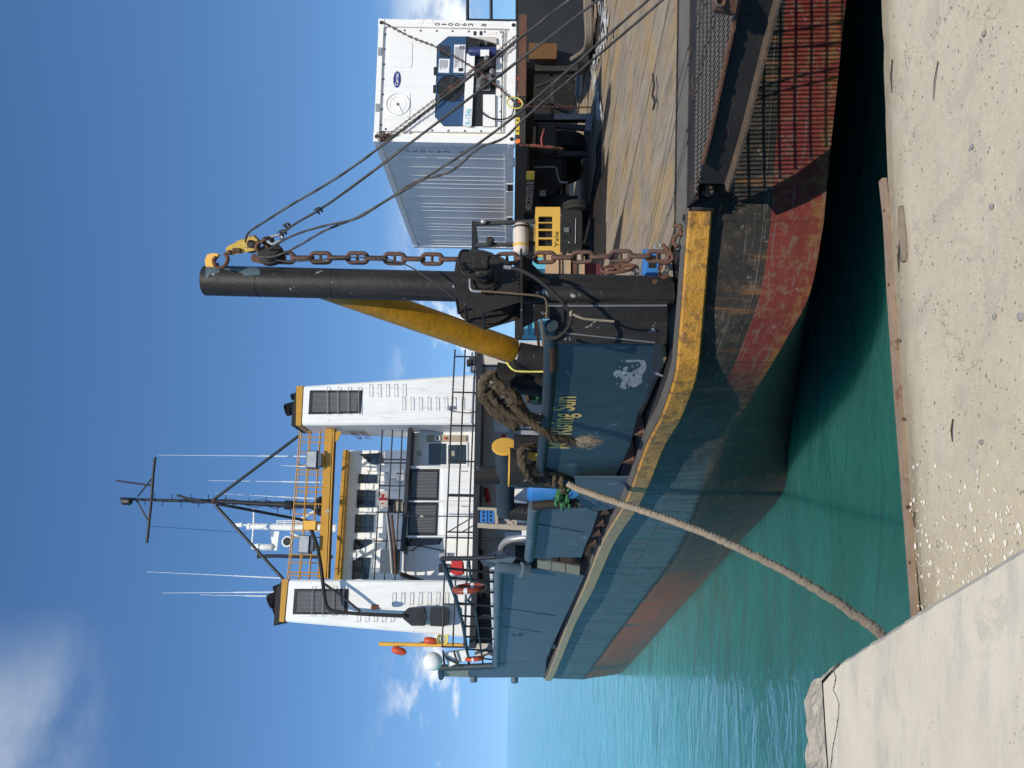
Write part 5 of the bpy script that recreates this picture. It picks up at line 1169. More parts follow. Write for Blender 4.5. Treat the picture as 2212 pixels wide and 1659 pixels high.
for x in (790, 915): pipe('roof_rail', [rp(*q) for q in zz('K2', (x, 205), (x, 270))], 0.02, 'white', rm, 6)
for y in (208, 235): pipe('roof_rail', [rp(*q) for q in zz('K2', (790, y), (1300, y))], 0.02, 'white', rm, 6)
pipe('signal_mast', [rp(*q) for q in zz('K2', (475, 790), (800, 785), (1300, 800), (1700, 800))], 0.07, 'rail', ship, 10)
pipe('signal_yard', [rp(*q) for q in zz('K2', (478, 730), (478, 830))], 0.04, 'rail', ship, 8)
# ---- whip aerials
for a, c2, pl_ in (((340, 983), (680, 986), BP), ((451, 1038), (697, 1042), BP), ((465, 1066), (679, 1077), mp), ((602, 1005), (660, 1008), BP), ((316, 1235), (613, 1249), FP), ((351, 1281), (592, 1279), FP), ((432, 1285), (589, 1288), FP)):
    p0, p1 = pl_(*c2, 0.7), pl_(*a, 0.7); MB().tube([p0, p0.lerp(p1, 0.35), p0.lerp(p1, 0.36), p1], [0.022, 0.02, 0.011, 0.005], 6).build('whip_aerial', 'white', ship)
for a, c2 in (((323, 1137), (533, 1152)),): MB().tube(sag(mp(*a), rp(*c2), 0.3), 0.008, 5).build('aerial_wire', 'rail', ship)
# ---- hose boom on the port funnel
bm_ = SP(26.9)
boom = empty('boom', bm_(890, 1330), None, None); attach(boom, ship)
pts = spline([bm_(*q) for q in zz('A', (1032, 480), (1062, 560), (1080, 650), (1092, 745), (1098, 800), (1112, 862), (1150, 886), (1270, 898), (1400, 905), (1500, 910))], 5)
pipe('jib', pts, [0.062] * len(pts), 'tyre', boom, 12)
pipe('jib_brace', [bm_(*q) for q in zz('A', (1092, 745), (1190, 815), (1278, 888))], 0.045, 'rail', boom, 10)
MB().prism([bm_(x, y, 0.05) for x, y in zz('A', (1480, 900), (1515, 868), (1590, 866), (1592, 958), (1530, 958), (1490, 925))], ax * 0.4).build('pedestal', 'rail', boom)
MB().prism([bm_(x, y, 0.1) for x, y in zz('A', (1622, 866), (1690, 864), (1712, 880), (1712, 950), (1690, 962), (1620, 958))], ax * 0.35).build('control_box', 'rail', boom)
MB().prism([bm_(x, y, -0.02) for x, y in zz('A', (1560, 895), (1602, 895), (1602, 932), (1560, 932))], ax * 0.1).build('hatch', 'louver', boom)
MB().lathe(bm_(*zz('A', (1352, 865))[0], -0.1), Z3, [(-0.1, 0.08), (0.1, 0.1), (0.15, 0.05)], 10).build('pulley', 'rust', boom)
MB().cbox(bm_(671, 1135, 0), tr * 0.3, ax * 0.3, Z3 * 0.4).build('jib_head', 'cap_yellow', boom)
pipe('camera_cable', spline([FP(*q, -0.05) for q in zz('B', (1530, 420), (1570, 440), (1640, 450), (1700, 455), (1760, 440))], 4), 0.018, 'rail', fs_, 6)
pan('camera', FP.back(-0.2), [(966, 876), (972, 876), (972, 883), (966, 883)], 'galv', fs_, 0.2)
# ---- davit, dome and gear abaft the port funnel
dv = SP(27.6)
davit = empty('davit', dv(985, 1394), None, None); attach(davit, ship)
pipe('davit_post', [dv(819, 1391), dv(900, 1392.5), dv(1000, 1394)], 0.07, 'cap_yellow', davit, 10)
MB().prism([dv(x, y) for x, y in [(905, 1388), (924, 1384), (926, 1397), (910, 1397)]], ax * 0.1).build('davit_winch', 'rail', davit)
for x0, y0, x1, y1, r, lab in [(846, 1402, 878, 1410, 0.13, 'red orange buoy hung high on the yellow davit'), (915, 1382, 946, 1386, 0.12, 'red orange float hung low behind the yellow davit')]:
    p0, p1 = dv(x0, y0, -0.15), dv(x1, y1, -0.15); L_ = (p1 - p0).length
    o_ = MB().lathe(p0, p1 - p0, [(0, 0.02), (L_ * 0.1, r * 0.8), (L_ * 0.4, r), (L_ * 0.8, r * 0.9), (L_, r * 0.3)], 14).build('buoy', 'orange', smooth=50); tag(o_, lab, 'buoy')
mb = MB()
for k in range(6): mb.ring(dv(952 + k * 2, 1380, -0.1), V((0.2, -0.7, 0.3 * (k - 2))), 0.16, 0.018, 16, 6)
tag(mb.build('cord_coil', 'yellow_cord', smooth=60), 'coil of yellow cord hung beside the davit', 'rope')
dm = SP(27.2)
MB().lathe(dm(956, 1429), Z3, [(0, 0.02)] + [(0.32 - 0.32 * math.cos(t), 0.30 * math.sin(t)) for t in [i * math.pi / 12 for i in range(1, 12)]] + [(0.64, 0.02)], 24).build('satellite_dome', 'white', ship, smooth=60)
MB().prism([dm(x, y, 0.1) for x, y in [(958, 1412), (1005, 1404), (1010, 1425), (970, 1440)]], ax * 0.6).build('dome_base', 'white', ship)
for a, c2 in (((957, 1405), (960, 1440)), ((962, 1420), (1000, 1440)), ((980, 1405), (990, 1440))): pipe('dome_frame', [dm(*a), dm(*c2)], 0.035, 'rail', ship, 8)

# ================================================================ REFRIGERATED CONTAINER
_z['D'] = (768.0, 0.0, .2728); _z['F'] = (960.0, 438.9, .2728); _z['G'] = (960.0, 713.2, .2728); _z['E'] = (1097.2, 0.0, .372)
th_ = math.radians(8.6)
cu_ = V((math.cos(th_), math.sin(th_), 0)); cv_ = V((-math.sin(th_), math.cos(th_), 0))
CB = P(1112, 311, 14.3)                                   # near lower port corner
CT = P(806, 305, 14.3); cz_ = (CT - CB).normalized(); CH = (CT - CB).length; CW, CL = 2.45, 6.06
CF = Plane(CB, cv_)
CSp = Plane(CB, cu_)
cont = empty('shipping_container', CB, 'white refrigerated shipping container with blue machinery on a trailer', 'container')
def cpt(a, d, h): return CB + cu_ * a + cv_ * d + cz_ * h
def cbox(name, a0, a1, d0, d1, h0, h1, mat, parent=None, bevel=0.0):
    return MB().box(cpt(a0, d0, h0), cu_ * (a1 - a0), cv_ * (d1 - d0), cz_ * (h1 - h0)).build(name, mat, parent or cont, bevel=bevel)
cbox('body', 0.05, CW - 0.05, 0.10, CL - 0.05, 0.12, CH - 0.08, 'cont_side')
for a0, a1 in ((0, 0.15), (CW - 0.15, CW)):
    cbox('corner_post', a0, a1, 0.0, 0.14, 0.12, CH - 0.12, 'cont_white'); cbox('corner_post', a0, a1, CL - 0.14, CL, 0.12, CH - 0.12, 'cont_white')
for a0 in (0.0, CW - 0.17):
    for d0 in (0.0, CL - 0.17):
        for h0 in (0.0, CH - 0.118):
            c_ = cbox('corner_casting', a0 - 0.008, a0 + 0.178, d0 - 0.008, d0 + 0.178, h0, h0 + 0.118, 'cont_white', bevel=0.01)
            if d0 == 0.0: MB().lathe(cpt(a0 + 0.09, -0.010, h0 + 0.055), cv_, [(0, 0.04), (0.004, 0.04)], 12).build('casting_hole', 'louver', c_)
cbox('top_rail', 0.17, CW - 0.17, 0.0, 0.10, CH - 0.10, CH - 0.005, 'cont_white'); cbox('bottom_rail', 0.17, CW - 0.17, 0.0, 0.10, 0.005, 0.15, 'cont_white')
cbox('top_rail', 0.0, 0.10, 0.17, CL - 0.17, CH - 0.12, CH - 0.008, 'cont_side')
cbox('bottom_rail', 0.0, 0.08, 0.17, CL - 0.17, 0.02, 0.19, 'cont_side')
for d0, d1 in ((1.85, 2.2), (3.75, 4.1)):
    cbox('fork_pocket', -0.006, 0.0, d0, d1, 0.03, 0.14, 'louver'); cbox('pocket_lip', -0.012, 0.0, d0 - 0.05, d0, 0.02, 0.17, 'cont_white'); cbox('pocket_lip', -0.012, 0.0, d1, d1 + 0.05, 0.02, 0.17, 'cont_white')
dd_ = 0.16; RS = random.Random(9); gaps = [0.16, 0.2, 0.18, 0.42, 0.42, 0.2, 0.2, 0.22, 0.46, 0.42, 0.2, 0.22, 0.44, 0.42, 0.2, 0.2, 0.42, 0.4, 0.2]
for k, g in enumerate(gaps):
    e = min(dd_ + g, CL - 0.15)
    if e - dd_ < 0.05: break
    cbox('side_panel', 0.020, 0.06, dd_ + 0.006, e - 0.010, 0.19, CH - 0.12, 'cont_side')
    cbox('side_rib', 0.015, 0.06, e - 0.009, e + 0.005, 0.19, CH - 0.12, 'cont_white'); dd_ = e
for k, ch in enumerate('010063 8'):
    if ch == ' ': continue
    text(ch, 'number', 'ink', cont, cpt(0.020, 0.47, CH - 0.62 - k * 0.15), -cv_, cz_, 0.09, 0.10, 0.0)
    text(ch, 'number', 'ink', cont, cpt(CW - 0.115, 0.0, CH - 1.16 - k * 0.125), cu_, cz_, 0.055, 0.095, 0.004)
def cz(pts, off=0.0): return [CF(x, y, off) for x, y in zz('D', *pts)]
def cpan(name, pts, off, th, mat, parent=None, bevel=0.0): return MB().prism(cz(pts, off), cv_ * th).build(name, mat, parent or cont, bevel=bevel)
front = cpan('front_panel', [(215, 215), (1180, 240), (1165, 1050), (190, 1035)], 0.04, 0.05, 'cont_white')
cpan('door_seam', [(1165, 245), (1172, 245), (1155, 1048), (1148, 1048)], 0.034, 0.01, 'louver')
cav = cpan('machine_bay', [(645, 362), (733, 288), (900, 288), (1115, 335), (1105, 1000), (700, 1000), (628, 925)], 0.034, 0.01, 'louver')
blue = cpan('blue_panel', [(652, 365), (737, 292), (878, 290), (868, 595), (645, 590)], 0.018, 0.02, 'reefer_blue', cav)
cpan('blue_panel', [(640, 800), (855, 800), (852, 995), (703, 995), (632, 922)], 0.018, 0.02, 'reefer_blue', cav)
cpan('fan_shroud', [(645, 600), (866, 603), (857, 795), (640, 792)], 0.026, 0.012, 'reefer_blue', cav)
fc = CF(*zz('D', (756, 700))[0], 0.02); mb = MB(); mb.lathe(fc, cv_, [(0, 0.27), (0.01, 0.27)], 30); mb.build('fan_mouth', 'louver', cav)
mb = MB(); mb.ring(fc - cv_ * 0.005, cv_, 0.27, 0.012, 32, 6); mb.build('fan_ring', 'reefer_blue', cav, smooth=60)
for k in range(5):
    t = k * 2 * math.pi / 5; e1 = cu_ * math.cos(t) + cz_ * math.sin(t); e2 = cu_ * -math.sin(t) + cz_ * math.cos(t)
    MB().prism([fc - cv_ * 0.008 + e1 * 0.05 - e2 * 0.02, fc - cv_ * 0.012 + e1 * 0.23 - e2 * 0.09, fc - cv_ * 0.008 + e1 * 0.25 + e2 * 0.02, fc - cv_ * 0.005 + e1 * 0.06 + e2 * 0.03], cv_ * 0.006).build('fan_blade', 'rail', cav)
MB().lathe(fc - cv_ * 0.02, cv_, [(0, 0.03), (0.005, 0.06), (0.02, 0.06)], 14).build('fan_hub', 'rust', cav)
cpan('window', [(668, 355), (748, 365), (745, 455), (668, 450)], 0.010, 0.01, 'glass', cav)
for k, pts in enumerate(([(662, 465), (746, 467), (740, 577), (656, 574)], [(782, 353), (870, 353), (862, 577), (775, 574)])):
    lb = cpan('label_sheet', pts, 0.012, 0.006, 'label_white', cav); mb = MB()
    for i in range(9):
        u0, w0 = 0.10 + 0.09 * i, 0.2 + 0.5 * RS.random()
        a = lerp2(pts[0], pts[1], u0); b_ = lerp2(pts[3], pts[2], u0); a1 = lerp2(a, b_, 0.08); b1 = lerp2(a, b_, 0.08 + 0.8 * (0.6 + 0.4 * RS.random()))
        mb.bar(*[CF(x, y, 0.0105) for x, y in zz('D', a1, b1)], 0.004, 0.010)
    q = mb.build('print_lines', 'galv', cav); q['kind'] = 'stuff'
cpan('pictogram', [(825, 362), (842, 362), (842, 392), (825, 392)], 0.0095, 0.003, 'ink', cav); cpan('pictogram', [(848, 362), (864, 362), (864, 392), (848, 392)], 0.0095, 0.003, 'ink', cav)
cpan('pictogram', [(815, 538), (855, 538), (853, 566), (815, 566)], 0.0095, 0.003, 'ink', cav)
wl_ = cpan('white_duct', [(880, 425), (945, 425), (918, 990), (905, 1000), (850, 988)], -0.03, 0.06, 'cont_white', cav)
o1, o2 = CF(*zz('D', (913, 985))[0], -0.033), CF(*zz('D', (917, 862))[0], -0.033)
text('R-134a', 'lettering', 'cyan_ink', wl_, o1, o2 - o1, cz_, (o2 - o1).length, 0.11, 0.002, 0.02)
cpan('tray', [(1010, 748), (1105, 748), (1103, 998), (1008, 998)], -0.01, 0.04, 'cont_white', cav)
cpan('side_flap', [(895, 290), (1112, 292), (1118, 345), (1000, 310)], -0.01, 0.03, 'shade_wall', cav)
pp = CF(*zz('D', (960, 415))[0], -0.05); MB().lathe(CF(*zz('D', (1115, 415))[0], -0.02), cz_, [(0, 0.09), (0.47, 0.09), (0.51, 0.07), (0.54, 0.03)], 20).build('receiver_tank', pmat('receiver_blue', (0.02, 0.03, 0.11), 0.4, var=0.1, bump=0.03), cav, smooth=40)
cpan('tank_label', [(988, 393), (1058, 393), (1056, 445), (988, 445)], -0.145, 0.002, 'label_white', cav)
for k, (x, y, r, d) in enumerate([(1065, 520, 0.09, 0.12), (1040, 500, 0.05, 0.18), (1025, 545, 0.07, 0.1), (1085, 590, 0.06, 0.12), (1020, 680, 0.08, 0.15), (985, 700, 0.05, 0.1), (960, 600, 0.06, 0.05), (1075, 650, 0.05, 0.1), (985, 360, 0.04, 0.08), (1040, 355, 0.035, 0.08)]):
    c_ = CF(*zz('D', (x, y))[0], 0.03); MB().lathe(c_, -cv_, [(0, r), (d, r), (d + 0.015, r * 0.7), (d + 0.03, r * 0.4)], 12).build('compressor_part', ('grime', 'steel', 'grime', 'steel')[k % 4], cav, smooth=40)
cpan('condenser_box', [(960, 590), (1070, 590), (1070, 720), (950, 720)], 0.0, 0.03, 'steel', cav)
for pts in ([(620, 530), (640, 530), (640, 595), (618, 595)], [(615, 672), (635, 672), (633, 737), (613, 737)]): cpan('latch_pocket', pts, 0.033, 0.006, 'louver')
for pts in ([(275, 330), (440, 335), (452, 350), (447, 520), (435, 533), (275, 530), (262, 515), (262, 345)], [(250, 722), (425, 727), (436, 742), (430, 915), (418, 927), (250, 922), (238, 908), (240, 738)]): cpan('access_panel', pts, 0.030, 0.012, 'cont_white', bevel=0.004)
vc = CF(*zz('D', (335, 825))[0], 0.026)
mb = MB(); mb.ring(vc, cv_, 0.215, 0.010, 32, 6); mb.ring(vc, cv_, 0.15, 0.004, 28, 5); mb.build('vent_ring', 'cont_white', cont, smooth=60)
for t in (0.9, 3.6): e1 = cu_ * math.cos(t) + cz_ * math.sin(t); MB().bar(vc - cv_ * 0.004 + e1 * 0.03, vc - cv_ * 0.004 + e1 * 0.19, 0.02, 0.006).build('vent_spoke', 'cont_side', cont)
MB().lathe(vc - cv_ * 0.008, cv_, [(0, 0.02), (0.01, 0.03)], 10).build('vent_knob', 'steel', cont)
mb = MB(); lc_ = CF(*zz('D', (328, 628))[0], 0.030); mb.prism([lc_ + cu_ * 0.165 * math.cos(t) + cz_ * 0.068 * math.sin(t) for t in [i * math.pi / 14 for i in range(28)]], cv_ * 0.008)
lg = mb.build('logo_oval', 'logo_blue', cont)
text('Carrier', 'logo_letters', 'label_white', lg, lc_ - cu_ * 0.13 - cz_ * 0.03, cu_, cz_, 0.26, 0.065, 0.004)
for x, y in [(235, 270), (230, 388), (226, 508), (220, 625), (215, 745), (208, 862), (202, 985), (388, 238), (514, 240), (642, 242), (768, 244), (896, 247), (1022, 249), (1150, 252), (237, 1020), (380, 1026), (605, 1030), (735, 1033), (865, 1035), (993, 1037), (1165, 288), (1163, 405), (1150, 763), (1148, 882), (1062, 985)]:
    MB().lathe(CF(*zz('D', (x, y))[0], 0.028), cv_, [(0, 0.012), (0.006, 0.022), (0.014, 0.022)], 8).build('bolt', 'steel', cont)
for x, y in [(500, 162), (578, 162), (470, 1080)]: cpan('post_recess', [(x - 18, y - 12), (x + 30, y - 12), (x + 40, y + 8), (x + 28, y + 26), (x - 18, y + 26)], -0.006, 0.006, 'cont_side')
for x, y in [(193, 405), (172, 850)]: cpan('top_fitting', [(x - 14, y - 30), (x + 12, y - 30), (x + 10, y + 32), (x - 16, y + 32)], -0.02, 0.05, 'galv')
for x, y in [(945, 262), (992, 262)]: cpan('small_plate', [(x - 10, y - 16), (x + 10, y - 16), (x + 10, y + 16), (x - 10, y + 16)], 0.030, 0.008, 'ink')
cpan('small_plate', [(1040, 248), (1112, 250), (1112, 270), (1040, 270)], 0.030, 0.008, 'cont_side')
# power cable looping out of the bay
pipe('power_cable', spline([CF(*q, -0.06) for q in zz('D', (950, 850), (1005, 895), (1060, 930), (1130, 945), (1190, 940), (1235, 915), (1250, 880), (1255, 820))], 5), 0.014, 'tyre', cont, 8)

# ================================================================ CHASSIS TRAILER
trl = empty('trailer', cpt(1.2, 3, -1.4), 'grimy black container trailer standing on the ship deck', 'trailer')
def tbox(name, a0, a1, d0, d1, h0, h1, mat='grime', bevel=0.0): return cbox(name, a0, a1, d0, d1, h0, h1, mat, trl, bevel)
tbox('front_bolster', -0.02, CW + 0.02, -0.04, 0.18, -0.20, -0.012, 'grime', 0.01)
tbox('rust_rail', 0.9, CW + 0.1, -0.075, -0.045, -0.19, -0.05, 'rust')
for a in (0.72, 1.62): tbox('main_beam', a, a + 0.12, 0.18, 9.5, -0.36, -0.012)
tbox('side_rail', 0.0, 0.07, 0.18, 8.5, -0.24, -0.02)
for d in (1.4, 2.6, 3.8, 5.2): tbox('cross_member', 0.07, CW, d, d + 0.09, -0.30, -0.06)
tbox('number_board', -0.012, -0.004, 1.3, 3.4, -0.42, -0.22, 'grime')
text('MSCZ222172 0', 'trailer_number', 'pale_ink', trl, cpt(-0.018, 3.2, -0.39), -cv_, cz_, 1.55, 0.13, 0.0)
cpan2 = lambda nm, pts, off, th, mat: MB().prism(cz(pts, off), cv_ * th).build(nm, mat, trl)
cpan2('yellow_sticker', [(1268, 930), (1300, 932), (1296, 1068), (1266, 1066)], -0.05, 0.006, 'sticker_yellow')
for y in (945, 985, 1030): cpan2('sticker_print', [(1274, y), (1292, y), (1290, y + 14), (1274, y + 14)], -0.054, 0.003, 'ink')
MB().lathe(CF(*zz('D', (1287, 1115))[0], -0.07), cv_, [(0, 0.04), (0.02, 0.05), (0.04, 0.05)], 14).build('marker_lamp', 'amber', trl, smooth=40)
for x, y in [(1292, 622), (1300, 800)]: cpan2('red_reflector', [(x - 12, y - 14), (x + 12, y - 14), (x + 12, y + 14), (x - 12, y + 14)], -0.055, 0.01, 'red')
cpan2('amber_reflector', [(1284, 735), (1306, 735), (1306, 765), (1284, 765)], -0.05, 0.006, 'beige')
tbox('yellow_plate', -0.016, -0.012, 1.15, 1.55, -0.40, -0.24, 'sticker_yellow')
# landing legs, braces, feet
lg_pl = Plane(cpt(0, 3.0, 0), cv_)
def lq(x, y, o_=0.0): return lg_pl(*zz('D', (x, y))[0], o_)
for (x0, x1, y0, y1) in ((1385, 1845, 903, 950), (1410, 1650, 1188, 1240), (1400, 1760, 508, 560)):
    MB().prism([lq(x0, y0), lq(x1, y0), lq(x1, y1), lq(x0, y1)], cv_ * 0.14).build('landing_leg', 'grime', trl)
MB().prism([lq(1575, 900, -0.02), lq(1850, 900, -0.02), lq(1850, 945, -0.02), lq(1575, 945, -0.02)], cv_ * 0.1).build('leg_sleeve', 'steel', trl)
MB().prism([lq(1385, 965), lq(1840, 990), lq(1835, 1030), lq(1385, 985)], cv_ * 0.08).build('leg_brace', 'grime', trl)
MB().prism([lq(1830, 895, -0.1), lq(1885, 900, -0.1), lq(1860, 1040, -0.1), lq(1815, 1030, -0.1)], cv_ * 0.35).build('leg_foot', 'steel', trl)
MB().prism([lq(1640, 1195, -0.02), lq(1830, 1195, -0.02), lq(1830, 1235, -0.02), lq(1640, 1235, -0.02)], cv_ * 0.1).build('leg_sleeve', 'grime', trl)
for a, c2 in (((1420, 690), (1600, 620)), ((1550, 560), (1560, 940)), ((1420, 780), (1700, 900))): MB().bar(lq(*a, 0.3), lq(*c2, 0.3), 0.06, 0.06).build('leg_cross_brace', 'grime', trl)
pipe('air_line', spline([lq(1415, 1325), lq(1560, 1322), lq(1590, 1335), lq(1600, 1390), lq(1620, 1440), lq(1680, 1445)], 5), 0.022, 'galv', trl, 8)
def tyre(name, c, axis, r, w_, parent):
    ax_ = V(axis).normalized(); e = MB(); e.lathe(c - ax_ * w_ / 2, ax_, [(0, r * 0.6), (0.02, r * 0.86), (w_ * 0.14, r * 0.97), (w_ * 0.28, r), (w_ * 0.72, r), (w_ * 0.86, r * 0.97), (w_ - 0.02, r * 0.86), (w_, r * 0.6)], 40)
    e.build(name, 'tyre', parent, smooth=35)
    tl = MB(); x = ax_.orthogonal().normalized(); y = ax_.cross(x)
    for i in range(44):
        t = 2 * math.pi * i / 44; q = x * math.cos(t) + y * math.sin(t); s_ = y * math.cos(t) - x * math.sin(t)
        for sg in (-1, 1): tl.cbox(c + q * r + ax_ * sg * w_ * 0.22, q * 0.03, s_ * 0.045, ax_ * w_ * 0.3)
    tl.build('tread', 'tyre', parent)['kind'] = 'stuff'
    MB().lathe(c - ax_ * w_ * 0.42, ax_, [(0, r * 0.3), (0.02, r * 0.58), (w_ * 0.8, r * 0.58)], 24).build('rim', 'steel', parent, smooth=40)
for a, d in ((0.15, 4.55), (2.05, 4.55), (0.15, 5.85), (2.05, 5.85)): tyre('tyre', cpt(a + 0.08, d, -1.75 + 0.02 + 0.52), cu_, 0.52, 0.5, trl)
tbox('axle', 0.2, 2.2, 4.5, 4.6, -1.26, -1.16); tbox('suspension_box', 0.75, 1.7, 3.7, 6.2, -1.1, -0.36)
tbox('spring_hanger', 0.5, 0.7, 3.5, 3.7, -0.95, -0.24); tbox('mud_flap', 0.1, 0.6, 3.85, 3.87, -1.5, -0.6)
tbox('air_tank', 0.9, 1.6, 2.2, 2.6, -0.9, -0.45, 'grime', 0.05); tbox('tag_plate', 0.42, 0.56, 3.45, 3.47, -0.72, -0.58, 'galv')
# ---- plain dark slab and a darkened box on the starboard side, behind the trailer
stb = plane2((6.5, 18.2), (12, 16.8))
tag(pan('dark_slab', stb, [(1124, -120), (1276, -120), (1272, 135), (1118, 135)], 'rail', None, 2.0), 'plain dark slab filling the dark space beyond the trailer', 'bin')  # bare slab put in for the dark mass beyond the trailer
bx_ = pan('board', plane2((6.2, 17.6), (9, 17.3)), [(1143, 92), (1203, 94), (1202, 127), (1143, 127)], pmat('shaded_brown_board', (0.13, 0.06, 0.015), 0.6, var=0.15), None, 0.5); tag(bx_, 'orange brown box under the far end of the trailer', 'box')  # brown darkened in its base colour to stand in for shade
st_r = SP(26.0)
sr_ = plane2((8.5, 22), (14, 20))
mb = MB(); mb.tube([sr_(1010, 44), sr_(1009, -150)], 0.045, 8); mb.tube([sr_(1061, 44), sr_(1060, -150)], 0.045, 8); mb.tube([sr_(1005, -20), sr_(1130, -18)], 0.05, 8); mb.tube([sr_(1008, 44), sr_(1130, 46)], 0.05, 8)
mb.build('starboard_rail', 'rail', ship, smooth=60)
pan('starboard_bulwark', sr_.back(0.1), [(1112, 735), (1215, 735), (1262, -200), (1114, -200)], 'black', ship, 0.1)

# ================================================================ FORKLIFT
M['worn_ink'] = pmat('worn_lettering', (0.10, 0.065, 0.02), 0.6, var=0.6, scale=25, bump=0)
fk = empty('forklift', onz(1280, 495, ZD), 'yellow and black forklift truck with gas bottle parked behind the trailer', 'forklift')
_fn = math.radians(10); fkn = V((-math.sin(_fn), math.cos(_fn), 0)); FK = Plane(P(1240, 495, 16.6), fkn); fx = V((fkn.y, -fkn.x, 0))
def fq(x, y, o_=0.0): return FK(*zz('F', (x, y))[0], o_)
def fpan(name, pts, o_, th, mat, bevel=0.0, parent=None): return MB().prism([fq(x, y, o_) for x, y in pts], fkn * th).build(name, mat, parent or fk, bevel=bevel)
# hood: plate with four real openings
ys = [30, 105, 150, 158, 205, 217, 272, 285, 340, 425]; mb = MB()
mb.prism([fq(722, 30), fq(745, 30), fq(743, 425), fq(720, 425)], fkn * 0.06); mb.prism([fq(855, 30), fq(917, 30), fq(915, 425), fq(853, 425)], fkn * 0.06)
for y0, y1 in ((30, 105), (150, 158), (205, 217), (272, 285), (340, 425)): mb.prism([fq(745, y0), fq(855, y0), fq(854, y1), fq(744, y1)], fkn * 0.06)
mb.build('hood', 'fork_yellow', fk)
mb = MB(); mb.prism([fq(722, 30, 0.062), fq(730, 30, 0.062), fq(728, 425, 0.062), fq(720, 425, 0.062)], fkn * 1.3); mb.build('hood_top', 'fork_yellow', fk)
fpan('grille_back', [(735, 40), (912, 40), (910, 420), (733, 420)], 0.14, 1.1, 'louver')
cw = fpan('counterweight', [(919, 35), (1085, 55), (1098, 80), (1096, 395), (1080, 415), (917, 425)], -0.02, 1.0, 'black', 0.02)
fpan('towing_slot', [(1000, 125), (1038, 125), (1036, 318), (998, 318)], -0.024, 0.004, 'louver', 0, cw)
mb = MB(); mb.tube([fq(1040, 122, -0.04), fq(1038, 320, -0.04)], 0.010, 8); mb.build('towing_pin', 'galv', cw)
fpan('tow_socket', [(920, 160), (948, 160), (948, 265), (920, 265)], -0.024, 0.004, 'louver', 0, cw); fpan('latch', [(948, 190), (990, 192), (988, 232), (950, 226)], -0.06, 0.05, 'steel', 0.005, cw)
text('Yale', 'maker_letters', 'worn_ink', fk, fq(903, 352, -0.003), fx, Z3, 0.36, 0.09, 0.002)
for a in (-0.02, 1.0):
    pass
for (y_, nm) in ((45, 0), (385, 1)): tyre('tyre', fq(1085, y_, 0.45) + V((0, 0, 0.12)), fx, 0.29, 0.24, fk)
tk = MB(); t0, t1 = fq(605, 415, -0.02), fq(605, 158, -0.02); tl_ = (t1 - t0).length
tk.lathe(t0, t1 - t0, [(0, 0.05), (0.02, 0.12), (0.06, 0.155), (0.1, 0.165), (tl_ - 0.1, 0.165), (tl_ - 0.06, 0.155), (tl_ - 0.02, 0.12), (tl_, 0.05)], 28)
tk.build('gas_bottle', pmat('rusty_white_bottle', (0.56, 0.50, 0.42), 0.5, var=0.2, rust=0.35, rustc=(0.24, 0.12, 0.06), scale=4, bump=0.2), fk, smooth=40)
for y0, y1, mt_ in ((330, 350, 'fork_yellow'), (188, 205, 'rail')):
    q0, q1 = fq(605, y1, -0.02), fq(605, y0, -0.02); MB().lathe(q0, q1 - q0, [(0, 0.168), ((q1 - q0).length, 0.168)], 28).build('bottle_strap', mt_, fk, smooth=40)
for a, c2, w_ in (((225, 140), (250, 360), 0.1), ((240, 148), (560, 132), 0.06), ((255, 320), (560, 315), 0.06)):
    pass
mb = MB(); mb.prism([fq(218, 140, 0.5), fq(250, 142, 0.5), fq(248, 362, 0.5), fq(216, 360, 0.5)], fkn * 1.2); mb.build('overhead_guard', 'rail', fk)
for y0, w_ in ((145, 26), (318, 26)): MB().prism([fq(245, y0, 0.45), fq(720, y0 - 18, 0.15), fq(720, y0 - 18 + w_, 0.15), fq(245, y0 + w_, 0.45)], fkn * 0.08).build('guard_pillar', 'rail', fk)
MB().lathe(fq(362, 305, 0.35), -fkn, [(0, 0.09), (0.08, 0.09), (0.12, 0.05)], 14).build('work_lamp', 'grime', fk, smooth=40)
MB().lathe(fq(310, 148, 0.35), -fkn, [(0, 0.06), (0.06, 0.06), (0.08, 0.03)], 12).build('work_lamp', 'galv', fk, smooth=40)
fpan('valve', [(672, 330), (715, 335), (712, 375), (672, 370)], 0.0, 0.1, 'grime'); fpan('valve', [(672, 160), (712, 165), (710, 200), (672, 195)], 0.0, 0.1, 'steel')

# ================================================================ THINGS ON DECK
wd = Plane(P(1250, 560, 13.0), V((-0.2, 1, 0)))
e = empty('timber_stack', onz(1300, 565, ZD), 'stack of sawn timber boards behind the rusty chain', 'timber')
for k, (x0, x1, y0, y1, m_) in enumerate([(800, 905, 395, 560, 'new_timber'), (912, 930, 390, 560, 'new_timber'), (935, 960, 420, 560, 'timber'), (965, 1000, 400, 560, 'new_timber'), (1010, 1050, 450, 560, 'rust'), (1055, 1080, 400, 560, 'timber'), (1085, 1110, 420, 565, 'new_timber')]):
    q = zz('F', (x0, y0), (x1, y0), (x1, y1), (x0, y1)); MB().prism([wd(x, y, 0.04 * (k % 3)) for x, y in q], wd.n * 0.5).build('board', m_, e)
pan_ = MB().prism([wd(x, y) for x, y in zz('F', (700, 430), (800, 428), (800, 520), (705, 520))], wd.n * 0.3).build('crate', 'cyan'); tag(pan_, 'turquoise plastic crate beside the forklift', 'crate')
MB().prism([wd(x, y, 0.2) for x, y in zz('F', (1100, 470), (1235, 480), (1270, 565), (1110, 565))], wd.n * 0.4).build('cloth', pmat('maroon_cloth', (0.10, 0.02, 0.025), 0.8, var=0.3), e)
fw = P(1335, 580, 10.9); e = empty('flywheel', fw - V((0, 0, 0.26)), 'rusty spoked iron wheel standing upright on deck', 'wheel'); fa_ = V((0.93, -0.33, 0.15)).normalized()
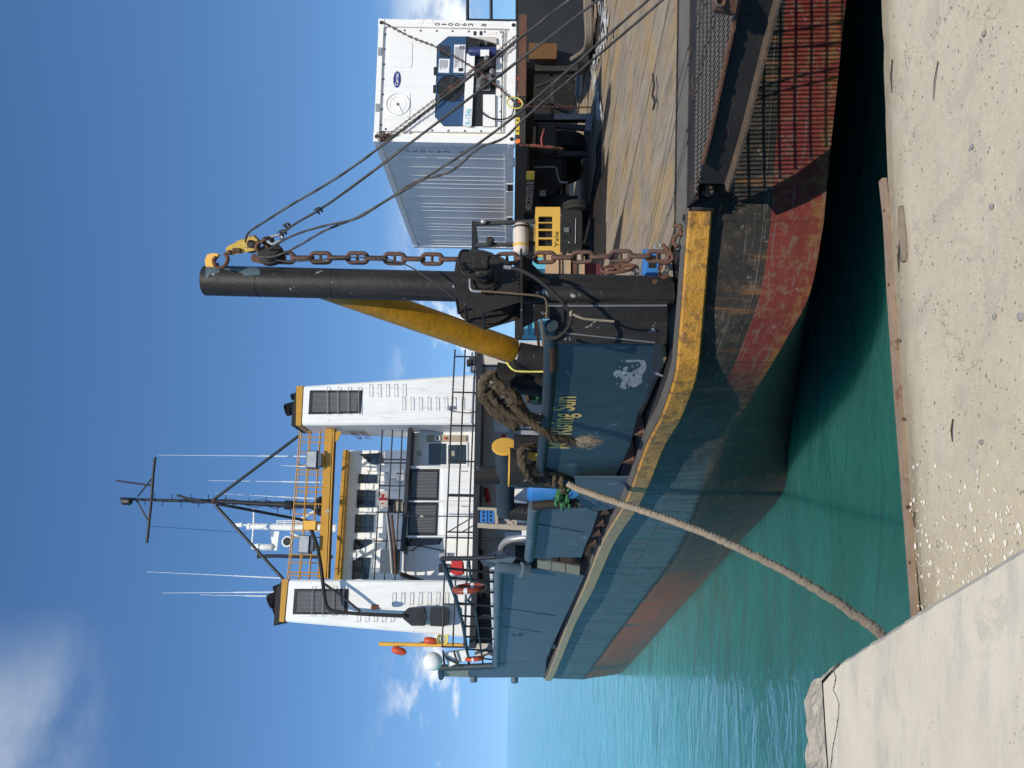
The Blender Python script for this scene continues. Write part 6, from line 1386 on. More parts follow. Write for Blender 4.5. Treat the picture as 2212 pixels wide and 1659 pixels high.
mb = MB(); mb.ring(fw, fa_, 0.235, 0.024, 32, 8); mb.build('rim', 'rust', e, smooth=60)
x = fa_.orthogonal().normalized(); y = fa_.cross(x)
for k in range(5): t = k * 2 * math.pi / 5 + 0.3; MB().bar(fw, fw + (x * math.cos(t) + y * math.sin(t)) * 0.23, 0.03, 0.018).build('spoke', 'rust', e)
MB().lathe(fw - fa_ * 0.05, fa_, [(0, 0.03), (0.02, 0.045), (0.08, 0.045), (0.1, 0.03)], 14).build('hub', 'rust', e, smooth=40)
bb = onz(1424, 566, ZD + 0.02); mb = MB(); mb.cbox(bb + V((0, 0.1, 0.085)), V((0.32, -0.06, 0)), V((0.05, 0.24, 0)), V((0, 0, 0.17)))
e = mb.build('blue_box', 'bright_blue', bevel=0.012); tag(e, 'blue plastic box on deck behind the foot of the chain', 'box')
mb = MB(); mb.cbox(bb + V((0.0, -0.03, 0.09)), V((0.14, -0.026, 0)), V((0.004, 0.02, 0)), V((0, 0, 0.08))); mb.build('opening', 'louver', e)
mb = MB(); mb.ring(P(1420, 532, 9.0), V((0.2, -1, 0)), 0.035, 0.010, 16, 6); tag(mb.build('shackle_ring', 'galv', smooth=60), 'small galvanised ring on the blue box', 'ring')
# staples and cracks in the planking
for x, y in [(1264, 362), (1286, 325), (1330, 60), (1303, 50)]:
    p = onz(x, y, ZD + 0.045); mb = MB(); mb.tube([p, p + V((0, 0, 0.02)), p + pa * 0.22 + V((0, 0, 0.02)), p + pa * 0.22], 0.012, 6); mb.build('deck_staple', 'rust', deck)
mb = MB(); cr_ = [(1410, 160), (1413, 185), (1409, 205), (1415, 220), (1411, 236)]; cp = [onz(x, y, ZD + 0.045) for x, y in cr_]
for a, c2 in zip(cp, cp[1:]): mb.bar(a, c2, 0.03, 0.02)
mb.build('splintered_gouge', 'grime', deck)
# white crust along the far edge of the sunlit planks
mb = MB()
for k in range(220):
    y = R.uniform(-30, 255); x = 1293 + 8 * math.sin(y * 0.03) + R.gauss(0, 3.2) - 0.02 * y + (8 if y < 120 else 0) * R.random()
    p = onz(x, y, ZD + 0.042); s_ = R.uniform(0.02, 0.09)
    mb.add([p + V((R.uniform(-1, 1) * s_ + s_ * 1.8 * math.cos(t), R.uniform(-.3, .3) * s_ + s_ * 0.8 * math.sin(t), 0)) for t in [i * 1.05 for i in range(6)]], [tuple(range(6))])
mb.build('salt_crust', 'label_white', deck)['kind'] = 'stuff'
# hose bundle beside the trailer
for k in range(3):
    pts = spline([P(1262 + 5 * k, -60, 15.5), P(1266 + 5 * k, 30, 15.7), P(1268 + 4 * k, 80, 15.9), P(1262 + 5 * k, 108, 16.3), P(1235 + 6 * k, 128, 17.0)], 6)
    o_ = MB().tube(pts, 0.05, 10).build('hose', pmat('grey_hose', (0.17, 0.14, 0.11), 0.7, var=0.3, bump=0.2), smooth=50)
    tag(o_, ('uppermost grey hose lying along the deck beside the trailer', 'middle grey hose lying along the deck beside the trailer', 'lowest grey hose lying along the deck beside the trailer')[k], 'hose', 'hoses along the deck')

# ================================================================ CHAINS AND WIRES
lk = link_mesh(0.275, 0.15, 0.0235, True); lk2 = link_mesh(0.275, 0.15, 0.0235, False)
cpts = spline([P(596, 556, 8.60), P(650, 557, 8.56), P(760, 557, 8.52), P(880, 559, 8.50), P(985, 560, 8.50), P(1080, 559, 8.50), P(1160, 556, 8.45), P(1244, 556, 8.40), P(1331, 553, 8.33), P(1437, 554, 8.25)], 10)
ch = empty('chain', cpts[-1], 'heavy rusty chain hanging from the top of the black post to the deck', 'chain')
mats = chain_mats(cpts, 0.205, 0.25)
me_l = lk.build('link', 'chain', smooth=60); me_2 = me_l
for i, mtx in enumerate(mats): copy_to(me_l, mtx, ch)
bpy.data.objects.remove(me_l)
# shackle and short tail at the foot
mb = MB(); p = P(1443, 556, 8.22); mb.tube(spline([p + V((-0.06, 0, 0.08)), p + V((-0.055, 0, 0.0)), p + V((0.0, -0.01, -0.05)), p + V((0.07, 0, 0.0)), p + V((0.14, 0.02, 0.06))], 5), 0.022, 8); mb.build('shackle', 'rust', ch, smooth=60)
sm = link_mesh(0.085, 0.05, 0.008)
tail = spline([P(1437, 566, 8.3), P(1426, 575, 8.35), P(1424, 590, 8.42), P(1430, 598, 8.45), P(1440, 596, 8.4)], 6); mb = MB()
def chain_mesh(pts, step, L_, W_, r_, nseg=12, sides=5):
    mb = MB(); a = W_ / 2 - r_; s = L_ / 2 - r_ - a
    base = [V((s + a * math.cos(t), a * math.sin(t), 0)) for t in [-math.pi / 2 + math.pi * i / (nseg / 2 - 1) for i in range(nseg // 2)]] + [V((-s + a * math.cos(t), a * math.sin(t), 0)) for t in [math.pi / 2 + math.pi * i / (nseg / 2 - 1) for i in range(nseg // 2)]]
    for mtx in chain_mats(pts, step, 0.4): mb.tube([mtx @ q for q in base], r_, sides, closed=True)
    return mb
tag(chain_mesh(tail, 0.06, 0.085, 0.05, 0.008).build('chain_tail', 'rust', smooth=60), 'short loose end of small chain at the foot of the post', 'chain')
# lashing chains across the container front
def cd(x, y, o_=-0.05): return CF(*zz('D', (x, y))[0], o_)
for pts, lab in (([(205, 170), (420, 285), (640, 372), (940, 540), (1090, 655), (1250, 800)], 'rusty lashing chain from the upper outer corner of the container'),
                 ([(225, 1085), (300, 1040), (430, 940), (620, 795), (780, 670), (940, 538), (1110, 415), (1270, 283)], 'rusty lashing chain from the upper near corner of the container'),
                 ([(250, 1090), (330, 1050), (470, 945), (640, 825), (790, 690), (920, 590)], 'second slack chain beside the near lashing on the container'),
                 ([(1060, 640), (1150, 705), (1240, 790)], 'short doubled chain low on the container front'), ([(1122, 458), (1190, 410), (1258, 350)], 'short slack chain low on the outer side of the container')):
    q = spline([cd(*p) for p in pts], 6); tag(chain_mesh(q, 0.052, 0.072, 0.044, 0.0085, 10, 4).build('lashing_chain', 'chain'), lab, 'chain', 'container lashings')
q = [cd(1345, 845, -0.1), cd(1868, 850, 0.6)]; tag(chain_mesh(q, 0.052, 0.072, 0.044, 0.0085, 10, 4).build('lashing_chain', 'rust'), 'rusty chain running straight down under the container to the deck', 'chain', 'container lashings')
mb = MB()
for k in range(14): mb.ring(cd(215 + R.uniform(-25, 30), 1085 + R.uniform(-25, 25), -0.05), V((R.uniform(-1, 1), R.uniform(-1, 0), R.uniform(-1, 1))), R.uniform(0.03, 0.07), 0.008, 10, 5)
tag(mb.build('chain_knot', 'chain'), 'tangle of small chain on the upper near corner of the container', 'chain')
mb = MB(); q = [cd(1262 + 60 * math.cos(t) + 12 * math.sin(t), 815 + 45 * math.sin(t), -0.12) for t in [i * 0.35 for i in range(18)]]; mb.tube(q, 0.014, 8, closed=True)
tag(mb.build('cord_loop', 'yellow_cord', smooth=60), 'yellow cord loop hanging under the container', 'rope')
# ratchet binder below the near corner
rb_ = empty('chain_binder', cd(1640, 1175, 0.2), 'red ratchet chain binder hanging under the near corner of the container', 'chain binder')
pipe('barrel', [cd(1390, 1152, -0.1), cd(1560, 1168, 0.1)], 0.028, pmat('faded_red', (0.33, 0.10, 0.07), 0.6, var=0.2, rust=0.2), rb_, 10)
pipe('handle', [cd(1480, 1160, -0.02), cd(1470, 1100, -0.05), cd(1495, 1018, -0.06)], [0.02, 0.02, 0.012], pmat('dull_red', (0.22, 0.04, 0.035), 0.6, var=0.2), rb_, 8)
mb = chain_mesh([cd(1300, 1150, -0.1), cd(1390, 1152, -0.1)], 0.05, 0.07, 0.045, 0.009); mb.build('upper_links', 'rust', rb_)
mb = chain_mesh([cd(1560, 1168, 0.1), cd(1640, 1176, 0.2)], 0.06, 0.09, 0.06, 0.012); mb.build('lower_links', 'rust', rb_)
# ---- head blocks on the post
hb_ = empty('block_tackle', P(505, 548, 8.5), 'yellow and black pulley blocks shackled to the top of the post', 'pulley block')
M['worn_yellow'] = pmat('worn_block_yellow', (0.50, 0.33, 0.05), 0.5, var=0.3, rust=0.45, rustc=(0.10, 0.06, 0.04), scale=8, bump=0.5)
Yb = 8.52
MB().prism([P(x, y, Yb) for x, y in [(487, 541), (492, 532), (512, 525), (536, 515), (548, 512), (556, 518), (558, 530), (550, 541), (532, 545), (510, 550), (492, 552)]], (0.02, 0.03, 0)).build('cheek', 'worn_yellow', hb_, bevel=0.004)
MB().prism([P(x, y, Yb + 0.10) for x, y in [(487, 538), (512, 522), (548, 509), (558, 518), (556, 532), (532, 543), (492, 550)]], (0.02, 0.03, 0)).build('cheek', 'worn_yellow', hb_, bevel=0.004)
MB().lathe(P(541, 527, Yb + 0.03), (0.15, 1, 0), [(0, 0.095), (0.01, 0.10), (0.03, 0.08), (0.05, 0.10), (0.06, 0.095)], 26).build('sheave', 'steel', hb_, smooth=30)
MB().lathe(P(541, 527, Yb - 0.03), (0.15, 1, 0), [(0, 0.03), (0.01, 0.045), (0.04, 0.045)], 14).build('sheave_pin', 'grime', hb_, smooth=30)
for x, y in ((505, 541), (494, 545), (514, 541)): MB().lathe(P(x, y, Yb - 0.04), (0.15, 1, 0), [(0, 0.018), (0.01, 0.028), (0.05, 0.028)], 8).build('bolt', 'rust', hb_)
mb = MB(); mb.tube(spline([P(466, 556, Yb), P(462, 566, Yb - 0.04), P(470, 577, Yb - 0.06), P(484, 576, Yb - 0.05), P(492, 560, Yb - 0.02), P(486, 548, Yb)], 5), 0.022, 8); mb.build('shackle', 'rust', hb_, smooth=60)
mb = MB(); mb.cyl(P(463, 571, Yb - 0.1), P(470, 571, Yb + 0.1), 0.018, n=8); mb.build('shackle_pin', 'rust', hb_)
MB().lathe(P(586, 550, 8.55), (0.7, -0.7, 0.1), [(-0.08, 0.03), (-0.07, 0.12), (-0.02, 0.14), (0.0, 0.105), (0.02, 0.14), (0.07, 0.12), (0.08, 0.03)], 26).build('lower_sheave', 'grime', hb_, smooth=35)
MB().prism([P(x, y, 8.55) for x, y in [(540, 556), (565, 546), (600, 552), (606, 562), (570, 571), (545, 566)]], (0.02, 0.05, 0)).build('lower_cheek', 'rust', hb_, bevel=0.004)
mb = MB(); mb.ring(P(566, 534, 8.5), (0.3, 1, 0.4), 0.06, 0.022, 18, 8); mb.ring(P(578, 520, 8.45), (1, 0.3, 0.4), 0.055, 0.02, 18, 8); mb.build('shackle_bow', 'rust', hb_, smooth=60)
mb = MB(); mb.tube(spline([P(587, 527, 8.42), P(578, 520, 8.42), P(585, 512, 8.42), P(606, 508, 8.42), P(610, 516, 8.42), P(592, 527, 8.42)], 4), 0.016, 8, closed=True); mb.build('thimble', 'galv', hb_, smooth=60)
# ---- wire ropes from the blocks to the ramp
def wire(name, pts, r, lab, n=6):
    q = resample(spline(pts, 8), 0.02); mb = MB(); twisted(mb, q, r, 10, 6, r * 9, 0.28); return tag(mb.build(name, 'wire', smooth=50), lab, 'wire rope', 'wire ropes holding the ramp')
def seq(px, Y0, Y1, endpx, Y2):
    """points along a wire whose depth eases from Y0 to Y1 across the picture and on to its end"""
    n = len(px); out = [P(x, y, Y0 + (Y1 - Y0) * i / (n - 1)) for i, (x, y) in enumerate(px)]; return out + [P(*endpx, Y2)]
wire('wire_rope', seq([(530, 522), (534, 507), (545, 496), (570, 480), (620, 448), (768, 357), (1000, 178), (1229, 0)], 8.5, 7.0, (1540, -240), 6.2), 0.0125, 'uppermost taut wire rope from the post head to the ramp')
w2_ = wire('wire_rope', seq([(604, 508), (640, 482), (690, 453), (768, 398), (1000, 223), (1292, 0)], 8.42, 6.9, (1530, -180), 6.2), 0.0135, 'clamped wire rope just below the uppermost one')
wire('wire_rope', seq([(579, 541), (600, 526), (640, 506), (700, 488), (770, 472), (830, 436), (932, 376), (1098, 262), (1371, 25)], 8.5, 6.6, (1535, -118), 6.2), 0.0125, 'slack wire rope bowing above the lowest one')
wire('wire_rope', seq([(545, 550), (575, 556), (610, 548), (650, 528), (700, 499), (770, 470), (839, 430), (899, 392), (972, 371), (1033, 321), (1090, 297), (1150, 241), (1371, 52)], 8.5, 6.6, (1538, -94), 6.2), 0.012, 'lowest slack wire rope with kinks above the deck')
wire('wire_rope', [P(547, 549, 8.45), P(590, 560, 8.4), P(627, 565, 8.35), P(700, 560, 8.32), P(766, 556, 8.3), P(835, 560, 8.3), P(887, 577, 8.3), P(940, 613, 8.3), P(990, 652, 8.35)], 0.008, 'thin wire rope running down beside the chain to the winch')
for x, y in ((612, 503), (622, 489), (690, 455)):
    mb = MB(); c_ = P(x, y, 8.2 + (604 - x) * 0.002 + 0.2); d_ = (P(690, 453, 8.3) - P(612, 503, 8.38)).normalized()
    for s_ in (-1, 1): mb.ring(c_ + d_ * 0.02 * s_, d_, 0.026, 0.008, 12, 6)
    mb.cbox(c_ + V((0.02, 0, 0.03)), d_ * 0.06, d_.cross(Z3).normalized() * 0.05, Z3 * 0.03)
    mb.build('rope_clamp', 'grime', w2_)

# ================================================================ ROPES
def rope_obj(name, pts, r, mat, lab, fuzz=0, fl=0.05, group=None, sag_=None, cat='rope', step=0.012, parent=None, rs=None):
    q = resample(spline(pts, 8), step); q = [p + V((mnoise.noise(p * 9), mnoise.noise(p * 9 + V((3, 0, 0))), mnoise.noise(p * 9 + V((0, 7, 0))))) * r * 0.14 for p in q]
    mb = MB(); rr = r if rs is None else [r * (rs[0] + (rs[1] - rs[0]) * i / (len(q) - 1)) for i in range(len(q))]
    L_ = [0.0]
    for i in range(1, len(q)): L_.append(L_[-1] + (q[i] - q[i - 1]).length)
    mb.tube(q, rr, 16, prof=lambda i, t: (1 - 0.40 * (1 - abs(math.cos(1.5 * (t - 2 * math.pi * L_[i] / (r * 6.5)))))) * (1 + 0.10 * mnoise.noise(V((L_[i] * 40, t * 2, r * 90)))))
    o_ = mb.build(name, mat, parent, smooth=60)
    if lab: tag(o_, lab, cat, group)
    if fuzz:
        mb = MB()
        for k in range(fuzz):
            i = R.randrange(len(q) - 1); d = (q[i + 1] - q[i]).normalized(); a = V((R.gauss(0, 1), R.gauss(0, 1), R.gauss(0, 1))); a = (a - d * a.dot(d)).normalized()
            rl = rr[i] if isinstance(rr, list) else rr; p = q[i] + a * rl * 0.8; e1 = p + a * fl * R.uniform(0.1, 0.5) + d * fl * R.uniform(-0.9, 0.9); w_ = d.cross(a).normalized() * R.uniform(0.0008, 0.0018) * max(1, r / 0.04)
            mid = p.lerp(e1, 0.5) + a * fl * 0.1
            mb.add([p - w_, p + w_, mid + w_ * 0.7, mid - w_ * 0.7, e1], [(0, 1, 2, 3), (3, 2, 4)])
        f_ = mb.build('loose_fibres', 'rope' if R.random() < 0.35 else mat, o_); f_['kind'] = 'stuff'
    return o_
# the taut line to the quay
line = [P(1229, 1046, 10.9), P(1250, 1056, 10.6)] + [P(x, y, Y) for x, y, Y in ((1330, 1084, 9.3), (1430, 1117, 7.9), (1520, 1151, 6.75), (1600, 1186, 5.75), (1680, 1225, 4.85), (1760, 1271, 4.1), (1830, 1315, 3.45), (1885, 1355, 3.0), (1925, 1392, 2.7))]
rope_obj('mooring_line', line, 0.047, 'rope', 'thick frayed mooring line stretched from the ship down to the quay', fuzz=7000, fl=0.016, rs=(1.08, 0.40))
# old hawser slung over the rail, with its frayed tail
tail_pts = [P(1112, 880, 9.9), P(1128, 897, 9.8), P(1150, 915, 9.7), P(1168, 928, 9.55), P(1180, 938, 9.55), P(1200, 946, 9.6), P(1225, 950, 9.65), P(1245, 956, 9.7)]
rope_obj('hawser_tail', tail_pts, 0.055, 'old_rope', 'end of old brown hawser hanging over the name panel', fuzz=1600, fl=0.09, group='old hawser')
mb = MB()
for k in range(420):
    u = R.random(); a = R.uniform(0, 6.28); s_ = P(1236 + 14 * R.random(), 954 + R.uniform(-6, 6), 9.66); ln = R.uniform(12, 70) * (1 - 0.3 * R.random())
    e1 = P(1245 + ln, 958 - ln * 0.09 + R.gauss(0, 3.2), 9.66 + R.uniform(-0.06, 0.08)); m1 = s_.lerp(e1, 0.5) + V((R.gauss(0, 0.03), R.gauss(0, 0.03), -0.02)); w_ = V((1, 0.3, 0)).normalized() * 0.0035
    mb.add([s_ - w_, s_ + w_, m1 + w_ * 0.8, m1 - w_ * 0.8, e1], [(0, 1, 2, 3), (3, 2, 4)])
tag(mb.build('frayed_end', pmat('frayed_fibre', (0.20, 0.17, 0.125), 0.95, var=0.5, scale=20, bump=0)), 'pale frayed fibres at the end of the old hawser', 'rope', 'old hawser')
strands = [[(1044, 846), (1042, 832), (1052, 815), (1068, 806)], [(1046, 850), (1060, 872), (1080, 895), (1105, 915), (1122, 922)], [(1052, 842), (1070, 868), (1095, 892), (1125, 912), (1135, 916)],
           [(1058, 838), (1078, 858), (1105, 880), (1128, 897)], [(1062, 828), (1085, 846), (1110, 862), (1132, 888), (1150, 914)], [(1048, 856), (1064, 884), (1088, 908), (1115, 925)], [(1066, 820), (1090, 838), (1112, 858), (1126, 880)],
           [(1054, 848), (1076, 876), (1100, 900), (1120, 917)], [(1100, 868), (1120, 882), (1140, 895), (1170, 905)], [(1040, 838), (1043, 856), (1056, 880), (1078, 906)]]
heap = empty('hawser_heap', P(1120, 870, 10.2), 'heap of old brown hawser slung over the black side post', 'rope', 'old hawser')
RH = random.Random(21); more = []
for s_ in strands: more.append([(x + RH.uniform(-6, 6), y + RH.uniform(-6, 6)) for x, y in s_])
for k, s_ in enumerate(strands + more):
    Yk = 10.0 + 0.055 * ((k * 3) % 6); pts = [P(x, y, Yk + 0.05 * math.sin(i * 2 + k)) for i, (x, y) in enumerate(s_)]
    rope_obj('bight', pts, RH.uniform(0.042, 0.056), 'old_rope', None, fuzz=420, fl=0.09, step=0.02, parent=heap)
mb = MB(); vs = []
for i in range(9):
    for j in range(7):
        x, y = 1058 + i * 5.5 + 2 * math.sin(j * 2.1), 806 + j * 7 + i * 3.4; vs.append(P(x, y, 10.02 - 0.05 * math.sin(i * 1.9 + j * 2.3) - 0.06 * math.sin(j * 0.9)))
mb.add(vs, [(i * 7 + j, i * 7 + j + 1, (i + 1) * 7 + j + 1, (i + 1) * 7 + j) for i in range(8) for j in range(6)])
tag(mb.build('plastic_wrap', 'plastic_sheet', smooth=40), 'crumpled clear plastic caught on the old hawser', 'plastic sheet')
# turns of rope on the big bitt
rp_ = [P(1126 + 20 * math.cos(t) - 1, 982 + 27 * math.sin(t) + 4, 11.42 - 0.02 * t) for t in ()]
loop = [P(x, y, Y) for x, y, Y in ((1155, 967, 11.48), (1140, 966, 11.38), (1126, 974, 11.32), (1124, 990, 11.30), (1128, 1006, 11.32), (1138, 1012, 11.36), (1150, 1010, 11.40), (1162, 1006, 11.50))]
rope_obj('rope_turn', loop, 0.06, 'old_rope', 'dark rope looped round the horn of the bitt', fuzz=300, fl=0.05, group='rope on the bitt', step=0.02)
loop = [P(x, y, Y) for x, y, Y in ((1130, 985, 11.30), (1130, 1003, 11.28), (1138, 1022, 11.32), (1148, 1034, 11.45), (1158, 1038, 11.65))]
rope_obj('rope_turn', loop, 0.058, 'old_rope', 'dark rope tail falling across the face of the bitt', fuzz=260, fl=0.05, group='rope on the bitt', step=0.02)
for k, (x, y0, y1) in enumerate(((1183, 1016, 1044), (1198, 1020, 1046), (1214, 1026, 1062))):
    pts = [P(x - 2, y0, 11.75), P(x, (y0 + y1) / 2, 11.65), P(x + (0 if k < 2 else 4), y1, 11.80)]
    rope_obj('rope_turn', pts, 0.055, 'old_rope', ('uppermost', 'middle', 'lowest')[k] + ' turn of dark rope at the foot of the bitt', fuzz=120, fl=0.05, group='rope on the bitt', step=0.02)
pipe_y = spline([P(1094, 783, 9.9), P(1106, 797, 9.85), P(1120, 802, 9.85), P(1160, 803, 9.85), P(1190, 802, 9.8)], 6)
tag(MB().tube(pipe_y, 0.013, 8).build('yellow_cord', 'yellow_cord', smooth=60), 'yellow cord tied round the foot of the ochre strut', 'rope')

# ================================================================ DECK CLUTTER
dr = onz(1250, 1052, ZD); dr = P(1250, 1050, 13.1)
e = empty('drum', V((dr.x, dr.y, ZD)), 'bright blue plastic drum behind the black bitt', 'drum')
zt = P(1139, 1050, 13.1).z; hgt = zt - ZD
MB().lathe(V((dr.x, dr.y, ZD)), Z3, [(0, 0.26), (0.03, 0.285), (hgt * 0.33, 0.29), (hgt * 0.35, 0.30), (hgt * 0.37, 0.29), (hgt * 0.66, 0.29), (hgt * 0.68, 0.30), (hgt * 0.7, 0.29), (hgt - 0.08, 0.285), (hgt - 0.02, 0.25), (hgt, 0.2)], 36).build('body', 'bright_blue', e, smooth=50)
mb = MB(); mb.ring(V((dr.x, dr.y, zt - 0.02)), Z3, 0.235, 0.015, 28, 8); mb.build('rim', 'bright_blue', e, smooth=60)
gb = P(1213, 1068, 12.2); mb = MB()
for k in range(26): p = gb + V((R.gauss(0, 0.09), R.gauss(0, 0.09), R.gauss(-0.03, 0.07))); pebble(mb, p, R.uniform(0.04, 0.08), R, 0.8, 1.2)
for k in range(90):
    p = gb + V((R.gauss(0, 0.1), R.gauss(0, 0.1), R.gauss(-0.05, 0.08))); d_ = V((R.gauss(0, 1), R.gauss(0, 1), R.gauss(0, 0.6))).normalized() * R.uniform(0.05, 0.13); w_ = d_.cross(Z3) * 0.25; mb.add([p - w_, p + w_, p + d_], [(0, 1, 2)])
tag(mb.build('net_bundle', 'green'), kind='stuff', label='bundle of green netting wedged below the blue drum', cat='net')
rk_pl = Plane(P(1100, 1120, 15.0), V((-0.3, 0.95, 0)))
rk = empty('rack', V((rk_pl(1140, 1120).x, rk_pl(1140, 1120).y, ZD)), 'weathered timber rack holding the blue crate on deck', 'rack')
for (x0, y0, x1, y1, w_) in [(1032, 1134, 1150, 1141, 0.09), (1034, 1136, 1060, 1139, 0.05), (1032, 1098, 1076, 1100, 0.05), (1071, 1098, 1073, 1136, 0.06), (1112, 1100, 1114, 1140, 0.05), (1076, 1108, 1110, 1136, 0.05), (1090, 1136, 1130, 1112, 0.04)]:
    MB().bar(rk_pl(x0, y0), rk_pl(x1, y1), w_, w_).build('timber', 'timber', rk)
cr8 = empty('crate', rk_pl(1068, 1116), 'blue plastic crate sitting high in the timber rack', 'crate')
MB().prism([rk_pl(x, y, 0.04) for x, y in rect(1037, 1102, 1069, 1130)], rk_pl.n * 0.35).build('shell', 'bright_blue', cr8, bevel=0.01)
for x in (1042, 1058):
    for y in (1104, 1112, 1121): MB().prism([rk_pl(a, b_, 0.034) for a, b_ in rect(x, y, x + 5, y + 5)], rk_pl.n * 0.005).build('slot', 'louver', cr8)
MB().prism([rk_pl(a, b_, 0.02) for a, b_ in rect(1048, 1101, 1052, 1131)], rk_pl.n * 0.02).build('ridge', 'bright_blue', cr8)
for px, lab in (([(1120, 1103), (1143, 1103), (1143, 1124), (1118, 1124)], 'pale grey plastic bin low in the timber rack'), ([(1128, 1143), (1143, 1143), (1143, 1158), (1128, 1156)], 'white box beside the foot of the timber rack')):
    tag(MB().prism([rk_pl(x, y, 0.1) for x, y in px], rk_pl.n * 0.3).build('storage_box', 'label_white', bevel=0.01), lab, 'box')
wb = Plane(P(1110, 1062, 13.8), V((-0.3, 0.95, 0)))
tag(pan('wrapped_box', wb, [(1112, 1056), (1138, 1056), (1138, 1080), (1111, 1078)], 'label_white', None, 0.4), 'white wrapped box standing behind the blue drum', 'box')
# steel hood between the panels
hd = empty('hood', side_pl(1100, 1210), None, None); attach(hd, ship)
a_, b_, c_, d_ = side_pl(1034, 1207, 0.5), side_pl(1082, 1186, 0.9), side_pl(1140, 1214, 0.35), side_pl(1100, 1224, 0.1)
t_ = side_pl(1044, 1222, 0.2); f_ = side_pl(1115, 1205, 0.3)
MB().add([a_, b_, c_, f_, t_, d_], [(0, 1, 3), (1, 2, 3), (0, 3, 5, 4), (3, 2, 5)]).build('folded_plate', 'teal', hd)
pipe('hood_arm', spline([side_pl(1083, 1186, 0.9), side_pl(1088, 1175, 0.9), side_pl(1102, 1166, 0.9), side_pl(1140, 1160, 0.9)], 5), 0.08, 'galv', hd, 12)
# gear on the far rail
lb1 = P(1014, 1271, 17.6)
def lifebuoy(c, axis, rad, r, lab, mat='orange'):
    e = empty('lifebuoy', c, lab, 'lifebuoy', 'lifebuoys'); mb = MB(); mb.ring(c, axis, rad, r, 32, 12); mb.build('ring', mat, e, smooth=60)
    ax_ = V(axis).normalized(); x = ax_.orthogonal().normalized(); y = ax_.cross(x)
    for k in range(4):
        t = k * math.pi / 2 + 0.6; p0 = c + (x * math.cos(t - 0.12) + y * math.sin(t - 0.12)) * rad; p1 = c + (x * math.cos(t + 0.12) + y * math.sin(t + 0.12)) * rad
        MB().tube([p0, p1], r * 1.03, 12).build('white_band', 'label_white', e, smooth=60)
lifebuoy(lb1, V((0.99, 0.08, 0.10)), 0.32, 0.07, 'faded red lifebuoy hung on the pipe barrier in front of the port funnel', 'rusty_orange')
lifebuoy(P(1026, 1423, 25.5), V((0.99, 0.25, 0.1)), 0.27, 0.06, 'orange lifebuoy hung low beside the white dome')
ob = Plane(P(985, 1226, 22.0), V((-0.3, 0.95, 0)))
om = empty('outboard_motor', ob(1002, 1226), 'red and black outboard motor clamped on the upper rail', 'outboard motor')
MB().prism([ob(x, y) for x, y in [(974, 1212), (990, 1209), (1000, 1211), (1003, 1238), (990, 1243), (974, 1238)]], ob.n * 0.3).build('cowling', 'red', om, bevel=0.03)
MB().prism([ob(x, y, 0.02) for x, y in [(947, 1217), (974, 1218), (974, 1236), (947, 1236)]], ob.n * 0.25).build('base', 'rail', om, bevel=0.03)
for k in range(4): MB().prism([ob(x, y, -0.01) for x, y in rect(962 + k * 3, 1222, 963.5 + k * 3, 1233)], ob.n * 0.02).build('fin', 'galv', om)

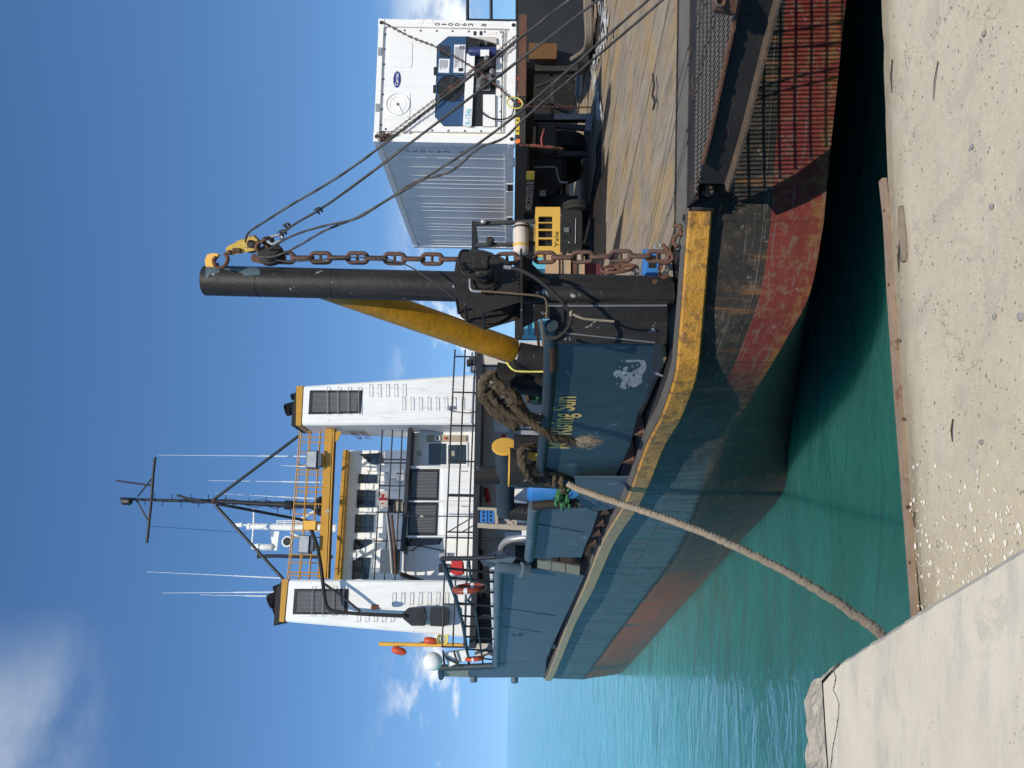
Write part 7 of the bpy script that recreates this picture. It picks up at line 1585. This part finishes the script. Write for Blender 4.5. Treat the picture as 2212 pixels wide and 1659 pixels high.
# turquoise stand and planks behind the strut
cy = Plane(P(1160, 715, 12.2), V((-0.2, 1, 0)))
cs = empty('stand', V((cy(1180, 715).x, cy(1180, 715).y, ZD)), 'turquoise metal stand seen between the strut and the winch', 'stand')
for (x0, y0, x1, y1) in [(1128, 690, 1190, 693), (1128, 728, 1190, 731), (1135, 690, 1137, 731), (1160, 690, 1162, 731)]: MB().bar(cy(x0, y0), cy(x1, y1), 0.05, 0.05).build('frame_bar', 'cyan', cs)
for x0 in (1140, 1165): MB().prism([cy(x, y, 0.05) for x, y in rect(x0, 694, x0 + 14, 727)], cy.n * 0.1).build('panel', 'cyan', cs)
for k, (x0, y0, x1, y1, m_, lab) in enumerate([(1158, 676, 1166, 772, 'rust', 'rust red plank laid behind the bulwark rail'), (1168, 680, 1176, 776, 'timber', 'grey plank laid just behind the bulwark rail')]):
    tag(MB().bar(P(x0, y0, 9.6), P(x1, y1, 10.6), 0.12, 0.03).build('plank', m_), lab, 'plank')
gy = Plane(P(1150, 850, 11.0), V((-0.2, 1, 0)))
tag(MB().prism([gy(x, y) for x, y in [(1140, 838), (1175, 842), (1178, 868), (1146, 866)]], gy.n * 0.3).build('green_box', pmat('dark_green_paint', (0.03, 0.09, 0.06), 0.5, var=0.3, rust=0.1), bevel=0.01), 'dark green metal box behind the bulwark below the hawser', 'box')
tag(MB().prism([gy(x, y, -0.1) for x, y in [(1132, 836), (1141, 838), (1146, 864), (1138, 862)]], gy.n * 0.35).build('fender', 'old_rope', bevel=0.02), 'worn brown fender lying on the dark green box', 'fender')
# mast wiring and deck-edge gear
for a, c2, dr_ in (((475, 1080), (688, 1086), 0.06), ((380, 1083), (560, 1094), 0.10), ((560, 1094), (690, 1100), 0.12), ((300, 1080), (470, 1081), 0.05)):
    MB().tube([q + V((0.10 * math.sin(i * 1.3), 0, 0)) * 0.5 for i, q in enumerate(sag(mp(*a, -0.12), mp(*c2, -0.12), 0.0, 14))], 0.014, 5).build('mast_cable', 'rail', mast)
gear = SP(27.3)
for (x0, y0, x1, y1, m_) in [(1012, 758, 1030, 772, 'label_white'), (1008, 776, 1028, 786, 'grime'), (1016, 790, 1030, 800, 'galv')]: pan('deck_locker', gear, rect(x0, y0, x1, y1), m_, ship, 0.4)
hs_ = SP(26.9)
for y in (872, 905, 1020, 1200): pan('hung_float', hs_, rect(1035, y, 1043, y + 7), 'orange' if y == 905 else 'grime', ship, 0.1)
for (x0, y0, x1, y1, m_, o_) in [(1100, 895, 1170, 925, 'white', -0.9), (1120, 930, 1200, 960, 'galv', -1.2), (1060, 1240, 1110, 1262, 'shade_wall', -0.4), (1090, 1150, 1165, 1172, 'label_white', -0.8)]:
    pan('deck_locker', hp.back(o_), rect(x0, y0, x1, y1), m_, ship, 0.5)
